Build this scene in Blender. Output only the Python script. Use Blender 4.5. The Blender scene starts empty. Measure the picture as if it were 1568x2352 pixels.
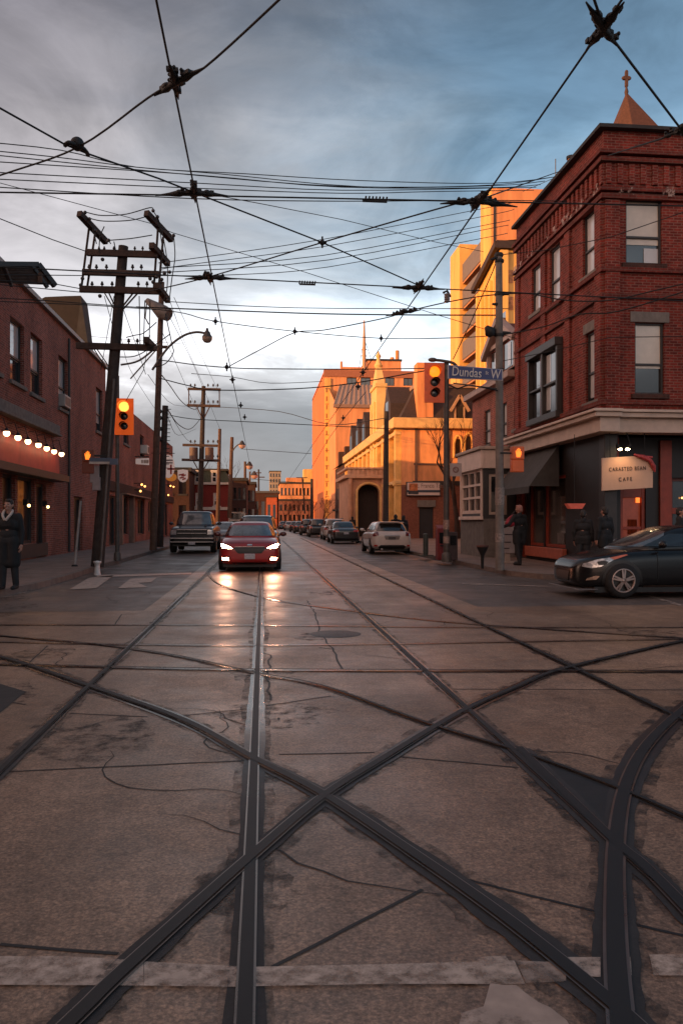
import bpy, bmesh, math, random
from math import radians as R, sin, cos, pi, sqrt
from mathutils import Vector, Matrix
from mathutils.bvhtree import BVHTree
random.seed(7)
scene = bpy.context.scene
COL = scene.collection

# ------------------------------------------------------------------ camera model (street runs along +Y)
F, CXP, HY, YAW = 1830.0, 784.0, 1197.0, R(5.74)
CAM = Vector((0, 0, 1.5))
ca, sa = cos(YAW), sin(YAW)
def ray(px, py):
    u = (px - CXP) / F; v = (HY - py) / F
    return Vector((u * ca + sa, -u * sa + ca, v))
def onX(px, py, X):
    d = ray(px, py); return CAM + d * (X / d.x)
def onY(px, py, Y):
    d = ray(px, py); return CAM + d * (Y / d.y)
def onZ(px, py, z=0.0):
    d = ray(px, py); return CAM + d * ((z - 1.5) / d.z)
def onT(px, py, t):
    return CAM + ray(px, py) * t

# ------------------------------------------------------------------ objects
ROOTM = {}
def thing(name, label, cat, loc=(0, 0, 0), rotz=0.0, group=None):
    o = bpy.data.objects.new(name, None); COL.objects.link(o)
    o.empty_display_size = 0.3
    o.location = loc; o.rotation_euler = (0, 0, rotz)
    o['label'] = label; o['category'] = cat
    if group: o['group'] = group
    ROOTM[o.name] = Matrix.Translation(Vector(loc)) @ Matrix.Rotation(rotz, 4, 'Z')
    return o
def tag(o, label, cat, group=None):
    o['label'] = label; o['category'] = cat
    if group: o['group'] = group
    return o
def struct(o):
    o['kind'] = 'structure'; return o
def dup(root, loc, rotz=0.0, label=None, group=None):
    r = root.copy(); COL.objects.link(r); r.location = loc; r.rotation_euler = (0, 0, rotz)
    if label: r['label'] = label
    if group: r['group'] = group
    for ch in list(root.children):
        c = ch.copy(); COL.objects.link(c); c.parent = r
        for g in list(ch.children):
            d = g.copy(); COL.objects.link(d); d.parent = c
    return r
def link_mesh(name, me, mat, parent=None):
    o = bpy.data.objects.new(name, me); COL.objects.link(o)
    if mat is not None:
        me.materials.clear(); me.materials.append(mat)
    if parent is not None:
        o.parent = parent
        m = ROOTM[parent.name]; ROOTM[o.name] = m
        me.transform(m.inverted())
    return o

class MB:
    def __init__(self): self.v = []; self.f = []; self.s = []
    def add(self, vs, fs, smooth=False):
        b = len(self.v); self.v += [tuple(x) for x in vs]
        for f in fs: self.f.append([i + b for i in f]); self.s.append(smooth)
        return self
    def poly(self, pts, smooth=False): return self.add(pts, [list(range(len(pts)))], smooth)
    def box(self, x0, x1, y0, y1, z0, z1):
        return self.add([(x0,y0,z0),(x1,y0,z0),(x1,y1,z0),(x0,y1,z0),(x0,y0,z1),(x1,y0,z1),(x1,y1,z1),(x0,y1,z1)],
                 [[0,3,2,1],[4,5,6,7],[0,1,5,4],[1,2,6,5],[2,3,7,6],[3,0,4,7]])
    def obox(self, c, a, b, d):
        c = Vector(c); a = Vector(a); b = Vector(b); d = Vector(d)
        vs = [c+a*i+b*j+d*k for k in (-1,1) for i, j in ((-1,-1),(1,-1),(1,1),(-1,1))]
        return self.add(vs, [[0,3,2,1],[4,5,6,7],[0,1,5,4],[1,2,6,5],[2,3,7,6],[3,0,4,7]])
    def beam(self, p0, p1, w, h, up=(0,0,1)):
        p0 = Vector(p0); p1 = Vector(p1); d = p1 - p0; L = d.length; d.normalize()
        s = d.cross(Vector(up))
        if s.length < 1e-4: s = Vector((1,0,0))
        s.normalize(); t = s.cross(d)
        return self.obox((p0+p1)/2, d*L/2, s*w/2, t*h/2)
    def tube(self, pts, r, n=8, caps=True, smooth=True):
        pts = [Vector(p) for p in pts]; m = len(pts)
        rs = r if isinstance(r, (list, tuple)) else [r]*m
        rings = []; nrm = None
        for i, p in enumerate(pts):
            d = (pts[min(i+1,m-1)] - pts[max(i-1,0)])
            if d.length < 1e-9: d = Vector((0,0,1))
            d.normalize()
            if nrm is None:
                nrm = d.orthogonal().normalized()
            else:
                nrm = nrm - d*nrm.dot(d)
                nrm = nrm.normalized() if nrm.length > 1e-6 else d.orthogonal().normalized()
            b = d.cross(nrm)
            rings.append([p + (nrm*cos(2*pi*k/n) + b*sin(2*pi*k/n))*rs[i] for k in range(n)])
        vs = [v for rg in rings for v in rg]; fs = []
        for i in range(m-1):
            for k in range(n):
                a = i*n+k; b2 = i*n+(k+1)%n
                fs.append([a, b2, b2+n, a+n])
        self.add(vs, fs, smooth)
        if caps:
            self.add(rings[0], [list(range(n))[::-1]]); self.add(rings[-1], [list(range(n))])
        return self
    def cyl(self, p0, p1, r0, r1=None, n=12): return self.tube([p0, p1], [r0, r0 if r1 is None else r1], n)
    def lathe(self, prof, c=(0,0,0), axis='z', n=16, smooth=True):
        c = Vector(c); vs = []; fs = []
        for (r, h) in prof:
            for k in range(n):
                a = 2*pi*k/n; x, y = r*cos(a), r*sin(a)
                vs.append(c + (Vector((x,y,h)) if axis == 'z' else Vector((h,x,y)) if axis == 'x' else Vector((x,h,y))))
        m = len(prof)
        for i in range(m-1):
            for k in range(n):
                a = i*n+k; b = i*n+(k+1)%n; fs.append([a,b,b+n,a+n])
        return self.add(vs, fs, smooth)
    def sphere(self, c, r, n=12, m=8):
        rx, ry, rz = (r, r, r) if not isinstance(r, (tuple, list)) else r
        c = Vector(c); vs = [c+Vector((0,0,-rz))]; fs = []
        for i in range(1, m):
            a = -pi/2 + pi*i/m
            for k in range(n):
                b = 2*pi*k/n
                vs.append(c + Vector((rx*cos(a)*cos(b), ry*cos(a)*sin(b), rz*sin(a))))
        vs.append(c+Vector((0,0,rz))); top = len(vs)-1
        for k in range(n): fs.append([0, 1+(k+1)%n, 1+k]); fs.append([top, top-n+k, top-n+(k+1)%n])
        for i in range(m-2):
            for k in range(n):
                a = 1+i*n+k; b = 1+i*n+(k+1)%n; fs.append([a,b,b+n,a+n])
        return self.add(vs, fs, True)
    def prism(self, pts, vec):
        vec = Vector(vec); pts = [Vector(p) for p in pts]; n = len(pts)
        fs = [list(range(n))[::-1], [n+i for i in range(n)]] + [[i,(i+1)%n,n+(i+1)%n,n+i] for i in range(n)]
        return self.add(pts + [p+vec for p in pts], fs)
    def ribbon(self, pts, w, z):
        pts = [Vector((p[0], p[1], 0)) for p in pts]; vs = []; n = len(pts)
        ws = w if isinstance(w, list) else [w]*n
        for i, p in enumerate(pts):
            d = pts[min(i+1,n-1)] - pts[max(i-1,0)]; d.normalize()
            s = Vector((-d.y, d.x, 0))*ws[i]/2
            vs += [(p.x+s.x, p.y+s.y, z), (p.x-s.x, p.y-s.y, z)]
        return self.add(vs, [[2*i,2*i+1,2*i+3,2*i+2] for i in range(n-1)])
    def mesh(self, name='mesh'):
        me = bpy.data.meshes.new(name); me.from_pydata(self.v, [], self.f)
        me.polygons.foreach_set('use_smooth', self.s); me.update(); return me
    def build(self, name, mat, parent=None, bevel=0.0, seg=2, fixn=True):
        me = self.mesh(name)
        if fixn or bevel:
            bm = bmesh.new(); bm.from_mesh(me)
            bmesh.ops.recalc_face_normals(bm, faces=bm.faces)
            if bevel:
                bmesh.ops.remove_doubles(bm, verts=bm.verts, dist=1e-5)
                es = [e for e in bm.edges if len(e.link_faces) == 2 and e.calc_face_angle(0) > 0.6]
                bmesh.ops.bevel(bm, geom=es, offset=bevel, segments=seg, affect='EDGES', profile=0.5)
            bm.to_mesh(me); bm.free()
        return link_mesh(name, me, mat, parent)

def smooth_path(pts, sub=6):
    pts = [Vector(p) for p in pts]; n = len(pts)
    if n < 3: return pts
    out = []
    for i in range(n-1):
        p0 = pts[max(i-1,0)]; p1 = pts[i]; p2 = pts[i+1]; p3 = pts[min(i+2,n-1)]
        for k in range(sub):
            t = k/sub
            out.append(0.5*((2*p1) + (p2-p0)*t + (2*p0-5*p1+4*p2-p3)*t*t + (3*p1-p0-3*p2+p3)*t**3))
    out.append(pts[-1]); return out

# ------------------------------------------------------------------ materials
MATS = {}
def _base(name):
    m = bpy.data.materials.new(name); m.use_nodes = True
    nt = m.node_tree; b = nt.nodes['Principled BSDF']
    return m, nt, b, nt.nodes.new, nt.links.new
def pm(name, col, rough=0.6, metal=0.0, var=0.18, scale=3.0, bump=0.0, bscale=30.0, coat=0.0, spec=0.5, emit=None, estr=0.0, rvar=0.0, zs=1.0):
    if name in MATS: return MATS[name]
    m, nt, b, N, L = _base(name)
    tc = N('ShaderNodeTexCoord')
    no = N('ShaderNodeTexNoise'); no.inputs['Scale'].default_value = scale; no.inputs['Detail'].default_value = 6
    no.inputs['Roughness'].default_value = 0.65
    mpz = N('ShaderNodeMapping'); mpz.inputs['Scale'].default_value = (1,1,zs); L(tc.outputs['Object'], mpz.inputs[0]); L(mpz.outputs[0], no.inputs['Vector'])
    mr = N('ShaderNodeMapRange'); mr.inputs['From Min'].default_value = 0.3; mr.inputs['From Max'].default_value = 0.7
    mr.inputs['To Min'].default_value = 1-var; mr.inputs['To Max'].default_value = 1+var
    L(no.outputs['Fac'], mr.inputs['Value'])
    mx = N('ShaderNodeVectorMath'); mx.operation = 'SCALE'; mx.inputs[0].default_value = col
    L(mr.outputs['Result'], mx.inputs['Scale']); L(mx.outputs['Vector'], b.inputs['Base Color'])
    b.inputs['Roughness'].default_value = rough; b.inputs['Metallic'].default_value = metal
    b.inputs['Specular IOR Level'].default_value = spec
    b.inputs['Coat Weight'].default_value = coat; b.inputs['Coat Roughness'].default_value = 0.04
    if rvar:
        r2 = N('ShaderNodeMapRange'); r2.inputs['From Min'].default_value = 0.3; r2.inputs['From Max'].default_value = 0.7
        r2.inputs['To Min'].default_value = max(0.02, rough-rvar); r2.inputs['To Max'].default_value = rough+rvar
        L(no.outputs['Fac'], r2.inputs['Value']); L(r2.outputs['Result'], b.inputs['Roughness'])
    if bump:
        n2 = N('ShaderNodeTexNoise'); n2.inputs['Scale'].default_value = bscale; n2.inputs['Detail'].default_value = 4
        L(tc.outputs['Object'], n2.inputs['Vector'])
        bp = N('ShaderNodeBump'); bp.inputs['Strength'].default_value = bump; bp.inputs['Distance'].default_value = 0.02
        L(n2.outputs['Fac'], bp.inputs['Height']); L(bp.outputs['Normal'], b.inputs['Normal'])
    if emit:
        b.inputs['Emission Color'].default_value = (*emit, 1); b.inputs['Emission Strength'].default_value = estr
    MATS[name] = m; return m
def brick(name, c1, c2, mortar, stain=0.35, bw=0.23, bh=0.078, ms=0.012, chip=None):
    if name in MATS: return MATS[name]
    m, nt, b, N, L = _base(name)
    tc = N('ShaderNodeTexCoord'); sp = N('ShaderNodeSeparateXYZ'); L(tc.outputs['Object'], sp.inputs[0])
    ad = N('ShaderNodeMath'); ad.operation = 'ADD'; L(sp.outputs[0], ad.inputs[0]); L(sp.outputs[1], ad.inputs[1])
    cb = N('ShaderNodeCombineXYZ'); L(ad.outputs[0], cb.inputs[0]); L(sp.outputs[2], cb.inputs[1])
    br = N('ShaderNodeTexBrick'); L(cb.outputs[0], br.inputs['Vector'])
    br.inputs['Scale'].default_value = 1; br.inputs['Brick Width'].default_value = bw; br.inputs['Row Height'].default_value = bh
    br.inputs['Mortar Size'].default_value = ms; br.inputs['Mortar Smooth'].default_value = 0.3
    br.inputs['Color1'].default_value = (*c1,1); br.inputs['Color2'].default_value = (*c2,1); br.inputs['Mortar'].default_value = (*mortar,1)
    no = N('ShaderNodeTexNoise'); no.inputs['Scale'].default_value = 0.55; no.inputs['Detail'].default_value = 8; no.inputs['Roughness'].default_value = 0.7
    mp = N('ShaderNodeMapping'); mp.inputs['Scale'].default_value = (1,1,0.45); L(tc.outputs['Object'], mp.inputs[0]); L(mp.outputs[0], no.inputs['Vector'])
    mr = N('ShaderNodeMapRange'); mr.inputs['From Min'].default_value = 0.28; mr.inputs['From Max'].default_value = 0.72
    mr.inputs['To Min'].default_value = 1-stain; mr.inputs['To Max'].default_value = 1+stain*0.6
    L(no.outputs['Fac'], mr.inputs['Value'])
    n3 = N('ShaderNodeTexNoise'); n3.inputs['Scale'].default_value = 9; n3.inputs['Detail'].default_value = 3; L(tc.outputs['Object'], n3.inputs['Vector'])
    m3 = N('ShaderNodeMapRange'); m3.inputs['From Min'].default_value = .3; m3.inputs['From Max'].default_value = .7; m3.inputs['To Min'].default_value = .75; m3.inputs['To Max'].default_value = 1.2
    L(n3.outputs['Fac'], m3.inputs['Value'])
    mu = N('ShaderNodeMath'); mu.operation = 'MULTIPLY'; L(mr.outputs[0], mu.inputs[0]); L(m3.outputs[0], mu.inputs[1])
    mx = N('ShaderNodeVectorMath'); mx.operation = 'SCALE'; L(br.outputs['Color'], mx.inputs[0]); L(mu.outputs[0], mx.inputs['Scale'])
    out = mx.outputs['Vector']
    L(out, b.inputs['Base Color']); b.inputs['Roughness'].default_value = 0.85; b.inputs['Specular IOR Level'].default_value = 0.25
    bp = N('ShaderNodeBump'); bp.inputs['Strength'].default_value = 0.5; bp.inputs['Distance'].default_value = 0.01; bp.invert = True
    L(br.outputs['Fac'], bp.inputs['Height']); L(bp.outputs['Normal'], b.inputs['Normal'])
    MATS[name] = m; return m
def emis(name, col, st):
    if name in MATS: return MATS[name]
    m, nt, b, N, L = _base(name)
    b.inputs['Base Color'].default_value = (*[min(1,c) for c in col],1); b.inputs['Emission Color'].default_value = (*col,1); b.inputs['Emission Strength'].default_value = st
    b.inputs['Roughness'].default_value = 0.3
    MATS[name] = m; return m
def worn(name, col, lo, hi, scale=4.0):
    """road paint rubbed away in patches"""
    if name in MATS: return MATS[name]
    m, nt, b, N, L = _base(name)
    tc = N('ShaderNodeTexCoord'); no = N('ShaderNodeTexNoise'); no.inputs['Scale'].default_value = scale; no.inputs['Detail'].default_value = 9; no.inputs['Roughness'].default_value = 0.7
    L(tc.outputs['Object'], no.inputs['Vector'])
    mr = N('ShaderNodeMapRange'); mr.inputs['From Min'].default_value = lo; mr.inputs['From Max'].default_value = hi
    L(no.outputs['Fac'], mr.inputs['Value']); L(mr.outputs[0], b.inputs['Alpha'])
    n2 = N('ShaderNodeTexNoise'); n2.inputs['Scale'].default_value = 14; n2.inputs['Detail'].default_value = 5; L(tc.outputs['Object'], n2.inputs['Vector'])
    m2 = N('ShaderNodeMapRange'); m2.inputs['To Min'].default_value = .55; m2.inputs['To Max'].default_value = 1.3; L(n2.outputs['Fac'], m2.inputs['Value'])
    mx = N('ShaderNodeVectorMath'); mx.operation = 'SCALE'; mx.inputs[0].default_value = col; L(m2.outputs[0], mx.inputs['Scale'])
    L(mx.outputs['Vector'], b.inputs['Base Color']); b.inputs['Roughness'].default_value = 0.6
    MATS[name] = m; return m
def pavement(name, col, rough, rv, big=0.35, slab=0, bump=0.25, spk=0.25):
    """concrete / asphalt with aggregate, stains and damp patches"""
    if name in MATS: return MATS[name]
    m, nt, b, N, L = _base(name)
    tc = N('ShaderNodeTexCoord')
    def noi(s, d=6, r=.6):
        n = N('ShaderNodeTexNoise'); n.inputs['Scale'].default_value = s; n.inputs['Detail'].default_value = d; n.inputs['Roughness'].default_value = r
        L(tc.outputs['Object'], n.inputs['Vector']); return n.outputs['Fac']
    def mrg(x, a, c, lo, hi):
        n = N('ShaderNodeMapRange'); n.inputs['From Min'].default_value = a; n.inputs['From Max'].default_value = c
        n.inputs['To Min'].default_value = lo; n.inputs['To Max'].default_value = hi; L(x, n.inputs['Value']); return n.outputs[0]
    def mul(x, y):
        n = N('ShaderNodeMath'); n.operation = 'MULTIPLY'; L(x, n.inputs[0]); L(y, n.inputs[1]); return n.outputs[0]
    A = noi(0.6, 8, .7); Bn = noi(5.0, 6, .7); Cn = noi(75.0, 4, .75)
    f = mul(mul(mrg(A, .3, .7, 1-big, 1+big), mrg(Bn, .3, .7, .74, 1.26)), mrg(Cn, .3, .75, 1-spk, 1+spk*1.3))
    if slab:
        # tyre-darkened lanes, stains stretched along the street, and slabs that differ in tone
        mp = N('ShaderNodeMapping'); mp.inputs['Scale'].default_value = (1.5, .10, 1); L(tc.outputs['Object'], mp.inputs[0])
        n = N('ShaderNodeTexNoise'); n.inputs['Scale'].default_value = 1.0; n.inputs['Detail'].default_value = 7; n.inputs['Roughness'].default_value = .65; L(mp.outputs[0], n.inputs['Vector'])
        f = mul(f, mrg(n.outputs['Fac'], .3, .7, .72, 1.24))
        bk = N('ShaderNodeTexBrick'); L(tc.outputs['Object'], bk.inputs['Vector']); bk.inputs['Scale'].default_value = 1; bk.inputs['Brick Width'].default_value = 2.6; bk.inputs['Row Height'].default_value = 3.4; bk.inputs['Mortar Size'].default_value = 0
        bk.inputs['Color1'].default_value = (.80,.80,.80,1); bk.inputs['Color2'].default_value = (1.16,1.16,1.16,1)
        f = mul(f, bk.outputs['Color'])
        E = noi(2.2, 10, .8); f = mul(f, mrg(E, .56, .66, 1.0, .62))
        G = noi(22.0, 5, .8); f = mul(f, mrg(G, .3, .7, .70, 1.30)); Hn = noi(58.0, 3, .75); f = mul(f, mrg(Hn, .36, .64, .62, 1.42))
    mx = N('ShaderNodeVectorMath'); mx.operation = 'SCALE'; mx.inputs[0].default_value = col; L(f, mx.inputs['Scale'])
    L(mx.outputs['Vector'], b.inputs['Base Color'])
    D = noi(0.9, 5, .6)
    if name == 'asphalt_strip':
        ge = N('ShaderNodeNewGeometry'); sg_ = N('ShaderNodeSeparateXYZ'); L(ge.outputs['Position'], sg_.inputs[0])
        ad_ = N('ShaderNodeMath'); ad_.operation = 'MULTIPLY_ADD'; L(A, ad_.inputs[0]); ad_.inputs[1].default_value = -2.4; L(sg_.outputs[1], ad_.inputs[2])
        r_ = mrg(ad_.outputs[0], 2.6, 5.2, .7, .2)
    else: r_ = None
    L(r_ or mrg(D, .35, .65, rough-rv, rough+rv), b.inputs['Roughness'])
    bp = N('ShaderNodeBump'); bp.inputs['Strength'].default_value = bump; bp.inputs['Distance'].default_value = 0.006
    L(Cn, bp.inputs['Height'])
    b2 = N('ShaderNodeBump'); b2.inputs['Strength'].default_value = 0.25; b2.inputs['Distance'].default_value = 0.02
    L(Bn, b2.inputs['Height']); L(bp.outputs['Normal'], b2.inputs['Normal']); L(b2.outputs['Normal'], b.inputs['Normal'])
    b.inputs['Specular IOR Level'].default_value = 0.5
    MATS[name] = m; return m

BRK_RED = brick('brick_deep_red', (.29,.040,.027), (.14,.022,.017), (.25,.12,.095), .6)
BRK_BROWN = brick('brick_brown', (.38,.095,.062), (.21,.058,.043), (.36,.21,.17), .5)
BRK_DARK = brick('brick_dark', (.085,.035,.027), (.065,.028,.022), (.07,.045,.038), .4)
BRK_ORANGE = pm('render_buff', (.80,.34,.14), .85, var=.34, scale=1.0, zs=.3, bump=.12, bscale=6)
STONE_Y = pm('stone_yellow', (.74,.41,.13), .85, var=.22, scale=1.2, bump=.3, bscale=6)
STONE_W = pm('stone_pale', (.46,.37,.31), .8, var=.2, scale=2, bump=.25, bscale=12)
STONE_G = pm('stone_grey', (.17,.15,.135), .85, var=.3, scale=4, bump=.4, bscale=10)
CREAM = pm('paint_cream', (.56,.44,.365), .6, var=.16, scale=2.2, bump=.1)
CREAM_B = pm('paint_cream_bright', (.72,.57,.49), .55, var=.12, scale=2)
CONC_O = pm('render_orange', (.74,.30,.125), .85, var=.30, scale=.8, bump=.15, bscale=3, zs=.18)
CONC_Y = pm('render_yellow', (.80,.45,.13), .85, var=.26, scale=.9, bump=.15, bscale=3, zs=.18)
SLATE = pm('slate_brown', (.042,.025,.022), .75, var=.35, scale=6, bump=.4, bscale=14)
SLATE_G = pm('slate_green', (.055,.06,.035), .8, var=.35, scale=6, bump=.4, bscale=14)
ROOF_D = pm('roof_dark', (.035,.032,.032), .8, var=.3, scale=3)
SEAM = pm('seam_metal', (.42,.27,.19), .55, var=.12, scale=1.5)
GLASS = pm('glass_dark', (.02,.022,.025), .06, var=.3, scale=.9, spec=.9, coat=.4)
GLASS_B = pm('glass_sky', (.20,.21,.22), .08, var=.25, scale=1.2, spec=1.0, coat=1.0)
BLIND = pm('blind_cream', (.60,.53,.44), .5, var=.08, scale=3, coat=1.0)
BLIND_W = pm('blind_white', (.52,.51,.51), .5, var=.10, scale=2, coat=1.0)
TRIM_D = pm('trim_dark', (.035,.032,.032), .5, var=.2)
TRIM_W = pm('trim_white', (.60,.53,.48), .55, var=.12)
WOOD_P = pm('pole_wood', (.040,.029,.025), .85, var=.4, scale=5, bump=.5, bscale=22)
WOOD_B = pm('pole_wood_brown', (.10,.055,.038), .85, var=.35, scale=5, bump=.5, bscale=22)
WOOD_A = pm('crossarm_wood', (.055,.032,.024), .85, var=.45, scale=4, bump=.4, bscale=26)
METAL_P = pm('pole_steel', (.10,.088,.08), .55, .3, var=.3, scale=4)
CONC_P = pm('pole_concrete', (.17,.15,.135), .8, var=.25, scale=5, bump=.3, bscale=30)
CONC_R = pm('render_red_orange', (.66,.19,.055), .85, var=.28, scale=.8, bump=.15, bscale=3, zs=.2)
IRON = pm('iron_black', (.014,.014,.015), .6, .2, var=.3)
WIRE = pm('wire_black', (.010,.011,.012), .7, var=.2)
RUBBER = pm('rubber', (.012,.012,.013), .8, var=.2)
STEEL = pm('rail_steel', (.24,.19,.165), .30, .8, var=.3, scale=2.0, rvar=.1)
GROOVE = pm('rail_groove', (.009,.008,.008), .6, var=.3)
PATCHA = pavement('asphalt_strip', (.026,.024,.024), .20, .07, .35, spk=.3, bump=.08)
PATCHD = pavement('asphalt_strip_dry', (.024,.022,.021), .62, .1, .35, spk=.4)
CONCRETE = pavement('concrete_road', (.235,.152,.102), .42, .10, .30, slab=1, spk=.5)
ASPHALT = pavement('asphalt_road', (.100,.078,.066), .50, .12, .28, slab=1)
SIDEW = pavement('sidewalk', (.20,.14,.115), .65, .1, .22)
KERB = pavement('kerb', (.16,.125,.108), .7, .1, .25)
AMBER_BOX = pm('signal_yellow', (.80,.27,.02), .45, var=.12, scale=3)
CHROME = pm('chrome', (.6,.6,.6), .15, .95, var=.1)
BLACKP = pm('black_plastic', (.012,.012,.013), .45, var=.2)
# ------------------------------------------------------------------ facades
class Fac:
    """wall plane: o = origin on the ground, u = horizontal unit vector, n = outward normal"""
    def __init__(self, o, u, n):
        self.o = Vector(o); self.u = Vector(u); self.n = Vector(n)
    def pt(self, u, z, d=0.0): return self.o + self.u*u + self.n*d + Vector((0,0,z - self.o.z))
    def uz(self, px, py):
        if abs(self.n.x) > .5: p = onX(px, py, self.o.x)
        else: p = onY(px, py, self.o.y)
        return (p - self.o).dot(self.u), p.z
    def rect(self, px0, px1, yt, yb):
        c = (px0+px1)/2
        u0 = self.uz(px0, yt)[0]; u1 = self.uz(px1, yt)[0]
        zt = self.uz(c, yt)[1]; zb = self.uz(c, yb)[1]
        return (min(u0,u1), max(u0,u1), zb, zt)
    def box(self, mb, u0, u1, z0, z1, d0, d1):
        c = self.pt((u0+u1)/2, (z0+z1)/2, (d0+d1)/2)
        return mb.obox(c, self.u*(u1-u0)/2, self.n*(d1-d0)/2, Vector((0,0,(z1-z0)/2)))
    def quad(self, mb, u0, u1, z0, z1, d):
        return mb.poly([self.pt(u0,z0,d), self.pt(u1,z0,d), self.pt(u1,z1,d), self.pt(u0,z1,d)])
    def wall(self, mb, u0, u1, z0, z1, ops=(), depth=0.16):
        us = sorted(set([u0,u1] + [min(max(x,u0),u1) for o in ops for x in o[:2]]))
        zs = sorted(set([z0,z1] + [min(max(x,z0),z1) for o in ops for x in o[2:4]]))
        for i in range(len(us)-1):
            for j in range(len(zs)-1):
                a, b, c, e = us[i], us[i+1], zs[j], zs[j+1]
                if b-a < 1e-5 or e-c < 1e-5: continue
                mu, mz = (a+b)/2, (c+e)/2
                if any(o[0] < mu < o[1] and o[2] < mz < o[3] for o in ops): continue
                self.quad(mb, a, b, c, e, 0)
        for (a, b, c, e) in [o[:4] for o in ops]:
            for p, q in (((a,c),(b,c)), ((b,c),(b,e)), ((b,e),(a,e)), ((a,e),(a,c))):
                mb.poly([self.pt(*p,0), self.pt(*q,0), self.pt(*q,-depth), self.pt(*p,-depth)])
        return mb
    def window(self, parent, op, frame=None, pane=None, depth=0.16, style='sash', fw=0.06, sill=None, lintel=None, blind=None, bfrac=0.62, lower=None, sillo=0.12):
        a, b, c, e = op; d = -depth
        mb = MB()
        self.box(mb, a, a+fw, c, e, d+.005, d+.075); self.box(mb, b-fw, b, c, e, d+.005, d+.075)
        self.box(mb, a+fw, b-fw, c, c+fw, d+.005, d+.073); self.box(mb, a+fw, b-fw, e-fw, e, d+.005, d+.073)
        if style == 'sash': self.box(mb, a+fw, b-fw, c+(e-c)*.42-fw/2, c+(e-c)*.42+fw/2, d+.008, d+.082)
        elif style[0] == 'g':
            nx, nz = int(style[1]), int(style[2])
            for i in range(1, nx):
                x = a+fw+(b-a-2*fw)*i/nx; self.box(mb, x-fw*.35, x+fw*.35, c+fw, e-fw, d+.006, d+.060)
            for j in range(1, nz):
                z = c+fw+(e-c-2*fw)*j/nz; self.box(mb, a+fw, b-fw, z-fw*.35, z+fw*.35, d+.006, d+.066)
        fr = mb.build('window', frame or TRIM_D, parent)
        pn = MB(); self.quad(pn, a, b, c, e, d+.002)
        pn.build('pane', pane or GLASS, fr)
        if blind:
            bl = MB(); self.quad(bl, a+fw, b-fw, e-fw-(e-c-2*fw)*bfrac, e-fw, d+.022)
            bl.build('blind', blind, fr)
        if lower:
            bl = MB(); self.quad(bl, a+(b-a)*.55, b-fw, c+fw, c+(e-c)*(1-bfrac)-.07, d+.024)
            bl.build('blind', lower, fr)
        if sill:
            s = MB(); self.box(s, a-sillo, b+sillo, c-.14, c-.003, -depth*.5, .09); s.build('sill', sill, parent, bevel=.012)
        if lintel:
            s = MB(); self.box(s, a-.14, b+.14, e+.003, e+.30, -.1, .03); s.build('lintel', lintel, parent, bevel=.01)
        return fr
def wfac(X, Y0): return Fac((X, Y0, 0), (0,1,0), (-1,0,0))     # right-hand buildings: wall facing the street (west)
def efac(X, Y0): return Fac((X, Y0, 0), (0,1,0), (1,0,0))      # left-hand buildings: wall facing the street (east)
def sfac(X0, Y): return Fac((X0, Y, 0), (1,0,0), (0,-1,0))     # walls facing the camera

# ================================================================== ground, road, pavements
g = MB(); g.poly([(-900,-300,-.20),(900,-300,-.20),(900,1500,-.20),(-900,1500,-.20)])
struct(g.build('ground', ASPHALT))
rd = MB(); rd.poly([(-160,-45,0),(160,-45,0),(160,260,0),(-160,260,0)])
struct(rd.build('road', ASPHALT))
tb = MB()
tb.poly([(-1.95,13.6,.004),(3.75,13.6,.004),(3.75,240,.004),(-1.95,240,.004)])
tb.poly([(-60,2.9,.004),(60,2.9,.004),(60,13.6,.004),(-60,13.6,.004)])
tb.poly([(-1.95,-40,.004),(3.75,-40,.004),(3.75,2.9,.004),(-1.95,2.9,.004)])
struct(tb.build('track_bed', CONCRETE))
def pave(name, edge, back):
    """pavement with a real kerb step; edge = kerb line, back = closing points"""
    z = .14; kw = .16
    n = len(edge); inn = []
    for i in range(n):
        a = Vector((*edge[max(i-1,0)],0)); b = Vector((*edge[min(i+1,n-1)],0)); d = (b-a).normalized()
        s = Vector((-d.y, d.x, 0)); p = Vector((*edge[i],0)); inn.append(p + s*kw)
    mb = MB()
    for i in range(n-1):
        p, q = edge[i], edge[i+1]
        mb.poly([(*p,0),(*q,0),(*q,z),(*p,z)])
        mb.poly([(*p,z),(*q,z),(inn[i+1].x,inn[i+1].y,z),(inn[i].x,inn[i].y,z)])
    struct(mb.build('kerb', KERB))
    sw = MB(); sw.poly([(p.x,p.y,z-.002) for p in inn] + [(*p,z-.002) for p in back])
    me = sw.mesh(); bm = bmesh.new(); bm.from_mesh(me); bmesh.ops.triangulate(bm, faces=bm.faces); bm.to_mesh(me); bm.free()
    struct(link_mesh(name, me, SIDEW))
pave('pavement', [(-5.0,240),(-5.0,60),(-5.0,26),(-4.85,21),(-4.9,18.2),(-5.15,16.2),(-5.8,14.9),(-7.5,14.1),(-60,13.6)][::-1], [(-60,240)])
pave('pavement', [(6.75,240),(6.75,60),(6.72,24),(6.78,21.2),(7.2,19.9),(8.2,19.2),(10,18.9),(60,18.6)], [(60,240)][::-1])
# pavement paving joints
pj = MB()
for k in range(30):
    y = 20+1.5*k; pj.ribbon([(-8.2,y),(-5.2,y)], .02, .143); pj.ribbon([(6.95,y+1),(12,y+1)], .02, .143)
pj.ribbon([(-6.6,18),(-6.6,65)], .02, .144); pj.ribbon([(9.0,19.5),(9.0,65)], .02, .144)
for k in range(14): pj.ribbon([(8.5+1.6*k,19.3),(8.5+1.6*k,27)], .02, .1445)
struct(pj.build('pavement_joints', GROOVE))

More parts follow.
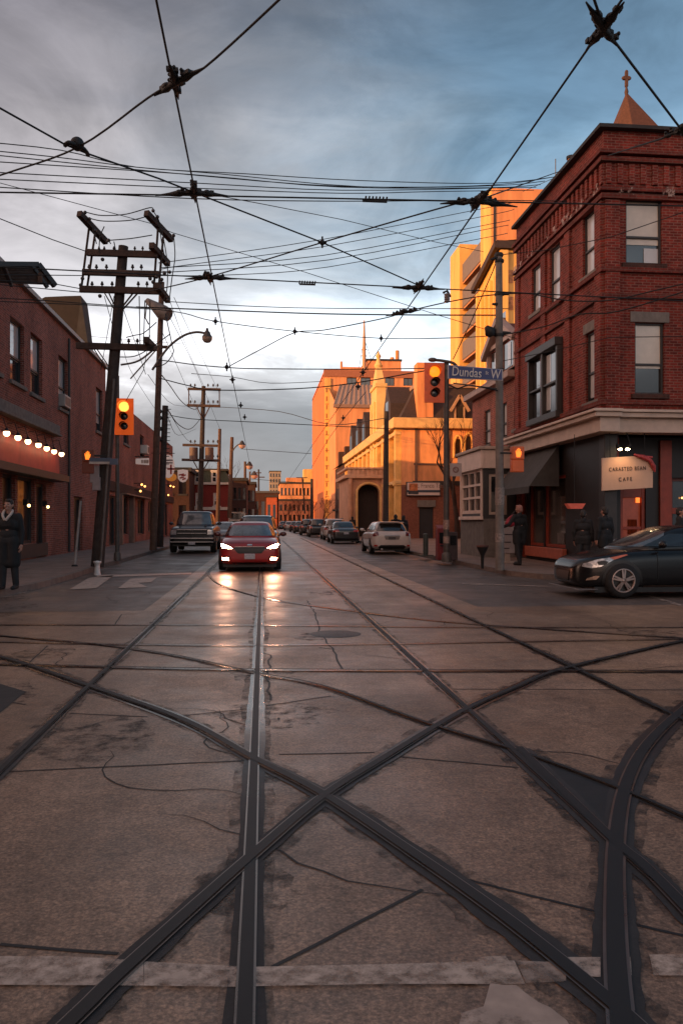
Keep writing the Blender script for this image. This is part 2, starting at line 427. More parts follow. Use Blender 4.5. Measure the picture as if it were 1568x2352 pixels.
# painted markings
PAINT = worn('road_paint', (.50,.40,.33), .32, .60, 13.0)
PAINT4 = worn('road_paint_patch', (.40,.31,.255), .33, .50, 4.5)
PAINT3 = worn('road_paint_fresh', (.44,.35,.29), .22, .46, 5.0)
PAINT2 = worn('road_paint_worn', (.38,.30,.25), .42, .60, 4.0)
def mark(pts, mat, z=.0118):
    mb = MB(); mb.poly([(*onZ(x, y, 0).xy, z) for x, y in pts]); struct(mb.build('road_marking', mat))
mark([(0,2204),(160,2204),(330,2214),(330,2272),(0,2270)], PAINT)
mark([(331,2216),(530,2226),(560,2230),(560,2275),(331,2272)], PAINT)
mark([(561,2229),(900,2222),(1180,2214),(1205,2268),(880,2268),(561,2274)], PAINT)
mark([(1095,2205),(1160,2203),(1185,2240),(1160,2262),(1110,2255)], PAINT, .0123)
mark([(1186,2214),(1250,2217),(1299,2214),(1299,2262),(1206,2266)], PAINT2)
mark([(1300,2206),(1378,2206),(1378,2252),(1340,2250)], PAINT)
mark([(1425,2205),(1447,2205),(1450,2248),(1430,2248)], PAINT)
mark([(1490,2200),(1700,2198),(1700,2250),(1500,2248)], PAINT)
mark([(1125,2266),(1150,2270),(1185,2271),(1205,2288),(1235,2310),(1262,2322),(1300,2352),(1340,2420),(1040,2420),(1060,2335),(1110,2320)], PAINT4)
mark([(160,1355),(205,1328),(262,1322),(222,1352)], PAINT3)
mark([(272,1352),(300,1330),(360,1328),(348,1338),(318,1340),(340,1350)], PAINT3)
mark([(224,1322),(440,1316),(440,1320),(224,1327)], PAINT3)
mark([(0,1372),(78,1353),(82,1357),(0,1378)], PAINT2)
mark([(1400,1340),(1568,1391),(1568,1396),(1395,1343)], PAINT2)
mark([(1060,1340),(1260,1347),(1260,1349),(1060,1343)], PAINT2)

# joints and cracks of the concrete slabs
jn = MB()
def crackline(pts, w, jit=0.0, z=.0062):
    P = [onZ(x, y, 0) for x, y in pts]; out = []
    for i in range(len(P)-1):
        k = max(2, int((P[i+1]-P[i]).length/.18))
        for j in range(k):
            q = P[i].lerp(P[i+1], j/k); out.append((q.x+random.uniform(-jit,jit), q.y+random.uniform(-jit,jit)))
    out.append(tuple(P[-1].xy)); jn.ribbon(out, w, z)
for p in [[(0,1775),(560,1749)], [(640,1735),(860,1730)], [(920,1740),(1190,1765)], [(0,2172),(272,2194)], [(620,2228),(970,2046)], [(415,1646),(570,1630)],
          [(612,1622),(760,1600)], [(160,1640),(340,1648)], [(1040,1584),(1568,1586)], [(1075,2024),(1365,2096)], [(1462,2128),(1568,2152)],
          [(262,1438),(280,1412),(330,1408)], [(62,1528),(110,1484)], [(900,1418),(1060,1430)], [(0,1408),(260,1404)], [(345,2220),(530,2230)],[(640,1650),(640,1655)],
          [(120,1480),(480,1486)],[(620,1392),(900,1418)],[(0,1610),(60,1620)]]:
    crackline(p, .018, .004)
for p in [[(705,1380),(725,1412),(735,1450),(748,1470),(762,1490),(775,1520),(790,1543)], [(712,1455),(800,1462)], [(730,1488),(770,1492)], [(690,1568),(750,1578)], [(600,1500),(620,1505),(615,1560),(622,1610)]]:
    crackline(p, .022, .022, .0068)
rc = random.Random(41)
for _ in range(34):
    y_ = rc.uniform(3.0, 16); x_ = rc.uniform(-.62, .75)*y_*.8; a_ = rc.choice((0, pi/2, rc.uniform(0, pi))); q_ = [(x_, y_)]
    for s_ in range(rc.randint(5, 14)):
        a_ += rc.uniform(-.55, .55); x_ += .14*cos(a_); y_ += .14*sin(a_); q_.append((x_, y_))
    jn.ribbon(q_, [max(.004, .012*sin(pi*(i_+.5)/len(q_))) for i_ in range(len(q_))], .0064+_*.00001)
struct(jn.build('pavement_cracks', GROOVE))
OIL = worn('oil_stain', (.035,.028,.025), .47, .72, 6.0)
for _ in range(16):
    y_ = rc.uniform(3.2, 18); x_ = rc.uniform(-.45, .65)*y_*.8; r0_ = rc.uniform(.15, .5); m9 = MB()
    m9.poly([(x_+r0_*rc.uniform(.7,1.2)*cos(2*pi*k_/18), y_+r0_*rc.uniform(.8,1.5)*sin(2*pi*k_/18), .0054+_*.00003) for k_ in range(18)]); struct(m9.build('road_stain', OIL))
mh = MB(); c = onZ(770, 1457, 0); mh.lathe([(0,.010),(.32,.010),(.34,.006)], (c.x, c.y, 0), n=28)
tag(mh.build('manhole_cover', pm('cast_iron', (.05,.042,.038), .5, .4, var=.3, bump=.6, bscale=40)), 'round dark iron manhole cover in the roadway right of the central rail', 'manhole cover')
pt_ = MB(); pt_.poly([(*onZ(x, y, 0).xy, .0075) for x, y in [(-120,1560),(0,1572),(60,1590),(0,1640),(-120,1690)]]); struct(pt_.build('road_patch', pavement('asphalt_patch', (.012,.012,.013), .6, .1)))

# tram rails ---------------------------------------------------------------
RAILS = [
 ('straight steel tram rail running under the middle of the red car', [(560,2400),(575,1900),(590,1560),(600,1315),(602,1240)], 1.0),
 ('straight steel tram rail at left, edge of the dark asphalt lane', [(-90,1862),(0,1773),(240,1543),(480,1313),(560,1236)], .8),
 ('straight steel tram rail passing right of the red car', [(1500,2024),(1390,1921),(1070,1620),(790,1370),(700,1289),(648,1241)], .9),
 ('outermost straight tram rail, on the right towards the parked cars', [(1700,1720),(1540,1642),(1300,1540),(1080,1432),(800,1291),(690,1236)], .8),
 ('curved tram rail sweeping from the left edge down to the bottom right corner', [(-60,1500),(0,1511),(75,1533),(200,1577),(415,1655),(580,1745),(745,1832),(1000,2003),(1180,2133),(1385,2300),(1480,2385)], 1.15),
 ('thin curved tram rail above it, reaching the dark rail joint at right', [(-60,1450),(0,1462),(220,1482),(400,1508),(580,1547),(740,1579),(980,1665),(1190,1730),(1400,1808),(1600,1895)], .6),
 ('curved tram rail rising from the bottom left corner to the right edge', [(120,2400),(200,2322),(300,2225),(575,1976),(745,1833),(880,1747),(1060,1638),(1180,1583),(1300,1537),(1568,1474),(1700,1452)], 1.1),
 ('wide dark curved rail bending out of the frame at the right edge', [(1440,2420),(1425,2352),(1412,2140),(1415,1930),(1440,1800),(1490,1710),(1568,1635),(1660,1570)], 1.35),
 ('dark rail running off the lower right edge below the rail joint', [(1190,1722),(1390,1921),(1470,1990),(1568,2090),(1640,2170)], 1.1),
 ('curved tram rail turning right in front of the red car', [(490,1300),(480,1319),(500,1341),(560,1363),(640,1381),(800,1404),(1000,1428),(1250,1447),(1568,1468)], .55),
 ('cross street rail farthest from the camera', [(-60,1437),(590,1438),(1100,1443),(1650,1443)], .45),
 ('cross street rail second from the far side', [(-60,1476),(590,1484),(1568,1470),(1650,1469)], .4),
 ('cross street rail nearest to the camera', [(-60,1528),(0,1529),(590,1541),(1568,1545),(1650,1545)], .7),
]
STAIN = worn('rail_stain', (.030,.025,.023), .44, .74, 5.5)
for i, (lab, pts, k) in enumerate(RAILS):
    P = [onZ(x, y, 0) for x, y in pts]
    if len(P) > 3 or 'curved' in lab: P = smooth_path(P, 10)
    if 'straight' in lab: P = [onZ(*pts[0]), onZ(*pts[-1])]; P = [P[0].lerp(P[1], (j/30)**2) for j in range(31)]
    dz = i*.00035
    root = thing('tram_rail', lab, 'tram rail', (P[0].x, P[0].y, 0), 0, 'tram rails set in the roadway')
    m1 = MB(); ds = [0.0]
    for j in range(1, len(P)): ds.append(ds[-1]+(P[j]-P[j-1]).length)
    ws = [.15*k*(1+.10*sin(s_*.8+i)+.07*sin(s_*2.1+2*i)) for s_ in ds]
    Pf_ = []; rr = random.Random(i)
    for j in range(len(P)-1):
        n_ = max(1, min(40, int((P[j+1]-P[j]).length/.10)))
        Pf_ += [P[j].lerp(P[j+1], q_/n_) for q_ in range(n_)]
    Pf_.append(P[-1]); wf_ = []; jv = 0.0
    for p_ in Pf_:
        jv = jv*.55 + rr.uniform(-.5,.5); wf_.append(.125*k*(1+.16*jv+.12*sin(p_.y*1.3+i)))
    m1 = MB(); m1.ribbon(Pf_, wf_, .0085+dz*.3); m1.build('asphalt_strip', PATCHA, root)
    ms_ = MB(); ms_.ribbon(Pf_, [w_*1.7+.03*sin(p_.x*3+p_.y*2)+rr.uniform(-.015,.015) for w_, p_ in zip(wf_, Pf_)], .0071+dz*.08); ms_.build('damp_stain', STAIN, root)
    m2 = MB(); m2.ribbon(P, .064*k, .0145+dz); m2.build('rail_head', STEEL, root)
    m3 = MB(); m3.ribbon(P, .047*k, .0200+dz); m3.build('groove', GROOVE, root)
# dark asphalt around the rail joint on the right
pj2 = MB(); pj2.poly([(*onZ(x, y, 0).xy, .0080) for x, y in [(1190,1740),(1260,1760),(1430,1800),(1445,1840),(1400,1925),(1280,1830)]]); struct(pj2.build('road_patch', MATS['asphalt_patch']))

# ================================================================== corner brick building (right)
YC = 21.6; XC = onY(1385,1200,YC).x; K = .8
b = thing('corner_building', 'three storey dark red brick corner building with the cafe on its ground floor', 'building', (XC, YC, 0))
zt = onY(1380, 297, YC).z
W = wfac(XC, YC); S = sfac(XC, YC)
LW = W.uz(1185, 520)[0]; WX = 14.0
g1 = W.uz(1390, 948)[1] - .14
wops = [W.rect(1337,1369,486,630), W.rect(1261,1285,566,698), W.rect(1220,1241,610,716), W.rect(1344,1374,760,922)]
bay = W.rect(1224,1290,812,955)
sops = [S.rect(1436,1519,457,606), S.rect(1457,1524,741,905)]
sops += [(u,u+1.2,o[2],o[3]) for u in (5.8,9.0) for o in sops[:2]]
mb = MB()
W.wall(mb, 0, LW, g1, zt, wops+[bay]); S.wall(mb, 0, WX, g1, zt, sops)
mb.poly([(XC,YC+LW,0),(XC+WX,YC+LW,0),(XC+WX,YC+LW,zt),(XC,YC+LW,zt)])
mb.poly([(XC+WX,YC,0),(XC+WX,YC+LW,0),(XC+WX,YC+LW,zt),(XC+WX,YC,zt)])
mb.poly([(XC,YC,zt-.6),(XC+WX,YC,zt-.6),(XC+WX,YC+LW,zt-.6),(XC,YC+LW,zt-.6)])
mb.build('wall', BRK_RED, b, fixn=False)
for u in (.24, W.uz(1306,600)[0], W.uz(1250,700)[0], LW-.26):
    mb = MB(); W.box(mb, u-.21, u+.21, g1+.25, zt-2.0, .002, .08); mb.build('pilaster', BRK_RED, b)
for u in (.24, 4.5, 7.9):
    mb = MB(); S.box(mb, u-.21, u+.21, g1+.25, zt-2.0, .002, .08); mb.build('pilaster', BRK_RED, b)
zs = [W.rect(1337,1369,486,640)[2]-.10, W.rect(1344,1374,740,922)[3]+.5, W.rect(1344,1374,760,930)[2]-.1]
mb = MB()
for z, h, d in [(zs[0],.13,.11),(zs[1],.11,.10),(zs[2],.13,.11),(zt-1.96,.14,.11),(zt-1.76,.10,.16),(zt-.92,.13,.13),(zt-.72,.10,.18)]:
    W.box(mb, -d, LW, z, z+h, .001, d); S.box(mb, 0, WX, z, z+h, .001, d)
mb.build('string_course', brick('brick_course', (.20,.036,.026), (.13,.026,.020), (.16,.08,.065), .5), b); mb = MB()
for i in range(int(LW/.34)): W.box(mb, i*.34, i*.34+.16, zt-1.52, zt-.96, .001, .06)
for i in range(int(WX/.34)): S.box(mb, .05+i*.34, .21+i*.34, zt-1.52, zt-.96, .001, .06)
mb.build('dentils', BRK_RED, b)
mb = MB(); W.box(mb, -.2, LW, zt-.02, zt+.08, -.3, .2); S.box(mb, -.0, WX, zt-.018, zt+.082, -.3, .202); mb.build('coping', ROOF_D, b)
chip = worn('peeling_paint', (.45,.30,.25), .53, .60, 2.4)
mb = MB(); W.quad(mb, 0, LW, zt-1.76, zt-1.5, .165); S.quad(mb, 0, WX, zt-1.88, zt-1.6, .166); mb.build('peeling_paint', chip, b)
for i, o in enumerate(wops): W.window(b, o, TRIM_D, GLASS, .15, 'sash', .055, STONE_G, STONE_G if i == 3 else None, BLIND_W, .98 if i<3 else .95, None)
for i, o in enumerate(sops): S.window(b, o, TRIM_D, GLASS, .15, 'sash', .055, BRK_DARK, STONE_G, BLIND, .70 if i != 1 else .64, BLIND_W if i != 1 else None)
# oriel bay window
mb = MB(); a, c_, z0, z1 = bay
W.box(mb, a-.08, c_+.08, z0-.2, z0, -.1, .25); W.box(mb, a-.08, c_+.08, z1, z1+.26, -.1, .28)
for u in (a, (a+c_)/2, c_): W.box(mb, u-.07, u+.07, z0, z1, -.05, .20)
W.box(mb, a, c_, z0+(z1-z0)*.45, z0+(z1-z0)*.45+.07, 0, .17)
ow = mb.build('bay_window', TRIM_D, b, bevel=.01)
mb = MB(); W.quad(mb, a, c_, z0, z1, .05); mb.build('pane', GLASS, ow)
mb = MB(); W.quad(mb, (a+c_)/2-.5, (a+c_)/2-.1, z0+.16, z1-.1, .056); mb.build('blind', BLIND_W, ow)
mb = MB(); W.quad(mb, a+.1, a+.4, z0+.4, z1-.16, .056); mb.build('blind', BLIND_W, ow)
# shopfront cornice
mb = MB()
W.box(mb, -.50, LW, g1-.42, g1-.02, -.25, .32); W.box(mb, -.64, LW, g1-.02, g1+.11, -.25, .50); W.box(mb, -.72, LW, g1+.112, g1+.19, -.25, .58)
S.box(mb, -.30, WX, g1-.422, g1-.022, -.25, .322); S.box(mb, -.47, WX, g1-.018, g1+.108, -.25, .502); S.box(mb, -.55, WX, g1+.114, g1+.188, -.25, .582)
mb.build('cornice', CREAM, b, bevel=.012)
# recessed ground floor behind a corner post
mb = MB(); mb.box(XC+.04, XC+.42, YC+.04, YC+.42, .14, g1-.43); mb.build('corner_post', TRIM_D, b, bevel=.02)
SW = sfac(XC, YC+1.1); WW = wfac(XC+.10, YC)
shop = MB()
du0 = SW.uz(1424,1200)[0]; du1 = SW.uz(1482,1200)[0]
sdoor = (du0, du1, .15, SW.uz(1450,1118)[1])
swin = (.5, du0-.35, .9, 2.9); swin2 = (du1+.8, du1+2.7, .95, 2.8); swin3 = (du1+3.2, du1+5.6, .8, 2.8)
SW.wall(shop, 0.10, WX-.2, .14, g1-.4, [sdoor, swin, swin2, swin3], .2)
k0, k1 = W.uz(1292,1250)[0], W.uz(1207,1250)[0]; km = (k0+k1)/2+.2
zk = W.uz(1250,1257)[1]
wsh = [(k0+.05,km-.06,zk+.02,3.0),(km+.06,k1-.1,zk+.02,3.0),(k1+.25,k1+1.15,.16,2.7)]
WW.wall(shop, .42, LW, .14, g1-.4, wsh, .2)
shop.box(XC+.1, XC+WX-.2, YC+1.15, YC+LW-.1, g1-.42, g1-.40)
shop.build('shopfront_wall', pm('shop_dark_paint', (.013,.010,.010), .5, var=.3, scale=3), b, fixn=False)
RED_W = pm('red_timber', (.30,.045,.022), .45, var=.25, scale=4)
WARM = pm('shop_interior', (.16,.035,.018), .5, var=.7, scale=2.2, emit=(1.0,.14,.05), estr=.10, coat=.6)
for o in (swin2, swin3): SW.window(b, o, pm('red_dim', (.13,.03,.02), .5, var=.3), GLASS, .2, 'g21', .1)
SW.window(b, swin, TRIM_D, GLASS, .2, 'g11', .08)
SHG = pm('shop_glass', (.060,.052,.046), .12, var=.8, scale=1.1, coat=.5)
for o in wsh[:2]: WW.window(b, o, RED_W, SHG, .12, 'g11', .10)
WW.window(b, wsh[2], RED_W, SHOPD if 'SHOPD' in globals() else GLASS, .2, 'g11', .1)
mb = MB(); a, c_, z0, z1 = sdoor
SW.box(mb, a, a+.10, z0, z1, -.19, -.06); SW.box(mb, c_-.10, c_, z0, z1, -.19, -.06); SW.box(mb, a+.10, c_-.10, z1-.32, z1, -.19, -.065); SW.box(mb, a+.10, c_-.10, z0, z0+.4, -.19, -.065); SW.box(mb, a+.10, c_-.10, 1.25, 1.34, -.19, -.07)
dr = mb.build('door', RED_W, b, bevel=.01)
mb = MB(); SW.quad(mb, a+.08, c_-.08, z0+.3, z1-.3, -.17); mb.build('pane', WARM, dr)
mb = MB(); SW.box(mb, c_-.24, c_-.14, 2.05, 2.38, -.16, -.1); mb.build('lit_window_sign', emis('orange_neon', (1.0,.20,.03), 1.6), dr)
for (u0,u1,z0_,z1_,nm) in ((du1+.4,du1+.76,.14,3.9,'pilaster'),(du1+.762,du1+5.8,1.72,1.9,'transom'),(.62,.92,2.95,g1-.42,'pilaster')):
    mb = MB(); SW.box(mb, u0, u1, z0_, z1_, -.02, .10); mb.build(nm, RED_W, b, bevel=.01)
mb = MB(); WW.box(mb, k0-.1, k1, .26, zk, .01, .16); mb.build('stall_riser', pm('orange_panel', (.42,.105,.06), .5, var=.2, scale=5), b, bevel=.02)
mb = MB(); SW.box(mb, du1+1.25, du1+1.75, .95, 1.5, .0, .05); mb.build('poster', CREAM_B, b)
mb = MB(); SW.box(mb, du1+1.9, du1+2.4, 1.0, 1.7, .0, .05); mb.build('poster', CREAM_B, b)
for (u_, z_) in ((.9,2.2),(1.5,2.35),(du1+1.2,2.2),(du1+1.7,2.4),(du1+3.8,2.1)):
    mb = MB(); mb.sphere(SW.pt(u_, z_, -.12), .03, 8, 6); mb.build('window_lamp', emis('tiny_lamp', (1,.40,.12), 5), b)
mb = MB(); SW.box(mb, .6, 1.1, 1.0, 1.45, -.19, -.17); mb.build('poster', pm('poster_red', (.25,.06,.04), .6, var=.6, scale=9), b)
mb = MB(); SW.box(mb, 1.3, 1.6, 1.1, 1.55, -.19, -.17); mb.build('poster', pm('poster_dim', (.12,.10,.09), .6, var=.6, scale=9), b)
mb = MB(); WW.box(mb, k0+.4, k0+1.0, zk+.15, zk+.5, -.11, -.09); mb.build('poster', pm('poster_dim', (.12,.10,.09)), b)
# roof vent
vt = thing('roof_vent', 'round metal vent stack on the corner building roof, lit orange', 'vent', onT(1310, 420, 26.5))
p = onT(1310, 420, 26.5); q = onT(1310, 365, 26.5)
mb = MB(); mb.cyl(p, q, .11); mb.build('pipe', CONC_O, vt); mb = MB(); mb.cyl(q, q+Vector((0,0,.08)), .15); mb.build('cap', ROOF_D, vt)

# awning
aw = thing('awning', 'sloping dark grey canvas awning over the cafe side window', 'awning', (XC-.2, YC+3, 3.0))
mb = MB(); f = wfac(XC-.02, YC)
ya, yb = f.uz(1283,1050)[0], f.uz(1196,1050)[0]; zt_, zb_ = g1-.42, f.uz(1240,1112)[1]-.15
mb.add([f.pt(ya,zt_,0),f.pt(yb,zt_,0),f.pt(yb,zb_,1.0),f.pt(ya,zb_,1.0),f.pt(yb,zb_-.22,1.0),f.pt(ya,zb_-.22,1.0)], [[0,1,2,3],[3,2,4,5]])
mb.add([f.pt(ya,zt_,0),f.pt(ya,zb_,1.0),f.pt(ya,zb_,0)], [[0,1,2]]); mb.add([f.pt(yb,zt_,0),f.pt(yb,zb_,1.0),f.pt(yb,zb_,0)], [[0,1,2]])
mb.build('canvas', pm('awning_canvas', (.055,.052,.050), .8, var=.25, scale=3, bump=.3), aw, fixn=False)

# text helper
def text(body, size, mat, name, parent, c, u, v, off=.0, extr=.004, spacing=1.0, sx=1.0):
    cu = bpy.data.curves.new('txt', 'FONT'); cu.body = body; cu.size = size; cu.extrude = extr; cu.align_x = 'CENTER'; cu.align_y = 'CENTER'; cu.space_character = spacing
    cu.resolution_u = 3
    to = bpy.data.objects.new('txt', cu); COL.objects.link(to)
    dg = bpy.context.evaluated_depsgraph_get(); me = bpy.data.meshes.new_from_object(to.evaluated_get(dg))
    bpy.data.objects.remove(to); bpy.data.curves.remove(cu)
    u = Vector(u).normalized(); v = Vector(v).normalized(); n = u.cross(v)
    M = Matrix(((u.x*sx,v.x,n.x,0),(u.y*sx,v.y,n.y,0),(u.z*sx,v.z,n.z,0),(0,0,0,1))); M.translation = Vector(c)+n*off
    me.transform(M); return link_mesh(name, me, mat, parent)
INK = pm('sign_ink', (.035,.022,.020), .6, var=.1)
# cafe sign hung from the cornice
yS = YC-.15
sgn = thing('cafe_sign', 'pale rectangular cafe sign with one cut corner hanging under the cornice', 'sign', onY(1440,1125,yS))
P = [onY(x,y,yS) for x,y in [(1382,1052),(1466,1047),(1498,1066),(1498,1120),(1382,1127)]]
mb = MB(); mb.prism(P, (0,.06,0)); mb.build('board', pm('sign_board', (.60,.40,.29), .6, var=.06), sgn)
text('CARASTED BEAN', .15, INK, 'lettering', sgn, onY(1440,1077,yS-.012), (1,0,.05), (-.05,0,1), spacing=1.25, sx=.78)
text('CAFE', .15, INK, 'lettering', sgn, onY(1435,1101,yS-.012), (1,0,.05), (-.05,0,1), spacing=1.5, sx=.85)
mb = MB(); 
for x in (1400,1480): mb.cyl(onY(x,1052,yS+.03), (onY(x,1052,yS).x, yS+.03, g1-.42), .012, n=6)
mb.build('hanger', IRON, sgn)
rb = MB(); rb.tube([onY(1455,1044,yS-.03),onY(1476,1050,yS-.06),onY(1492,1058,yS-.06),onY(1500,1072,yS-.05),onY(1503,1084,yS-.04)], [.03,.07,.06,.07,.02], 6)
rb.tube([onY(1476,1050,yS-.05),onY(1497,1050,yS-.05)], [.05,.03], 6)
tag(rb.build('ribbon', pm('red_ribbon', (.45,.06,.06), .5, var=.5, scale=12)), 'red and white ribbon tied on the cut corner of the cafe sign', 'ribbon')
for px_, lab in ((1420,'left one of two small spotlights shining above the cafe sign'), (1440,'right one of two small spotlights shining above the cafe sign')):
    c = onY(px_, 1030, YC-.30)
    sp = thing('spotlight', lab, 'lamp', c, 0, 'spotlights over the cafe sign')
    d = Vector((.55 if px_ < 1430 else -.55, .3, -.8)).normalized()
    mb = MB(); mb.tube([c-d*.14, c-d*.02, c+d*.03], [.04,.07,.085], 10); mb.cyl(c-d*.12, (c.x, c.y+.05, g1-.42), .012, n=6); mb.build('housing', IRON, sp)
    mb = MB(); mb.sphere(c+d*.03+Vector((0,-.05,0)), (.07,.04,.04), 10, 6); mb.build('bulb', emis('spot_bulb', (1,.72,.4), 22), sp)
    l = bpy.data.lights.new('spot_lamp', 'SPOT'); l.energy = 9; l.color = (1,.55,.25); l.spot_size = R(110); l.spot_blend = .8; l.shadow_soft_size = .06
    lo = bpy.data.objects.new('spot_lamp', l); COL.objects.link(lo); lo.parent = sp; lo.location = d*.1+Vector((0,-.35,.02)); lo.rotation_euler = Vector((0,.45,-.75)).to_track_quat('-Z','Y').to_euler()
mb = MB(); c = onY(1323, 1162, YC+.2)
mb.add([c+Vector((-.27,0,.07)), c+Vector((.27,0,.07)), c+Vector((.17,0,-.08)), c+Vector((-.17,0,-.08)), c+Vector((-.27,.24,.07)), c+Vector((.27,.24,.07)), c+Vector((.17,.24,-.08)), c+Vector((-.17,.24,-.08))], [[0,1,2,3],[4,5,6,7],[0,1,5,4],[3,2,6,7],[0,3,7,4],[1,2,6,5]])
hl = thing('hanging_sign', 'small red hanging lamp shaped sign in front of the dark cafe window', 'sign', c)
mb.build('shade', pm('red_shade', (.42,.07,.045), .5, var=.3, scale=8, emit=(1,.15,.08), estr=.12), hl)
mb = MB(); mb.cyl(c+Vector((0,.15,.09)), (c.x, c.y+.15, g1-.42), .01, n=6); mb.build('rod', IRON, hl)
# ================================================================== brick house with shop next to the corner building
XH = XC; Y0h = YC+LW+.02
h = thing('brick_house', 'red brick house with white gabled dormer, between corner building and church', 'house', (XH, Y0h, 0))
H = wfac(XH, Y0h); HL = H.uz(1084, 900)[0]; ze = H.uz(1186,848)[1]
HS = sfac(XH, Y0h)
ops = [H.rect(1111,1125,942,1022), H.rect(1150,1163,926,1005), H.rect(1180,1186,905,985)]
ops = [o for o in ops]
mb = MB(); H.wall(mb, 0, HL, 0, ze, ops)
mb.poly([(XH,Y0h+HL,0),(XH+10,Y0h+HL,0),(XH+10,Y0h+HL,ze),(XH,Y0h+HL,ze)])
mb.build('wall', BRK_BROWN, h, fixn=False)
for o in ops: H.window(h, o, TRIM_D, GLASS, .15, 'sash', .06, STONE_G, None, BLIND_W, .95)
mb = MB(); rz = ze+3.2
mb.add([(XH-.35,Y0h,ze-.05),(XH-.35,Y0h+HL+.3,ze-.05),(XH+4.5,Y0h+HL+.3,rz),(XH+4.5,Y0h,rz),(XH+10,Y0h+HL+.3,ze),(XH+10,Y0h,ze)], [[0,1,2,3],[3,2,4,5]])
mb.build('roof', SLATE, h, fixn=False)
mb = MB(); H.box(mb, 0, HL+.3, ze-.26, ze, .0, .34); mb.build('eaves', pm('eaves_pink', (.36,.25,.21), .6, var=.15), h, bevel=.02)
# gabled dormer with light trim
dc = H.uz(1140, 860)[0]; dw = 1.85; dz0 = ze+.1; dz1 = H.uz(1140,788)[1]; apex = H.uz(1148,735)[1]
D_ = wfac(XH+.25, Y0h)
mb = MB()
mb.prism([D_.pt(dc-dw,dz0,0), D_.pt(dc+dw,dz0,0), D_.pt(dc+dw,dz1,0), D_.pt(dc,apex,0), D_.pt(dc-dw,dz1,0)], (4,0,0))
dm = mb.build('dormer', BRK_BROWN, h)
mb = MB()
for s in (-1,1):
    mb.beam(D_.pt(dc+s*(dw+.3),dz1-.25,.16), D_.pt(dc,apex+.1,.16), .34, .26)
    mb.beam(D_.pt(dc+s*dw,dz0,.06), D_.pt(dc+s*dw,dz1,.06), .16, .16)
D_.box(mb, dc-dw, dc+dw, dz0-.1, dz0+.15, .0, .2)
D_.box(mb, dc-.12, dc+.12, dz0+.15, dz1+.3, .0, .12); D_.box(mb, dc-dw, dc+dw, dz1-.05, dz1+.12, .0, .13)
mb.build('dormer_trim', pm('trim_pink', (.46,.34,.29), .6, var=.12), dm, bevel=.01)
mb = MB()
for s in (-1,1): D_.quad(mb, min(dc+s*.25,dc+s*1.55), max(dc+s*.25,dc+s*1.55), dz0+.3, dz1-.15, .03)
D_.quad(mb, dc-.5, dc+.5, dz1+.3, dz1+1.2, .03)
mb.build('pane', GLASS, dm)
mb = MB(); D_.quad(mb, dc+.4, dc+1.0, dz0+.35, dz1-.2, .045); D_.quad(mb, dc-1.2, dc-.8, dz0+.35, dz1-.2, .045); mb.build('blind', BLIND_W, dm)

# shop with white fascia and grid window
XS = 8.3; pS = onX(1110, 1050, XS); YS = pS.y
sh = thing('corner_shop', 'low shop front with cream fascia and white gridded window on a stone base', 'shop', (XS, YS, 0))
A = wfac(XS, YS); SL = A.uz(1057,1050)[0]; B = sfac(XS, YS)
fz1 = A.uz(1110,1033)[1]; fz0 = A.uz(1110,1076)[1]
gw = A.rect(1061,1106,1080,1180)
mb = MB(); zb9 = gw[2]-.2; A.wall(mb, 0, SL, .1, zb9, []); B.wall(mb, 0, 4.2, .1, zb9, [(1.2,2.1,.2,zb9)], .2); mb.build('stone_base', STONE_G, sh, fixn=False)
mb = MB(); A.wall(mb, 0, SL, zb9, fz0, [gw], .18); B.wall(mb, 0, 4.2, zb9, fz0, [(.2,.9,zb9+.15,fz0-.2),(1.2,2.1,zb9,fz0-.3)], .2)
mb.build('wall', TRIM_D, sh, fixn=False)
mb = MB(); A.box(mb, -.12, SL, fz0, fz1, 0, .14); B.box(mb, 0, 4.2, fz0+.002, fz1-.002, -.4, .12); mb.build('fascia', CREAM_B, sh, bevel=.02)
mb = MB(); A.box(mb, -.2, SL, fz1+.003, fz1+.12, -.4, .24); B.box(mb, 0, 4.2, fz1+.003, fz1+.118, -.4, .22); mb.box(XS+.3, XS+4.2, YS+.4, YS+SL, fz1-.1, fz1+.05); mb.build('cornice', STONE_W, sh, bevel=.02)
A.window(sh, gw, CREAM_B, pm('shop_pane', (.06,.06,.06), .08, var=.5, scale=2, coat=.6), .06, 'g33', .13)
mb = MB(); A.box(mb, gw[0]-.12, gw[0]-.005, gw[2]-.1, gw[3]+.05, -.02, .07); A.box(mb, gw[1]+.005, gw[1]+.12, gw[2]-.1, gw[3]+.05, -.02, .07); A.box(mb, gw[0]-.16, gw[1]+.16, gw[2]-.24, gw[2]-.105, -.02, .12); mb.build('window_surround', CREAM_B, sh, bevel=.01)
B.window(sh, (.2,.9,zb9+.15,fz0-.2), CREAM, GLASS, .12, 'g11', .1)
mb = MB(); B.box(mb, 1.2, 2.1, .2, fz0-.3, -.19, -.13); mb.build('door', pm('door_dark', (.03,.022,.02), .5, var=.2), sh)
mb = MB(); B.box(mb, 2.6, 4.1, .15, .9, .0, .07); mb.build('poster_board', STONE_G, sh)

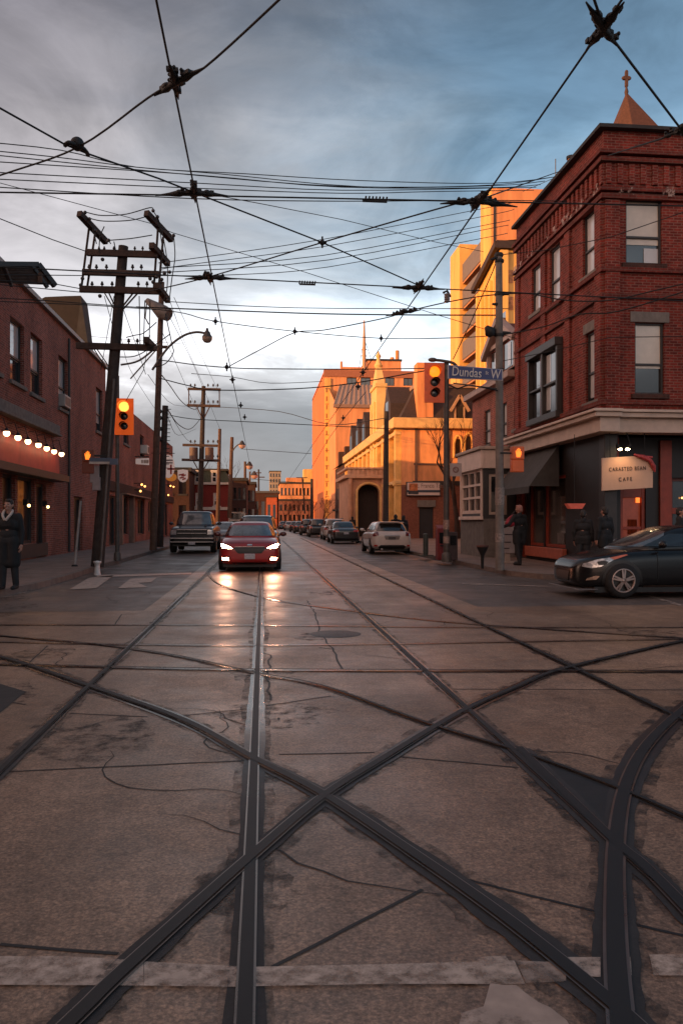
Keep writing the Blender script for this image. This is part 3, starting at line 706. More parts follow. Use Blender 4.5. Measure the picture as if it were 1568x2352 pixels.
# ================================================================== church with mansard roof
XK, YK = 10.96, 62.0
k = thing('church_building', 'sunlit buff church hall with brown mansard roof and a tall yellow stone pinnacle', 'church', (XK, YK, 0))
Ks = sfac(XK, YK); Kw = wfac(XK, YK)
zc = Ks.uz(1000, 975)[1]; KW_ = 24.0; KL = Kw.uz(800, 1000)[0]
kd = Ks.rect(962,995,1165,1238); kdoor = (kd[0], kd[1], .15, kd[3])
goth = [Ks.rect(1045,1058,1008,1052), Ks.rect(1069,1082,1002,1050)]
mb = MB(); zl = Ks.uz(1000, 1114)[1]
Ks.wall(mb, 0, KW_, zl, zc, goth, .3)
mb.poly([(XK+KW_,YK,0),(XK+KW_,YK+KL,0),(XK+KW_,YK+KL,zc),(XK+KW_,YK,zc)])
mb.build('wall', BRK_ORANGE, k, fixn=False)
mb = MB(); Ks.wall(mb, 0, KW_, 0, zl, [kdoor], .3); mb.build('lower_wall', brick('brick_church_low', (.30,.10,.06), (.25,.085,.055), (.2,.1,.075), .35), k, fixn=False)
mb = MB(); Ks.quad(mb, *kdoor[:4], -.28); mb.build('door', pm('church_door', (.02,.022,.028), .5), k)
mb = MB(); Ks.box(mb, kdoor[0]-.15, kdoor[1]+.15, kdoor[3]+.003, kdoor[3]+.55, -.1, .12); mb.build('door_hood', STONE_G, k, bevel=.03)
mb = MB(); Ks.box(mb, .9, KW_, zl-.02, zl+.32, .0, .10); mb.build('dark_band', TRIM_D, k)
mb = MB()
for x in (955, 1030): u = Ks.uz(x,1000)[0]; Ks.box(mb, u-.10, u+.10, zl+.3, zc-.3, .0, .12)
u = Ks.uz(975,1000)[0]; Ks.box(mb, 1.0, 12, 4.4+zl*.35, 4.55+zl*.35, .0, .05)
mb.build('drainpipe', pm('pipe_brown', (.16,.085,.055), .7), k)
for o in goth:
    mb = MB(); Ks.quad(mb, *o, -.25); a, c_, z0, z1 = o
    gwn = mb.build('window', GLASS, k)
    mb = MB()
    arc = [Ks.pt(a-.12,z0,.04)] + [Ks.pt((a+c_)/2 - ((c_-a)/2+.12)*cos(t), z1-.7 + .95*sin(t), .04) for t in [0,.4,.8,1.2,pi/2,1.94,2.34,2.74,pi]] + [Ks.pt(c_+.12,z0,.04)]
    mb.tube(arc, .11, 6); mb.build('stone_arch', STONE_Y, gwn)
# west (street) side: stone with bays
bw_ = []
yy = 2.2
while yy < KL-2: bw_.append((yy, yy+1.5)); yy += 3.4
wo = [(a,b_,1.6,3.8) for a,b_ in bw_] + [(a,b_,5.2,7.9) for a,b_ in bw_]
mb = MB(); Kw.wall(mb, 0, KL, 0, zc, wo, .35); mb.build('street_wall', STONE_Y, k, fixn=False)
for o in wo: Kw.window(k, o, TRIM_D, GLASS, .35, 'sash', .1)
mb = MB()
for i in range(int(KL/3.4)+1):
    u = .5+i*3.4; Kw.box(mb, u-.38, u+.38, .1, zc-.4, .0, .45); Kw.box(mb, u-.46, u+.46, 4.3, 4.75, .0, .56)
mb.build('buttress', STONE_Y, k, bevel=.03)
mb = MB(); Kw.box(mb, -.6, KL, zc-.35, zc+.45, -.3, .75); Ks.box(mb, -.0, KW_, zc-.352, zc+.448, -.3, .6); Kw.box(mb, 0, KL, 8.3, 8.6, .0, .5); Kw.box(mb, 0, KL, 4.45, 4.7, .0, .5)
mb.build('cornice', pm('cornice_stone', (.72,.44,.18), .8, var=.15), k, bevel=.04)
zm = Ks.uz(1000, 880)[1]
mb = MB(); i_ = 1.5
mb.add([(XK-.1,YK-.1,zc+.45),(XK+KW_,YK-.1,zc+.45),(XK+KW_,YK+i_,zm),(XK+i_,YK+i_,zm),(XK-.1,YK+KL,zc+.45),(XK+i_,YK+KL,zm)], [[0,1,2,3],[0,3,5,4]])
mb.add([(XK+i_,YK+i_,zm),(XK+KW_,YK+i_,zm),(XK+KW_,YK+KL,zm+.1),(XK+i_,YK+KL,zm+.1)], [[0,1,2,3]])
mb.build('roof', SLATE, k, fixn=False)
mb = MB(); mb.box(XK+i_-.15, XK+KW_, YK+i_-.15, YK+i_+.25, zm-.1, zm+.2); mb.box(XK+i_-.15, XK+i_+.25, YK+i_+.25, YK+KL, zm-.1, zm+.2); mb.build('roof_curb', pm('curb_pink', (.35,.22,.16), .7), k)
# lit chimney block on the front mansard and two gabled dormers
a, c_, z0, z1 = Ks.rect(957,986,862,972)
mb = MB(); Ks.box(mb, a, a+.7, zc+.45, z1+1.0, -1.3, .05); Ks.box(mb, a+.7, c_+.3, zc+.45, z1-1.2, -1.2, .03); mb.build('chimney', CONC_O, k, bevel=.02)
for (x0,x1,yt) in ((1035,1072,918),):
    a, c_, z0, z1 = Ks.rect(x0,x1,yt,972); m_ = (a+c_)/2
    mb = MB(); mb.prism([Ks.pt(a+.25,z0,.15),Ks.pt(c_-.25,z0,.15),Ks.pt(c_-.25,z1-.7,.15),Ks.pt(m_,z1+.1,.15),Ks.pt(a+.25,z1-.7,.15)], (0,2.2,0)); dmk = mb.build('dormer', SLATE, k)
    mb = MB()
    for s in (a-.1, c_+.1): mb.beam(Ks.pt(s,z1-.95,.25), Ks.pt(m_,z1+.3,.25), .22, .2)
    Ks.box(mb, m_-.42, m_-.30, z0+.2, z1-.6, .14, .25); Ks.box(mb, m_+.30, m_+.42, z0+.2, z1-.6, .14, .25)
    mb.build('dormer_trim', pm('dormer_trim_o', (.42,.25,.16), .7), dmk)
    mb = MB(); Ks.quad(mb, m_-.3, m_+.3, z0+.2, z1-.55, .17); mb.build('pane', GLASS, dmk)
for u in (4.0, 19.5, 25.0, 31.0):
    p = Kw.pt(u, zc+.4, -.3)
    mb = MB(); mb.prism([Kw.pt(u-1.7,zc+.4,.5),Kw.pt(u+1.7,zc+.4,.5),Kw.pt(u+1.7,zc+2.0,.5),Kw.pt(u,zc+3.6,.5),Kw.pt(u-1.7,zc+2.0,.5)], (2.4,0,0)); dd = mb.build('dormer', SLATE, k)
    mb = MB(); Kw.quad(mb, u-.7, u+.7, zc+.7, zc+2.3, .52); mb.build('pane', GLASS, dd)
# tall stone pinnacle tower on the street side
yp = onX(864,1000,XK-.3).y; yp2 = onX(852,1000,XK-.3).y; zp = onX(868,822,XK).z
mb = MB(); mb.box(XK-.3, XK+.6, yp, yp2, .1, zp-2.6)
mb.box(XK-.42, XK+.72, yp-.12, yp2+.12, zp-2.9, zp-2.55)
c0 = Vector((XK+.15,(yp+yp2)/2,0))
mb.add([(XK-.25,yp+.1,zp-2.55),(XK+.55,yp+.1,zp-2.55),(XK+.55,yp2-.1,zp-2.55),(XK-.25,yp2-.1,zp-2.55),(c0.x-.25,c0.y-.4,zp-.8),(c0.x+.25,c0.y-.4,zp-.8),(c0.x+.25,c0.y+.4,zp-.8),(c0.x-.25,c0.y+.4,zp-.8)],[[0,1,5,4],[1,2,6,5],[2,3,7,6],[3,0,4,7],[4,5,6,7]])
mb.lathe([(.3,zp-.8),(.42,zp-.55),(.25,zp-.3),(.16,zp+.1),(.28,zp+.35),(.12,zp+.6),(.0,zp+.9)], (c0.x,c0.y,0), n=10)
for s in (.25,.75): mb.box(XK-.5, XK-.3, yp+(yp2-yp)*s-.3, yp+(yp2-yp)*s+.3, .1, zp-4.2)
mb.build('pinnacle', pm('stone_yellow_b', (.76,.50,.20), .8, var=.14, scale=.8), k, bevel=.03)
mb = MB(); mb.box(XK-.318, XK-.303, yp+(yp2-yp)*.35, yp+(yp2-yp)*.65, zp-7.5, zp-5); mb.build('pinnacle_window', GLASS, k)
# projecting entrance porch with an arch and balustrade
Yp0 = 69.0; Px = onY(799,1150,Yp0).x; Pf = sfac(Px, Yp0); PL = XK - Px; PD = 8.0
zb0, zb1 = onY(840,1091,Yp0).z, onY(840,1075,Yp0).z
PORT = pm('portal_stone', (.50,.26,.16), .8, var=.25, scale=1.6, bump=.2)
a0 = Pf.uz(822,1150)[0]; a1 = Pf.uz(871,1150)[0]; mid = (a0+a1)/2; r_ = (a1-a0)/2; zsp = onY(846,1122,Yp0).z-.35
mb = MB(); Pf.quad(mb, 0, a0, .1, zb0-.3, 0); Pf.quad(mb, a1, PL, .1, zb0-.3, 0)
tp = [(mid-r_*cos(t), zsp+r_*.75*sin(t)) for t in [pi*i/12 for i in range(13)]]
for i in range(12):
    mb.poly([Pf.pt(tp[i][0],tp[i][1]),Pf.pt(tp[i+1][0],tp[i+1][1]),Pf.pt(tp[i+1][0],zb0-.3),Pf.pt(tp[i][0],zb0-.3)])
    mb.poly([Pf.pt(tp[i][0],tp[i][1]),Pf.pt(tp[i+1][0],tp[i+1][1]),Pf.pt(tp[i+1][0],tp[i+1][1],-.8),Pf.pt(tp[i][0],tp[i][1],-.8)])
for a_ in (a0,a1): mb.poly([Pf.pt(a_,.1),Pf.pt(a_,zsp),Pf.pt(a_,zsp,-.8),Pf.pt(a_,.1,-.8)])
mb.poly([Pf.pt(0,.1),Pf.pt(0,.1,-PD),Pf.pt(0,zb0-.3,-PD),Pf.pt(0,zb0-.3)])
mb.build('portal', PORT, k, fixn=False)
mb = MB(); mb.tube([Pf.pt(a_,z_,.05) for a_,z_ in [(a0-.12,.1)]+[(mid-(r_+.12)*cos(t), zsp+(r_*.75+.12)*sin(t)) for t in [pi*i/12 for i in range(13)]]+[(a1+.12,.1)]], .12, 8); mb.build('arch_moulding', MATS['cornice_stone'], k)
mb = MB(); Pf.quad(mb, a0-.3, a1+.3, .1, zb0-.4, -1.6); mb.build('portal_door', pm('portal_dark', (.03,.018,.015), .7), k)
mb = MB(); Pf.box(mb, -.35, PL-.02, zb0-.3, zb0, -PD, .4); Pf.box(mb, -.2, PL-.02, zb1-.12, zb1+.05, -.1, .25); Pf.box(mb, -.21, .15, zb1-.122, zb1+.052, -PD, -.11)
n = 8
for i in range(n): Pf.box(mb, i*(PL-.3)/n+.02, i*(PL-.3)/n+.22, zb0, zb1-.12, 0, .18)
Pf.box(mb, -.05, PL-.03, zb0, zb1-.12, .04, .10)
mb.build('balustrade', pm('balustrade', (.58,.34,.22), .8, var=.2), k, bevel=.02)
for u in (.18, a1+.35):
    mb = MB(); mb.cyl(Pf.pt(u,.1,.20), Pf.pt(u,zb0-.3,.20), .2, .17, 12); mb.build('column', PORT, k)
# shop sign
s0 = sfac(XK, YK-.25); a, c_, z0, z1 = s0.rect(933,1011,1107,1139)
sg = thing('shop_sign', 'wide white sign with dark blue stripe over the church side door', 'sign', s0.pt((a+c_)/2,z0))
mb = MB(); s0.box(mb, a, c_, z0, z1, -.2, 0); mb.build('frame', TRIM_D, sg)
mb = MB(); s0.box(mb, a+.06, c_-.06, z0+.06, z1-.06, 0, .02); mb.build('panel', pm('sign_white', (.62,.50,.46), .5, var=.06), sg)
mb = MB(); hh = z1-z0; s0.box(mb, a+.06, c_-.06, z0+hh*.25, z0+hh*.42, .02, .03); mb.build('stripe', pm('sign_navy', (.03,.05,.08), .5), sg)
mb = MB(); s0.box(mb, a+.2, a+.2+hh*.62, z0+hh*.36, z1-.12, .03, .04); mb.build('emblem', pm('sign_orange', (.42,.13,.04), .5, var=.7, scale=4), sg)
mb = MB(); s0.box(mb, a+.12, a+.12+hh*.75, z0+hh*.12, z0+hh*.36, .032, .042); mb.build('emblem', pm('sign_black', (.03,.03,.035), .5, var=.4), sg)
text('St. Francis Table', .50, pm('sign_brown', (.20,.13,.10), .6), 'lettering', sg, s0.pt((a+c_)/2+.55, z0+hh*.72, .035), (1,0,0), (0,0,1), sx=.76)

# ================================================================== dark brick row with chimneys before the hospital
Yr = YK+KL+.5
r = thing('row_house', 'dark brown brick house with two chimneys beside the church portal', 'house', (10.6, Yr, 0))
Rw = wfac(10.6, Yr); Rs = sfac(10.6, Yr); RL = 14.0
zr = onX(800,1058,10.6).z
ro = [(1.5+2.6*i,2.6+2.6*i,z,z+1.7) for i in range(4) for z in (1.4,4.5)]
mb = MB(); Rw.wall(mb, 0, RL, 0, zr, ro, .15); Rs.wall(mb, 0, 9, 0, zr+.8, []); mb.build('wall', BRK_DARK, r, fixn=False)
for o in ro: Rw.window(r, o, TRIM_W, GLASS, .15, 'sash', .1)
mb = MB(); mb.add([(10.2,Yr-.2,zr),(10.2,Yr+RL,zr),(14,Yr+RL,zr+1.6),(14,Yr-.2,zr+1.6),(20,Yr-.2,zr+1.6),(20,Yr+RL,zr+1.6)],[[0,1,2,3],[3,2,5,4]]); mb.build('roof', ROOF_D, r, fixn=False)
mb = MB(); 
for y_, zt2 in ((Yr+1.0, onX(781,1038,10.9).z),(Yr+9, zr+2.2)): mb.box(10.7, 11.7, y_, y_+1.4, zr-.5, zt2)
mb.build('chimney', BRK_DARK, r)
mb = MB()
for u in (2,6,10): mb.box(10.0,10.6,Yr+u,Yr+u+1.6,2.9,3.15)
mb.build('porch', TRIM_D, r)

# ================================================================== hospital block
Yq = 139.0; XQ = onY(745,1000,Yq).x
q = thing('hospital_block', 'tall orange sunlit institutional block with rooftop penthouse and standing seam lean-to', 'building', (XQ, Yq, 0))
zq = onY(800,850,Yq).z; zp1 = onY(800,866,Yq).z
Qs = sfac(XQ, Yq); Qw = wfac(XQ, Yq); QW = 34.0; QL = Qw.uz(717,1000)[0]
qo = [Qs.rect(x0,x1,867,886) for x0,x1 in ((796,819),(828,851),(866,878),(884,906),(926,948),(956,978))]
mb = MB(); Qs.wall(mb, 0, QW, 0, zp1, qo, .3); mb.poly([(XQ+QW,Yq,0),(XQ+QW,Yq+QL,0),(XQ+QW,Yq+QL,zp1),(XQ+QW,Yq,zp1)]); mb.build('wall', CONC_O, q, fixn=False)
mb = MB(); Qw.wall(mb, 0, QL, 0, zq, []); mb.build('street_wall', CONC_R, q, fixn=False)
for o in qo: Qs.window(q, o, TRIM_D, GLASS, .3, 'g21', .12)
mb = MB(); Qs.box(mb, -.1, QW, zp1, zq, -1, .15); mb.box(XQ, XQ+QW, Yq+1, Yq+QL, zq-.6, zq-.3); mb.build('parapet', pm('parapet_red', (.36,.13,.07), .8, var=.12), q)
# vertical stair strip
a, c_, z0, z1 = Qs.rect(762,773,880,1180)
mb = MB(); Qs.box(mb, 0.02, a-.2, .1, zp1-.3, .0, .25); mb.build('pale_strip', CONC_Y, q)
mb = MB()
for j in range(9): Qs.box(mb, .1, a-.3, 3+j*2.7, 3.12+j*2.7, .25, .28)
for j in range(16): Qs.box(mb, a-1.05, a-.85, 1.5+j*1.5, 2.3+j*1.5, .25, .29)
mb.build('strip_joint', pm('joint_brown', (.22,.11,.06), .8), q)
# forward wing with sloping seamed roof
Yf = 126.0; f_ = sfac(onY(771,1000,Yf).x, Yf); w1 = onY(905,1000,Yf).x - f_.o.x
ze1 = onY(800,928,Yf).z; ze2 = onY(800,884,Yf+9).z
mb = MB(); f_.wall(mb, 0, w1, 0, ze1, []); mb.poly([f_.pt(0,0,0),f_.pt(0,0,-13),f_.pt(0,ze1,-13),f_.pt(0,ze1,0)])
mb.poly([f_.pt(0,ze1,0),f_.pt(0,ze1,-13),f_.pt(.0,ze2,-13)]); mb.build('wing_wall', CONC_O, q, fixn=False)
mb = MB(); mb.poly([f_.pt(-.3,ze1-.1,.3),f_.pt(w1,ze1-.1,.3),f_.pt(w1,ze2,-9),f_.pt(1.6,ze2,-9)])
for i in range(13):
    x = i*w1/12.; mb.beam(f_.pt(x-.3*(1-x/w1),ze1-.05,.3), f_.pt(1.6+x*(w1-1.6)/w1,ze2+.06,-9), .14, .16)
mb.build('seamed_roof', SEAM, q, fixn=False)
mb = MB(); f_.box(mb, -.4, w1, ze1-.6, ze1-.1, -.2, .35); mb.build('gutter', pm('gutter', (.28,.16,.11), .6), q)
# penthouse, mast, pipes
Yp = Yq+6
mb = MB(); x0 = onY(843,830,Yp).x; x1 = onY(921,830,Yp).x; zt3 = onY(880,829,Yp).z
mb.box(x0, x1, Yp, Yp+9, zq-.5, zt3); xx0 = onY(787,850,Yp).x; mb.box(xx0, x0, Yp, Yp+8, zq-.5, onY(815,843,Yp).z); mb.build('penthouse', CONC_O, q)
mb = MB(); mb.box(x0-.15, x1+.15, Yp-.15, Yp+9.1, zt3+.003, zt3+.35); mb.build('penthouse_coping', ROOF_D, q)
mb = MB(); m0 = onY(836,830,Yp); m1 = onY(836,736,Yp)
mb.cyl((m0.x,Yp,zq-.5), (m1.x,Yp,m0.z+3.2), .42, .30, 8); mb.cyl((m1.x,Yp,m0.z+3.2), m1, .30, .12, 8)
for z in (1.0,2.2): mb.cyl((m0.x-.5,Yp,m0.z+z),(m0.x+.5,Yp,m0.z+z),.08,n=6)
mb.build('mast', pm('mast_orange', (.55,.30,.16), .6), q)
mb = MB(); 
for e in ((onY(822,850,Yp).x),(onY(868,828,Yp).x)): mb.cyl((e,Yp+1,zq), (m0.x,Yp,m0.z+4.2), .05, n=5)
mb.build('guy_rod', IRON, q)
mb = MB(); e = onY(916,828,Yp); mb.cyl((e.x,Yp+2,zt3), (e.x,Yp+2,onY(916,800,Yp).z), .38); e = onY(904,828,Yp); mb.cyl((e.x,Yp+2,zt3), (e.x,Yp+2,onY(904,816,Yp).z), .40); e = onY(785,850,Yp); mb.cyl((e.x,Yp+1,zq), (e.x,Yp+1,onY(785,828,Yp).z), .22)
mb.build('flue', CONC_O, q)

# ================================================================== tall apartment tower behind the red corner
Yt = 68.3; XT = onY(1130,600,Yt).x
t = thing('apartment_tower', 'tall orange tower with grey balconies rising behind the red corner building', 'building', (XT, Yt, 0))
Ts = sfac(XT, Yt); Tw = wfac(XT, Yt); zT = onY(1130,430,Yt).z
mb = MB(); mb.box(XT+.01, XT+26, Yt, Yt+3.4, 0, zT); mb.build('slab', CONC_O, t)
mb = MB(); Tw.box(mb, 0.02, 3.3, 0, zT-.05, 0.0, .14); mb.build('end_strip', CONC_Y, t)
TL = Tw.uz(1040,800)[0]; TL2 = Tw.uz(1062,800)[0]; zT2 = onX(1050,577,XT).z
mb = MB(); Tw.box(mb, TL2, TL, 0, zT2, -8, .3); mb.build('end_fin', CONC_Y, t)
mb = MB(); Tw.box(mb, 3.4, TL2, 0, zT-3.2, -8, -1.4); mb.build('core', pm('core_orange', (.46,.21,.10), .8), t)
mb = MB()
for j in range(11):
    z = 2.0+j*2.62
    if z < zT-4: Tw.box(mb, 3.4, TL2-.02, z, z+1.75, -1.3, .05)
mb.build('balcony', pm('balcony_grey', (.17,.14,.135), .7, var=.15), t)
mb = MB()
for j in range(11):
    z = 1.78+j*2.62
    if z < zT-4: Tw.box(mb, 3.4, TL2-.03, z, z+.2, -1.35, .0)
mb.build('balcony_slab', MATS['core_orange'], t)
mb = MB(); Ts.box(mb, .1, .28, 12, zT-1, -.02, .08); mb.build('downpipe', TRIM_D, t)
# aerial on its roof
ae = MB(); p0 = onT(1275,430,70); p1 = onT(1275,365,70); ae.cyl((p0.x,p0.y,zT-.5), p1, .04, n=6)
tag(ae.build('aerial', METAL_P), 'thin rooftop aerial standing on the orange tower', 'aerial')

# yellow gabled church wing in front of the tower
Yg = 52.0; XG = onY(1147,600,Yg).x
gb = thing('gabled_church_wing', 'sunlit yellow stone wing with brown sloping roof edge in front of the tower', 'building', (XG, Yg, 0))
Gs = sfac(XG, Yg); Gw = wfac(XG, Yg); zG = onY(1147,566,Yg).z; GL = Gw.uz(1097,700)[0]; zG2 = onX(1099,664,XG).z
gop = [Gs.rect(1158,1178,620+i*62,650+i*62) for i in range(3)]
mb = MB(); Gs.wall(mb, 0, 12, 0, zG, [], .2)
mb.poly([Gw.pt(0,0),Gw.pt(GL,0),Gw.pt(GL,zG2),Gw.pt(0,zG)])
mb.poly([Gw.pt(GL,0),Gw.pt(GL,0,-12),Gw.pt(GL,zG2,-12),Gw.pt(GL,zG2)])
mb.build('wall', CONC_Y, gb, fixn=False)
mb = MB(); mb.poly([Gw.pt(-.3,zG+.25,.35),Gw.pt(GL+.3,zG2+.2,.35),Gw.pt(GL+.3,zG2+.5,-12),Gw.pt(-.3,zG+1.6,-12)]); mb.beam(Gw.pt(-.3,zG+.05,.3),Gw.pt(GL+.3,zG2,.3),.3,.45); Gs.box(mb, -.3, 12, zG-.2, zG+.3, -.1, .35)
mb.build('roof', SLATE, gb, fixn=False)
mb = MB()
for i in range(5): Gw.box(mb, .3+GL*i/5, .6+GL*i/5, 4, zG2-.5, .0, .3)
Gs.box(mb, .0, .5, 3, zG-.3, .0, .25); Gs.box(mb, 2.6, 3.0, 3, zG-.3, 0, .2)
mb.build('buttress', CONC_Y, gb)
mb = MB()
for o in gop: Gs.box(mb, *o, .0, .04)
mb.build('lattice_panel', pm('lattice', (.45,.20,.09), .8, var=.6, scale=5), gb)

# church spire with cross
sp_ = onT(1448,310,60); SPX, SPY = sp_.x, sp_.y; w_ = 1.62
zs0 = onT(1448,330,60).z; zs1 = onT(1437,212,60).z
s = thing('church_spire', 'pyramid spire with a stone cross above the corner building roof', 'spire', (SPX, SPY, 0))
mb = MB(); mb.box(SPX-w_*.95, SPX+w_*.95, SPY-w_*.95, SPY+w_*.95, 0, zs0); mb.build('tower', BRK_BROWN, s)
mb = MB(); cx = onT(1437,212,60).x
a8 = [(SPX+w_*1.1*cos(pi/8+i*pi/4), SPY+w_*1.1*sin(pi/8+i*pi/4), zs0) for i in range(8)]
a8 = [(SPX-w_,SPY-w_*.35,zs0),(SPX-w_*.35,SPY-w_,zs0),(SPX+w_*1.2,SPY-w_,zs0),(SPX+w_*1.25,SPY+w_,zs0),(SPX-w_,SPY+w_,zs0)]
mb.add(a8+[(cx,SPY,zs1)], [[i,(i+1)%5,5] for i in range(5)]); mb.build('roof', pm('spire_tile', (.075,.030,.020), .8, var=.3, scale=6, bump=.4), s)
mb = MB(); mb.lathe([(.10,zs1-.3),(.16,zs1),(.09,zs1+.25),(.08,zs1+.5)], (cx,SPY,0), n=8)
zc1 = onT(1437,165,60).z
mb.box(cx-.10, cx+.10, SPY-.10, SPY+.10, zs1+.4, zc1); mb.box(cx-.26, cx+.26, SPY-.101, SPY+.101, zc1-.62, zc1-.38)
for dx, dz in ((-.26,-.50),(.26,-.50),(0,0)): mb.sphere((cx+dx,SPY,zc1+dz),.12,8,6)
mb.build('cross', pm('cross_stone', (.07,.035,.027), .8), s)
# unseen block added behind the camera to throw evening shade over the street
bb = MB(); bb.box(-84,-9,-34,-2.2,0,21.0)
bo = [(-46+.0,0,0,0)]
struct(bb.build('added_shade_block', BRK_BROWN))
# ================================================================== left corner brick building
XL = -8.2; YL0 = 17.6
lb = thing('brick_building', 'two storey brown brick building at left with lit red signboard and grey roof edge', 'building', (XL, YL0, 0))
E = efac(XL, YL0); LL = E.uz(243,850)[0]; zL = E.uz(60,668)[1]
lo = [E.rect(24,56,737,880), E.rect(71,98,772,908), E.rect(135,156,822,940), E.rect(221,236,893,992), (E.rect(24,56,737,880)[0]-2.2, E.rect(24,56,737,880)[0]-1.0, E.rect(24,56,737,880)[2], E.rect(24,56,737,880)[3])]
gl = [(.8,3.2,.7,3.04),(3.4,5.7,.7,3.04),(5.95,8.5,.7,3.04),(8.75,10.1,.15,3.04),(10.35,12.4,.7,3.04),(12.6,13.9,.15,2.9), (18.5,20.2,.15,2.6)]
mb = MB(); E.wall(mb, 0, LL, 0, zL, lo+gl, .2)
mb.poly([E.pt(0,0),E.pt(0,0,-14),E.pt(0,zL,-14),E.pt(0,zL)]); mb.poly([E.pt(LL,0),E.pt(LL,0,-14),E.pt(LL,zL,-14),E.pt(LL,zL)]); mb.poly([E.pt(0,zL-.3),E.pt(LL,zL-.3),E.pt(LL,zL-.3,-14),E.pt(0,zL-.3,-14)])
mb.build('wall', BRK_BROWN, lb, fixn=False)
for i, o in enumerate(lo): E.window(lb, o, TRIM_D, GLASS, .2, 'sash', .07, STONE_G, None, BLIND_W if i < 4 else None, .62 if i < 2 else .8)
SHOPD = pm('left_shop_dark', (.018,.015,.015), .3, var=.4, scale=2, coat=.4)
for i, o in enumerate(gl): E.window(lb, o, TRIM_D, pm('warm_pane', (.12,.035,.02), .3, var=.6, scale=2.0, emit=(1,.20,.07), estr=.16) if i == 2 else SHOPD, .2, 'g22' if i < 3 else 'g11', .11)
mb = MB(); E.box(mb, -.1, LL+.1, zL-.02, zL+.14, -.4, .16); mb.build('roof_edge', pm('roof_edge_grey', (.24,.22,.21), .5, var=.1), lb)
z2 = onX(60,975,XL+.1).z
mb = MB(); E.box(mb, 0, 15.2, z2+.10, z2+.46, 0, .22); E.box(mb, 0, 15.2, z2+.02, z2+.10, 0, .30); mb.build('cornice', STONE_G, lb, bevel=.02)
# wall lamps of the storefront
for px_, py_ in ((65,1160),(109,1163)):
    c = onX(px_, py_, XL+.16)
    mb = MB(); mb.obox(c+Vector((-.08,0,.1)), (.08,0,0), (0,.05,0), (0,0,.1)); wl = mb.build('wall_lamp', IRON, lb)
    mb = MB(); mb.sphere(c+Vector((.03,0,-.02)), .055, 8, 6); mb.build('bulb', emis('lamp_bulb', (1,.55,.2), 8), wl)
# air conditioner in the third window
o = lo[2]; mb = MB(); E.box(mb, o[0]+.15, o[1]-.35, o[2]+.05, o[2]+.55, -.15, .22); acn = mb.build('air_conditioner', pm('ac_grey', (.35,.32,.30), .5, var=.1), lb, bevel=.02)
mb = MB(); E.box(mb, o[0]+.24, o[1]-.44, o[2]+.13, o[2]+.47, .22, .226); mb.build('grille', TRIM_D, acn)
mb = MB(); 
for u in (17.3,): mb.cyl(E.pt(u,.2,.08), E.pt(u,zL-.3,.08), .055, n=8)
mb.build('downpipe', TRIM_D, lb)
# lower dark opening bulkhead
mb = MB(); E.box(mb, .4, 14.0, 3.12, 3.26, 0, .16); E.box(mb, .4, 14.0, .2, .68, .0, .06); mb.build('shopfront_trim', TRIM_D, lb)
# red signboard with lamps
fb = thing('red_signboard', 'long plain red signboard lit by a row of round bulbs on the left brick building', 'signboard', (XL, YL0, 3.3))
G = efac(XL+.24, YL0); g1u = G.uz(137,1060)[0]; gz0, gz1 = 3.30, 4.28
mb = MB(); G.box(mb, .2, g1u, gz0, gz1, -.22, 0); mb.build('board', pm('sign_red', (.50,.065,.055), .55, var=.2, scale=1.5), fb)
for j, (x, y) in enumerate([(16,995),(42,1005),(65,1014),(89,1022),(108,1030),(125,1037),(142,1043)]):
    c = onX(x, y, XL+.55)
    lm = MB(); lm.tube([(XL+.22,c.y,gz1+.30),(XL+.45,c.y,gz1+.34),(XL+.55,c.y,c.z+.12)], .014, 6); lm.lathe([(.03,.16),(.06,.10),(.10,.05)], c, n=10)
    go = lm.build('gooseneck', IRON, fb)
    mb = MB(); mb.sphere(c, .10, 12, 8); mb.build('bulb', emis('sign_bulb', (1,.56,.28), 9), go)
dk = MB(); G.box(dk, .2, g1u+.2, 3.05, 3.295, -.2, .35); dk.build('valance', TRIM_D, fb)

# dark gabled block on the roof behind + rooftop canopy
rb_ = thing('roof_block', 'dark brown slab sided attic block standing on the left building roof', 'building', (XL-2.6, 43, zL))
Xb = XL-1.2
a = onX(105,682,Xb); b_ = onX(186,680,Xb); c = onX(206,800,Xb); d = onX(240,900,Xb)
Yb = 43.6
pts = [onY(88,690,Yb), onY(104,682,Yb), onY(150,680,Yb), onY(186,679,Yb), onY(195,742,Yb), onY(203,815,Yb), onY(208,858,Yb), onY(60,858,Yb), onY(60,700,Yb)]
mb = MB(); mb.prism(pts, (0,1.6,0)); mb.build('wall', pm('attic_brown', (.016,.011,.010), .8, var=.35, scale=3), rb_)
mb = MB(); mb.prism([onY(173,790,Yb-.02),onY(186,682,Yb-.02),onY(204,800,Yb-.02),onY(207,856,Yb-.02),onY(190,856,Yb-.02)], (0,.02,0)); mb.build('side_cladding', ROOF_D, rb_)
cn = thing('rooftop_canopy', 'slatted flat canopy on two posts above the left roof edge', 'canopy', onT(60,690,27))
q4 = [onT(-60,606,23), onT(88,607,25), onT(127,657,25.5), onT(-60,650,23.5)]
mb = MB()
for i in range(7):
    s0, s1 = i/7, (i+.72)/7
    A0 = q4[0].lerp(q4[3], s0); B0 = q4[1].lerp(q4[2], s0); A1 = q4[0].lerp(q4[3], s1); B1 = q4[1].lerp(q4[2], s1)
    mb.prism([A0,B0,B1,A1], (0,0,.07))
mb.build('slats', WOOD_A, cn)
mb = MB()
for x in (.0,.45,.9): mb.beam(q4[0].lerp(q4[1],x)+Vector((0,0,-.05)), q4[3].lerp(q4[2],x)+Vector((0,0,-.05)), .1, .1)
mb.beam(q4[1],q4[2],.14,.16); mb.beam(q4[0],q4[1],.12,.14); mb.build('frame', TRIM_D, cn)
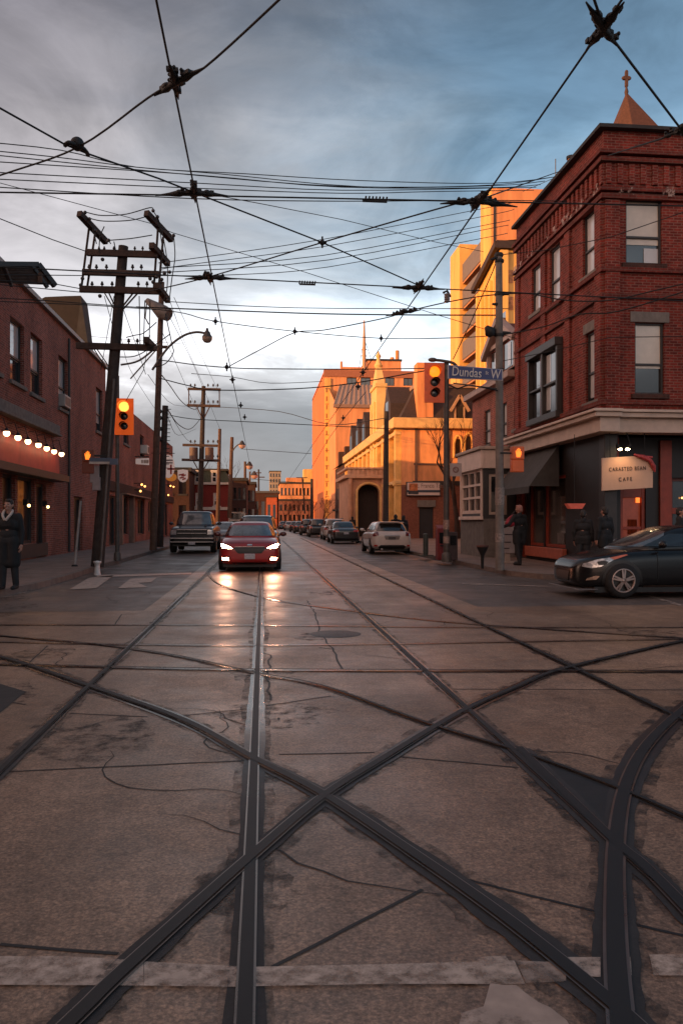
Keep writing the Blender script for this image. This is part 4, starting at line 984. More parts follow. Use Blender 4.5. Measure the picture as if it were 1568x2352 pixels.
for x, y0, y1 in ((54,615,660),(93,650,690)):
    p = onT(x,y0,25); mb = MB(); mb.beam(p, (p.x, p.y, zL-.3), .12, .12, (0,1,0)); mb.build('post', WOOD_B, cn)

# second brick building further along the left side
Y2 = YL0+LL+.05
l2 = thing('brick_row', 'lower brown brick shop building with window air conditioner and small lamps, second on the left', 'building', (XL, Y2, 0))
E2 = efac(XL, Y2); L2 = E2.uz(397,1031)[0]; zz = E2.uz(340,978)[1]
w2 = [E2.rect(322,331,1000,1050), E2.rect(284,296,960,1020)] + [(x,x+1.3,4.7,6.7) for x in (20,24,28)]
g2 = [(1,3,.15,2.9),(4,7,.7,3.0),(8.3,10,.15,3.0),(11,14,.6,3.0),(16,19,.7,3),(21,24,.7,3),(26,28,.2,3)]
w2 = [o for o in w2 if o[1] < L2]
mb = MB(); E2.wall(mb, 0, L2, 0, zz, w2+g2, .2)
mb.poly([E2.pt(L2,0),E2.pt(L2,0,-12),E2.pt(L2,zz,-12),E2.pt(L2,zz)]); mb.poly([E2.pt(0,zz-.02),E2.pt(L2,zz-.02),E2.pt(L2,zz-.02,-12),E2.pt(0,zz-.02,-12)]); mb.build('wall', BRK_BROWN, l2, fixn=False)
for o in w2: E2.window(l2, o, TRIM_D, GLASS, .2, 'sash', .07, STONE_G)
for i, o in enumerate(g2): E2.window(l2, o, TRIM_D, SHOPD, .2, 'g21' if o[2] > .4 else 'g11', .09)
o = w2[0]; mb = MB(); c = onX(333,1033,XL+.15); mb.obox(c, (.25,0,0),(0,.45,0),(0,0,.30)); acn = mb.build('air_conditioner', CREAM_B, l2, bevel=.03)
mb = MB(); mb.obox(c+Vector((.252,0,0)), (.004,0,0),(0,.3,0),(0,0,.2)); mb.build('grille', TRIM_D, acn)
mb = MB(); E2.box(mb, 0, L2, 3.15, 3.7, 0, .12); mb.build('fascia', BRK_DARK, l2)
mb = MB(); E2.box(mb, 3.6, 14.5, 3.05, 3.12, 0, .5); E2.box(mb, 7.5, 7.8, .14, 3.05, 0, .3); E2.box(mb, 3.4,3.7,.14,3.05,0,.3); mb.build('shop_frame', pm('shop_frame_tan', (.26,.15,.11), .6, var=.2), l2)
for px_, py_ in ((326,1113),(333,1117),(323,1128),(387,1137),(392,1116),(399,1118),(372,1140)):
    c = onX(px_, py_, XL+.5); mb = MB(); mb.obox(c+Vector((-.25,0,.08)), (.25,0,0),(0,.03,0),(0,0,.03)); wl = mb.build('wall_lamp', IRON, l2)
    mb = MB(); mb.sphere(c, .07, 8, 6); mb.build('bulb', emis('lamp_orange', (1,.40,.10), 5), wl)

# projecting shop signs
def hang(lab, cat, cx, cy, t, shape, mat, extra=None):
    c = onT(cx, cy, t); o = thing('shop_sign', lab, cat, c)
    k = t/F
    P = [c + Vector((x*k, 0, -y*k)) for x, y in shape]
    mb = MB(); mb.prism(P, (0,.16,0)); mb.build('board', mat, o, bevel=.02)
    mb = MB(); x0 = min(p.x for p in P); zt5 = max(p.z for p in P); mb.beam((XL, c.y+.08, zt5+.1), (max(p.x for p in P), c.y+.08, zt5+.1), .05, .05); mb.build('bracket', IRON, o)
    if extra: extra(o, c, k)
    return o
SW_ = pm('sign_lit_white', (.62,.50,.47), .5, var=.08, emit=(1,.75,.65), estr=.18)
SR_ = pm('sign_letter_red', (.42,.05,.035), .5)
el = lambda a, b_, n=20: [(a*cos(2*pi*i/n), b_*sin(2*pi*i/n)) for i in range(n)]
def ex1(o, c, k):
    mb = MB()
    for x0,x1,y0,y1 in ((-1,15,4,8),(5,9,-4,18)): mb.obox(c+Vector(((x0+x1)/2*k,-.01,-(y0+y1)/2*k)), ((x1-x0)/2*k,0,0),(0,.012,0),(0,0,(y1-y0)/2*k))
    mb.build('emblem', SR_, o)
    mb = MB()
    for y in (-14,-8): mb.obox(c+Vector((2*k,-.01,-y*k)), (9*k,0,0),(0,.010,0),(0,0,1.6*k))
    mb.build('lettering', pm('sign_letter_grey', (.22,.17,.16), .5), o)
hang('round white shop sign with red cross shaped letter beside the dark short pole', 'sign', 386, 1071, 60, el(15,27), SW_, ex1)
hang('orange oval shop sign below the round white one', 'sign', 393, 1096, 66, el(12.5,9.5), pm('sign_lit_orange', (.62,.20,.03), .5, var=.15, emit=(1,.35,.05), estr=.2))
def ex2(o, c, k):
    mb = MB()
    for x, y, w, h_ in ((-3,-3,6,1.6),(2,-1,5,1.5),(-2,4,5,1.6),(3,7,4,1.8)): mb.obox(c+Vector((x*k,-.01,-y*k)), (w*k,0,.8*k*h_),(0,.012,0),(-.2*k,0,h_*k))
    mb.build('lettering', SR_, o)
hang('white shield shaped shop sign with red lettering', 'sign', 420, 1093, 68, [(-12,-13),(0,-15),(12,-13),(11,6),(6,13),(0,15),(-6,13),(-11,6)], SW_, ex2)
def ex3(o, c, k):
    mb = MB()
    for x in (0,5,9,13): mb.obox(c+Vector((x*k,-.01,0)), (1.6*k,0,0),(0,.012,0),(0,0,4*k))
    mb.build('lettering', pm('sign_letter_tan', (.35,.20,.14), .5), o)
hang('small white rectangular shop sign above the second shop', 'sign', 327, 1060, 52, [(-15,-6.5),(15,-8),(15,8),(-15,6)], SW_, ex3)
def ex4(o, c, k):
    mb = MB(); mb.obox(c+Vector((0,-.01,0)), (4.5*k,0,0),(0,.012,0),(0,0,1.5*k)); mb.build('lettering', pm('sign_letter_grey', (.22,.17,.16), .5), o)

# red brick mansard house facing the camera
Yh = 95.0
rh = thing('mansard_house', 'red brick house with white sash windows and green mansard roof beyond the pickup', 'house', (onY(436,1100,Yh).x, Yh, 0))
Hf = sfac(onY(436,1100,Yh).x, Yh); HW = Hf.uz(524,1100)[0]; hz = Hf.uz(480,1113)[1]
ho = [Hf.rect(x0,x1,1132,1162) for x0,x1 in ((449,464),(490,505))] + [(1.0,2.0,.3,2.6),(4.5,6.5,.9,2.6)]
mb = MB(); Hf.wall(mb, 0, HW, 0, hz, ho, .2); mb.poly([Hf.pt(HW,0),Hf.pt(HW,0,-9),Hf.pt(HW,hz,-9),Hf.pt(HW,hz)]); mb.build('wall', brick('brick_bright_red', (.27,.035,.030), (.23,.03,.027), (.15,.05,.045), .2), rh, fixn=False)
for o in ho: Hf.window(rh, o, TRIM_W, GLASS, .15, 'sash', .16, TRIM_W, None, BLIND_W if o[2] > 2.6 else None, .5)
mb = MB(); Hf.box(mb, -.4, HW+.3, hz, hz+.25, -.3, .4); Hf.box(mb, -.02, .35, 0, hz, .0, .1); Hf.box(mb, 0.36, HW, hz-3.0, hz-2.65, .0, .14); mb.build('trim', TRIM_W, rh)
mt = Hf.uz(480,1081)[1]
mb = MB(); mb.add([Hf.pt(-.3,hz+.25,.3),Hf.pt(HW+.2,hz+.25,.3),Hf.pt(HW-.3,mt,-.4),Hf.pt(.2,mt,-.4),Hf.pt(HW-.3,mt,-8),Hf.pt(HW+.2,hz+.25,-9),Hf.pt(.2,mt,-8)],[[0,1,2,3],[1,5,4,2],[3,2,4,6]]); mb.build('roof', SLATE_G, rh, fixn=False)
mb = MB(); Hf.box(mb, -2.0, HW, mt, mt+.25, -8, -.2); mb.build('roof_curb', ROOF_D, rh)
for x0, x1 in ((434,446),(450,458),(488,498)):
    a, b_, z0, z1 = Hf.rect(x0, x1, 1084, 1110)
    mb = MB(); Hf.box(mb, a-.12, b_+.12, z0, z1, -.3, .45); Hf.box(mb, a-.2, b_+.2, z1, z1+.18, -.3, .55); dd = mb.build('dormer', TRIM_W, rh)
    mb = MB(); Hf.quad(mb, a+.08, b_-.08, z0+.2, z1-.1, .47); mb.build('pane', GLASS, dd)
    mb = MB(); Hf.box(mb, a+.06, b_-.06, (z0+z1)/2, (z0+z1)/2+.1, .45, .5); mb.build('mullion', TRIM_W, dd)
# dim buildings further on

def block(name, lab, px0, px1, yt, Y, mat, dep=14, wins=None, roof=None, wm=TRIM_D):
    f = sfac(onY(px0,1150,Y).x, Y); w = f.uz(px1,1150)[0]; z = f.uz((px0+px1)/2, yt)[1]
    o = thing(name, lab, 'building', (f.o.x, Y, 0)); ops = []
    if wins:
        nx, nz = wins
        for i in range(nx):
            for j in range(nz):
                u = w*(i+.5)/nx; h_ = (z-1.5)/nz; ops.append((u-w/nx*.27, u+w/nx*.27, 1.2+j*h_+h_*.2, 1.2+j*h_+h_*.75))
    mb = MB(); f.wall(mb, 0, w, 0, z, ops, .25)
    for u in (0, w): mb.poly([f.pt(u,0),f.pt(u,0,-dep),f.pt(u,z,-dep),f.pt(u,z)])
    mb.build('wall', mat, o, fixn=False)
    for q_ in ops:
        m2 = MB(); f.quad(m2, *q_, -.22); wq = m2.build('window', GLASS, o)
        m2 = MB(); f.box(m2, q_[0]-.1, q_[1]+.1, q_[2]-.18, q_[2]-.01, -.1, .1); m2.build('sill', wm, wq)
    mb = MB(); f.box(mb, -.25, w+.25, z-.02, z+.4, -dep, .25); mb.build('roof', roof or ROOF_D, o)
    return o, f, w, z
block('dark_row_building', 'long dim brown shop row between the hanging signs and the red mansard house', 340, 435, 1082, 88, BRK_DARK, dep=64, wins=(3,2))  # depth drawn out so this row shades the far buildings
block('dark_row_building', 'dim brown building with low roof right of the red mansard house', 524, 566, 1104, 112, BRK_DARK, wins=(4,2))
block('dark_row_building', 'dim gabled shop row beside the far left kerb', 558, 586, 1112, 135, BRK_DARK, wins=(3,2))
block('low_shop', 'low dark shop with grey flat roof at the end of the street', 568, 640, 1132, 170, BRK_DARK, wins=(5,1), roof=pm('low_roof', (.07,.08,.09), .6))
block('orange_shop', 'small bright orange fronted shop at the end of the street', 612, 636, 1142, 165, pm('shop_orange', (.42,.10,.04), .7, var=.2), wins=(2,1))
o, f, w, z = block('beige_tower', 'distant beige apartment tower over the end of the street', 619, 645, 1083, 420, pm('tower_beige', (.36,.27,.19), .8, var=.15, scale=.2), wins=(4,9))
o2, f2, w2_, z2_ = block('orange_terrace', 'low sunlit orange building with rows of windows left of the hospital', 643, 720, 1111, 210, CONC_O, wins=(9,3))
mb = MB(); f2.box(mb, w2_*.72, w2_*.99, z2_+.42, z2_+4, -8, -2); mb.build('penthouse', CONC_Y, o2)
mb = MB(); f2.box(mb, w2_*.2, w2_*.7, z2_+.42, z2_+1.7, -8, -2); mb.build('roof_plant', CONC_O, o2)
block('brick_rear_building', 'brown building closing the street above the parked cars', 640, 722, 1150, 195, BRK_BROWN, wins=(8,2))
# ================================================================== poles
def pole_tube(mb, p0, p1, r0, r1, n=12):
    p0 = Vector(p0); p1 = Vector(p1)
    mb.tube([p0.lerp(p1, i/8) for i in range(9)], [r0+(r1-r0)*i/8 for i in range(9)], n)
def insulator(mb, c, s=1.0, d=(0,0,1)):
    c = Vector(c); d = Vector(d); mb.tube([c, c+d*.05*s, c+d*.06*s, c+d*.10*s, c+d*.11*s, c+d*.16*s], [.02*s,.02*s,.05*s,.05*s,.035*s,.03*s], 8)
TL_ = 24.0
up = thing('utility_pole', 'tall dark leaning wooden power pole with many crossarms, nearest on the left', 'utility pole', onT(224,1302,TL_))
P = lambda x, y, t=TL_: onT(x, y, t)
mb = MB(); pole_tube(mb, P(224,1302), P(284,566), .195, .145, 14); mb.build('pole', WOOD_P, up)
for y, x0, x1, w in ((582,200,362,.15),(627,190,366,.14),(666,184,372,.15),(796,176,355,.15)):
    for dt in (-.17,.17):
        mb = MB(); mb.beam(P(x0,y-2,TL_+dt), P(x1,y+3,TL_+dt), w*.9, w*1.25); mb.build('crossarm', WOOD_A, up, bevel=.008)
# the slanted end arms pointing down the street
for x0,y0,x1,y1 in ((182,490,244,556),(336,489,394,551),(348,563,386,606),(360,655,386,690),(335,780,355,800)):
    mb = MB(); mb.beam(P(x0,y0,TL_-.55), P(x1,y1,TL_+.75), .16, .18); mb.build('crossarm', WOOD_A, up, bevel=.008)
mb = MB()
for x0,y0,x1,y1 in ((206,515,186,672),(219,535,199,672),(363,525,353,672),(375,545,364,672)): m9 = MB(); m9.cyl(P(x0,y0),P(x1,y1), .035, n=7); m9.build('upright', WOOD_A, up)
for x0,y0,x1,y1 in ((240,672,268,720),(250,672,270,716),(318,672,278,716),(310,668,276,712),(222,800,256,850),(215,800,252,856)): m9 = MB(); m9.beam(P(x0,y0,TL_-.2),P(x1,y1,TL_-.1), .05, .03); m9.build('brace', WOOD_A, up)
mb = MB()
for y, xs in ((574,(228,240,262,310,328,345)),(618,(205,222,245,305,325)),(657,(212,235,258,318,338)),(788,(296,316,336))):
    for x in xs: m9 = MB(); insulator(m9, P(x,y+2), 1.0 if y > 600 else .8); m9.build('insulator', pm('insulator', (.035,.028,.027), .3, var=.2), up)
for x, y in ((196,488),(206,503),(250,552),(352,484),(362,498),(399,541),(384,604),(390,625),(372,642),(386,690)): mb.sphere(P(x,y,TL_-.3), .055, 8, 6)
for x, y in ((218,530),(236,596),(190,640),(186,655),(230,680),(345,640),(352,648),(360,636),(378,628)): mb.sphere(P(x,y,TL_-.2), .06, 7, 5)
mb.build('insulator', pm('insulator', (.035,.028,.027), .3, var=.2), up)
mb = MB()
for pts in ([(200,488),(235,495),(290,492),(345,477),(352,484)],[(208,502),(240,508),(300,506),(345,495)],[(251,552),(300,548),(350,540)],[(352,484),(365,510),(372,560),(382,604)],[(362,498),(372,530),(384,600),(384,660),(377,690)],
            [(399,541),(402,590),(395,640),(389,690)],[(255,560),(250,552)],[(240,520),(230,545),(228,580)],[(206,503),(215,530),(222,560)],[(262,555),(266,575)],
            [(380,720),(395,790),(398,810),(380,835),(350,845)],[(276,820),(310,818),(345,800),(390,768)],[(290,775),(310,770),(330,765),(360,740)],[(320,680),(322,790)],[(333,690),(330,790)],[(345,690),(343,780)]):
    mb.tube(smooth_path([P(x,y,TL_-.25) for x,y in pts],5), .016, 5)
mb.build('jumper_cable', WIRE, up)
mb = MB()
for i in range(3): mb.box(*(lambda c: (c.x-.22,c.x+.22,c.y-.24,c.y-.20,c.z-.2,c.z+.2))(P(236-i*2, 1105+i*40))) if i < 0 else None
c = P(222,1090); mb.obox(c+Vector((-.0,-.24,0)), (.14,0,0),(0,.06,0),(0,0,.26)); c = P(226,1112); mb.obox(c+Vector((.0,-.24,0)), (.12,0,0),(0,.06,0),(0,0,.20))
mb.build('meter_box', pm('box_grey', (.28,.22,.21), .6, var=.2), up, bevel=.02)
mb = MB(); pole_tube(mb, P(262,870,TL_-.26), P(231,1296,TL_-.28), .04, .045, 8); mb.build('conduit', METAL_P, up)

# second, thinner brown pole with the street lamp
T2_ = 36.5
sp2 = thing('utility_pole', 'thin brown wooden pole with transformer and curved street lamp arm', 'utility pole', onT(352,1262,T2_))
mb = MB(); pole_tube(mb, onT(352,1264,T2_), onT(372,648,T2_), .165, .12, 12); mb.build('pole', WOOD_B, sp2)
mb = MB(); arm = [onT(x,y,T2_-.3) for x,y in ((350,850),(385,800),(420,772),(450,763),(474,766))]; mb.tube(smooth_path(arm,6), .055, 8); arm2 = [onT(x,y,T2_-.3) for x,y in ((278,838),(320,828),(366,792))]; mb.tube(smooth_path(arm2,5), .045, 7)
mb.beam(onT(362,800,T2_-.3),onT(300,870,T2_-.3),.05,.05); mb.build('lamp_arm', METAL_P, sp2)
c = onT(476,768,T2_-.3)
mb = MB(); mb.lathe([(.05,.28),(.07,.16),(.13,.10),(.16,.0),(.22,-.08),(.24,-.14)], c, n=14); lh = mb.build('lamp_head', pm('lamp_cap', (.06,.055,.05), .5, .3), sp2)
mb = MB(); mb.lathe([(.235,-.14),(.22,-.26),(.14,-.36),(.0,-.40)], c, n=14); mb.build('lamp_globe', pm('lamp_globe', (.30,.22,.17), .2, var=.2, coat=1), lh)
c = onT(368,712,T2_)
mb = MB(); mb.tube([onT(338,690,T2_-.2),onT(352,700,T2_-.3),onT(372,716,T2_-.4),onT(388,724,T2_-.5)], [.12,.2,.34,.30], 10); mb.build('transformer', pm('transformer_grey', (.11,.095,.09), .6, var=.3), sp2)
mb = MB()
for y in (655,668,676): insulator(mb, onT(370,y,T2_-.1), 1.6)
for x in (340,): mb.tube([onT(338,688,T2_),onT(334,730,T2_),onT(342,745,T2_)], .03, 6)
mb.build('insulator', MATS['insulator'], sp2)
mb = MB(); mb.beam(onT(330,797,T2_),onT(385,797,T2_),.12,.12); mb.build('crossarm', WOOD_A, sp2)
# short dark pole
T3_ = 42
sp3 = thing('utility_pole', 'short dark pole studded with steel rungs, right of the brown lamp pole', 'utility pole', onT(368,1258,T3_))
mb = MB(); pole_tube(mb, onT(368,1256,T3_), onT(380,932,T3_), .175, .155, 12); mb.build('pole', WOOD_P, sp3)
mb = MB()
for i in range(16): p = onT(388-i*.35, 940+i*9, T3_-.1); mb.cyl(p-Vector((.25,0,0)), p+Vector((.12,0,0)), .02, n=5)
for y in (945,960,985,1010): mb.sphere(onT(368,y,T3_-.2), .12, 7, 5)
mb.build('rung', IRON, sp3)
# middle distance poles
T4_ = 78
sp4 = thing('utility_pole', 'wooden pole with three crossarm levels and twin transformers above the red house', 'utility pole', onT(458,1215,T4_))
mb = MB(); pole_tube(mb, onT(458,1222,T4_), onT(468,887,T4_), .30, .2, 12); mb.build('pole', WOOD_P, sp4)
for y,x0,x1 in ((893,432,507),(931,430,506),(1022,420,500),(1056,418,503)):
    mb = MB(); mb.beam(onT(x0,y,T4_-.3),onT(x1,y+2,T4_-.3),.22,.24); mb.build('crossarm', WOOD_A, sp4)
mb = MB()
for x0,y0,x1,y1 in ((434,893,434,931),(504,895,504,932),(452,934,464,960),(482,934,470,958),(445,1060,456,1080),(480,1058,468,1078)): mb.beam(onT(x0,y0,T4_-.3),onT(x1,y1,T4_-.3),.1,.1,(0,1,0))
mb.build('brace', WOOD_A, sp4)
for x in (445,481):
    mb = MB(); mb.cyl(onT(x,1057,T4_-.4), onT(x,1028,T4_-.4), .42, n=12); mb.build('transformer', pm('transformer_brown', (.10,.06,.05), .6, var=.3), sp4)
mb = MB()
for y in (889,927,1018,1052):
    for x in (438,448,478,490,500): m9 = MB(); insulator(m9, onT(x,y,T4_-.3), 2.0); m9.build('insulator', MATS['insulator'], sp4)
def lamp_pole(lab, bx, by, tx, ty, t, r, mat, arm=None, arms=()):
    o = thing('street_pole', lab, 'pole', onT(bx, by, t))
    mb = MB(); pole_tube(mb, onT(bx,by,t), onT(tx,ty,t), r, r*.75, 10); mb.build('pole', mat, o)
    if arm:
        mb = MB(); mb.tube(smooth_path([onT(x,y,t-.1) for x,y in arm],5), r*.28, 7); mb.build('lamp_arm', METAL_P, o)
        c = onT(arm[-1][0], arm[-1][1], t-.1); k = t/46.
        mb = MB(); mb.lathe([(.05*k,.2*k),(.12*k,.1*k),(.2*k,-.05*k)], c, n=10); lh = mb.build('lamp_head', TRIM_D, o)
        mb = MB(); mb.lathe([(.2*k,-.06*k),(.17*k,-.2*k),(0,-.28*k)], c, n=10); mb.build('lamp_globe', pm('lamp_globe_pink', (.5,.32,.26), .3, emit=(1,.5,.35), estr=.05), lh)
    for (x0,y0,x1,y1) in arms:
        mb = MB(); mb.beam(onT(x0,y0,t),onT(x1,y1,t),r*.9,r*.9); mb.build('crossarm', WOOD_A, o)
    return o
lamp_pole('thin reddish pole just right of the transformer pole', 500, 1205, 505, 985, 84, .22, WOOD_B)
lamp_pole('pole with pale lower half and curved lamp arm over the far left kerb', 527, 1190, 533, 1004, 92, .26, WOOD_B, [(531,1045),(538,1030),(548,1021),(556,1020)])
lamp_pole('farther lamp pole left of the distant wires, lamp hanging to the right', 563, 1180, 563, 1060, 125, .26, WOOD_B, [(563,1070),(568,1066),(573,1068)])
lamp_pole('smallest far lamp pole with short arm at the left kerb', 574, 1170, 574, 1083, 150, .22, WOOD_B, [(574,1092),(579,1090),(584,1090)])
lamp_pole('distant pole with crossarms near the end of the street', 594, 1165, 594, 1078, 180, .25, WOOD_P, None, ((582,1086,600,1086),(593,1096,608,1096)))
lamp_pole('dark pole at the foot of the hospital block', 716, 1205, 716, 1100, 120, .28, WOOD_P)
lamp_pole('distant overhead pole with crossbar left of the hospital', 700, 1180, 694, 1096, 190, .2, WOOD_P, None, ((680,1097,706,1097),))
lamp_pole('dark pole in front of the church portal', 885, 1212, 887, 945, 50, .2, WOOD_P, None, ())
# concrete pole at the right corner
TR_ = 22.3
cp = thing('street_pole', 'thick grey concrete pole at the right kerb carrying the street name sign', 'pole', onT(1147,1305,TR_))
mb = MB(); b0 = onT(1147,1309,TR_); b0.z = .13; pole_tube(mb, b0, onT(1145,588,TR_), .125, .095, 14); mb.build('pole', CONC_P, cp)
mb = MB(); c = onT(1145,586,TR_); mb.lathe([(.11,-.05),(.13,0),(.10,.06),(0,.09)], c, n=12)
for y,(dx,dz) in ((590,(-.12,-.05)),(676,(.12,0)),(765,(.14,0)),(700,(-.1,0))):
    c = onT(1146,y,TR_); mb.tube([c, c+Vector((dx,-.05,dz)), c+Vector((dx*2.2,-.05,dz*2))], [.05,.045,.03], 7)
for y in (600,676,770,850): c = onT(1146,y,TR_); mb.lathe([(.125,-.04),(.135,0),(.125,.04)], c, n=12)
mb.build('band', IRON, cp)
mb = MB(); c = onT(1125,762,TR_); mb.tube([c+Vector((-.12,0,.15)), c+Vector((0,0,.0)), c+Vector((.06,0,-.12))], [.05,.17,.10], 9); mb.build('loudhailer', IRON, cp)
for y0,y1 in ((1120,1160),(1225,1245)):
    c = onT(1147,(y0+y1)/2,TR_); hh = (y1-y0)/2*TR_/F; mb = MB(); mb.lathe([(.128,-hh),(.129,hh)], c, n=14); mb.build('poster', pm('poster_grey', (.24,.20,.18), .7, var=.5, scale=18), cp)
# street name sign
TS = 21.6
sn = thing('street_sign', 'blue street name sign reading Dundas St W fixed to the concrete pole', 'street sign', onT(1090,872,TS))
A0, A1, A2, A3 = onT(1028,838,TS), onT(1154,848,TS), onT(1154,874,TS-.0), onT(1028,869,TS)
mb = MB(); mb.prism([A0,A1,A2,A3], (0,.04,0)); mb.build('border', pm('sign_edge', (.42,.42,.45), .5, var=.08), sn)
cc = (A0+A1+A2+A3)/4; sh_ = [cc+(p-cc)*.965+Vector((0,-.006,0)) for p in (A0,A1,A2,A3)]
sh_ = [Vector((p.x, p.y, cc.z+(p.z-cc.z)*.94)) for p in sh_]
mb = MB(); mb.prism(sh_, (0,.005,0)); mb.build('panel', pm('sign_blue', (.022,.045,.17), .45, var=.12), sn)
uu = (A1-A0).normalized(); vv = Vector((0,0,1)); SWH = pm('sign_letter_white', (.62,.60,.58), .5, var=.05)
nn = Vector((0,-1,0))
def sgn_text(b_, px_, py_, size, sx=.8): text(b_, size, SWH, 'lettering', sn, onT(px_, py_, TS)+nn*.02, uu, vv - uu*vv.dot(uu), sx=sx)
sgn_text('Dundas', 1071, 856, .36, .74); sgn_text('St', 1117, 857, .13, .8); sgn_text('W', 1137, 861, .36, .7)
mb = MB(); mb.beam(onT(1040,880,TS), onT(1140,893,TS), .03, .03); mb.tube([onT(1030,884,TS),onT(1050,893,TS),onT(1075,884,TS),onT(1120,892,TS+.3),onT(1146,898,TR_)], .02, 6); mb.build('bracket', IRON, sn)

# traffic lights
def traffic_light(lab, cx, cy, w, h_, t, lensmat, polex, poletop, polebot, polemat, pr, box):
    c = onT(cx, cy, t); k = t/F; o = thing('traffic_light', lab, 'traffic light', onT(polex, polebot, t))
    W_, H_ = w*k, h_*k
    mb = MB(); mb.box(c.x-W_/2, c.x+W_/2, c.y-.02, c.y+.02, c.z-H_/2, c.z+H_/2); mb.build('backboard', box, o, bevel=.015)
    for j in range(3):
        z = c.z + H_*(.27 - .265*j); r_ = W_*(.27 if j == 0 else .20)
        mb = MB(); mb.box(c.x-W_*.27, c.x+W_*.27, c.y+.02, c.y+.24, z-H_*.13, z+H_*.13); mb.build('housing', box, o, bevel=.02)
        mb = MB(); mb.lathe([(0,-.055),(r_*.6,-.05),(r_,-.03)], (c.x, c.y, z), 'y', 20); ln = mb.build('lens', lensmat if j == 0 else pm('lens_off', (.018,.012,.012), .25, coat=.6), o)
        # visor: open half tube
        vs = []; fs = []; n = 14
        for i in range(n+1):
            a = -.35 + (pi+.7)*i/n
            vs += [(c.x+r_*1.08*cos(a), c.y-.02, z+r_*1.08*sin(a)), (c.x+r_*1.08*cos(a), c.y-.02-.26*(1 if 0 < a < pi else .5), z+r_*1.08*sin(a))]
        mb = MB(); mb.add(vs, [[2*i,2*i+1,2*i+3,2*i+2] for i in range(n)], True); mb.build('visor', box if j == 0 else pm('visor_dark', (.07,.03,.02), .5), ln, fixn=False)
    mb = MB(); b_ = onT(polex, polebot, t); b_.z = .12; b_.y += .1; tp = onT(polex, poletop, t); tp.y += .1; pole_tube(mb, b_, tp, pr, pr*.85, 12); mb.lathe([(pr*1.7,0),(pr*1.6,.25),(pr*1.05,.32)], (b_.x,b_.y,.12), n=12); mb.build('pole', polemat, o)
    mb = MB()
    for z in (c.z+H_*.38, c.z-H_*.38): mb.beam((tp.x,tp.y,z),(c.x,c.y+.15,z),.05,.05)
    mb.build('bracket', IRON, o)
    return o, c, k
LENS = emis('lens_amber', (1.0,.62,.10), 1.5); LENS2 = emis('lens_amber_deep', (1.0,.27,.012), 1.35)
o, c, k = traffic_light('bright orange traffic light at left with its top lamp lit', 285.5, 957, 43, 84, 27.5, LENS, 269, 862, 1288, METAL_P, .075, pm('signal_orange_glow', (.92,.16,.018), .4, var=.15, scale=3, emit=(1,.12,.01), estr=.32))  # unlit housing and backboard given an orange glow to look brighter in shade
o2, c2, k2 = traffic_light('red brown traffic light on the right beside the blue street sign', 997, 879, 47, 92, 27.0, LENS2, 1026, 832, 1290, METAL_P, .10, pm('signal_red_brown_glow', (.75,.13,.045), .5, var=.2, scale=3, emit=(1,.14,.03), estr=.07))  # weak glow put into the housing colour to lift it in shade
mb = MB(); p = [onT(x,y,27) for x,y in ((1026,846),(1052,846),(1040,834),(1018,829),(1000,827),(990,826))]; mb.tube(smooth_path(p[1:],4), .05, 8); mb.sphere(onT(993,826.5,27), (.16,.1,.075), 10, 6); mb.build('camera_arm', METAL_P, o2)
mb = MB()
for y, h__ in ((1240,16),(1205,22)): c_ = onT(1026,y,27); hh = h__*27/F/2; mb.lathe([(.108,-hh),(.109,hh)], c_+Vector((0,.1,0)), n=12)
mb.build('sticker', pm('sticker', (.35,.24,.20), .6, var=.6, scale=14), o2)
# pedestrian signals
def ped(lab, cx, cy, t, tox, toy):
    c = onT(cx, cy, t); o = thing('pedestrian_signal', lab, 'pedestrian signal', c); s_ = .17
    mb = MB(); mb.box(c.x-s_, c.x+s_, c.y, c.y+.25, c.z-s_*1.05, c.z+s_*1.05); mb.box(c.x-s_, c.x+s_, c.y+.03, c.y+.25, c.z-s_*3.1, c.z-s_*1.1); mb.build('housing', pm('ped_box_dark_glow' if cx < 700 else 'ped_box_glow', (.03,.018,.015) if cx < 700 else (.45,.10,.03), .5, emit=(1,.12,.02), estr=.03 if cx < 700 else .08), o, bevel=.02)  # housing itself is no lamp; a faint orange glow is put into its colour
    mb = MB(); m_ = s_*.8
    mb.add([(c.x+x*m_, c.y-.012, c.z+z*m_) for x,z in ((-.45,-.9),(.35,-.9),(.55,-.2),(.62,.25),(.45,.3),(.38,.05),(.36,.75),(.2,.8),(.15,.15),(.1,.95),(-.08,.95),(-.1,.15),(-.2,.8),(-.36,.75),(-.34,.0),(-.5,.45),(-.65,.4),(-.55,-.3))], [list(range(18))]); mb.build('hand_symbol', emis('ped_hand', (1.0,.20,.02), 1.7), o)
    mb = MB(); e = onT(tox, toy, t); mb.beam((c.x,c.y+.1,c.z), (e.x, c.y+.15, c.z), .05, .05); mb.build('bracket', IRON, o)
ped('left pedestrian signal with glowing orange hand on the wooden pole', 202, 1046, 23.6, 245, 1046)
ped('right pedestrian signal with glowing orange hand on the concrete pole', 1190, 1040, 22.1, 1150, 1040)
# small street plate on the left pole
sn2 = thing('street_sign', 'small blue and white street plates on the left wooden pole', 'street sign', onT(235,1060,23.6))
c = onT(231,1056,23.6); mb = MB(); mb.box(c.x-.32,c.x+.32,c.y-.02,c.y+.02,c.z-.06,c.z+.06); c = onT(262,1058,23.6); mb.box(c.x-.12,c.x+.12,c.y-.02,c.y+.02,c.z-.12,c.z+.06); mb.build('plate', pm('plate_blue', (.08,.10,.14), .5, var=.3), sn2)
mb = MB(); c = onT(231,1062,23.6); mb.box(c.x-.32,c.x+.32,c.y-.022,c.y+.018,c.z-.05,c.z+.02); mb.build('white_plate', STONE_W, sn2)
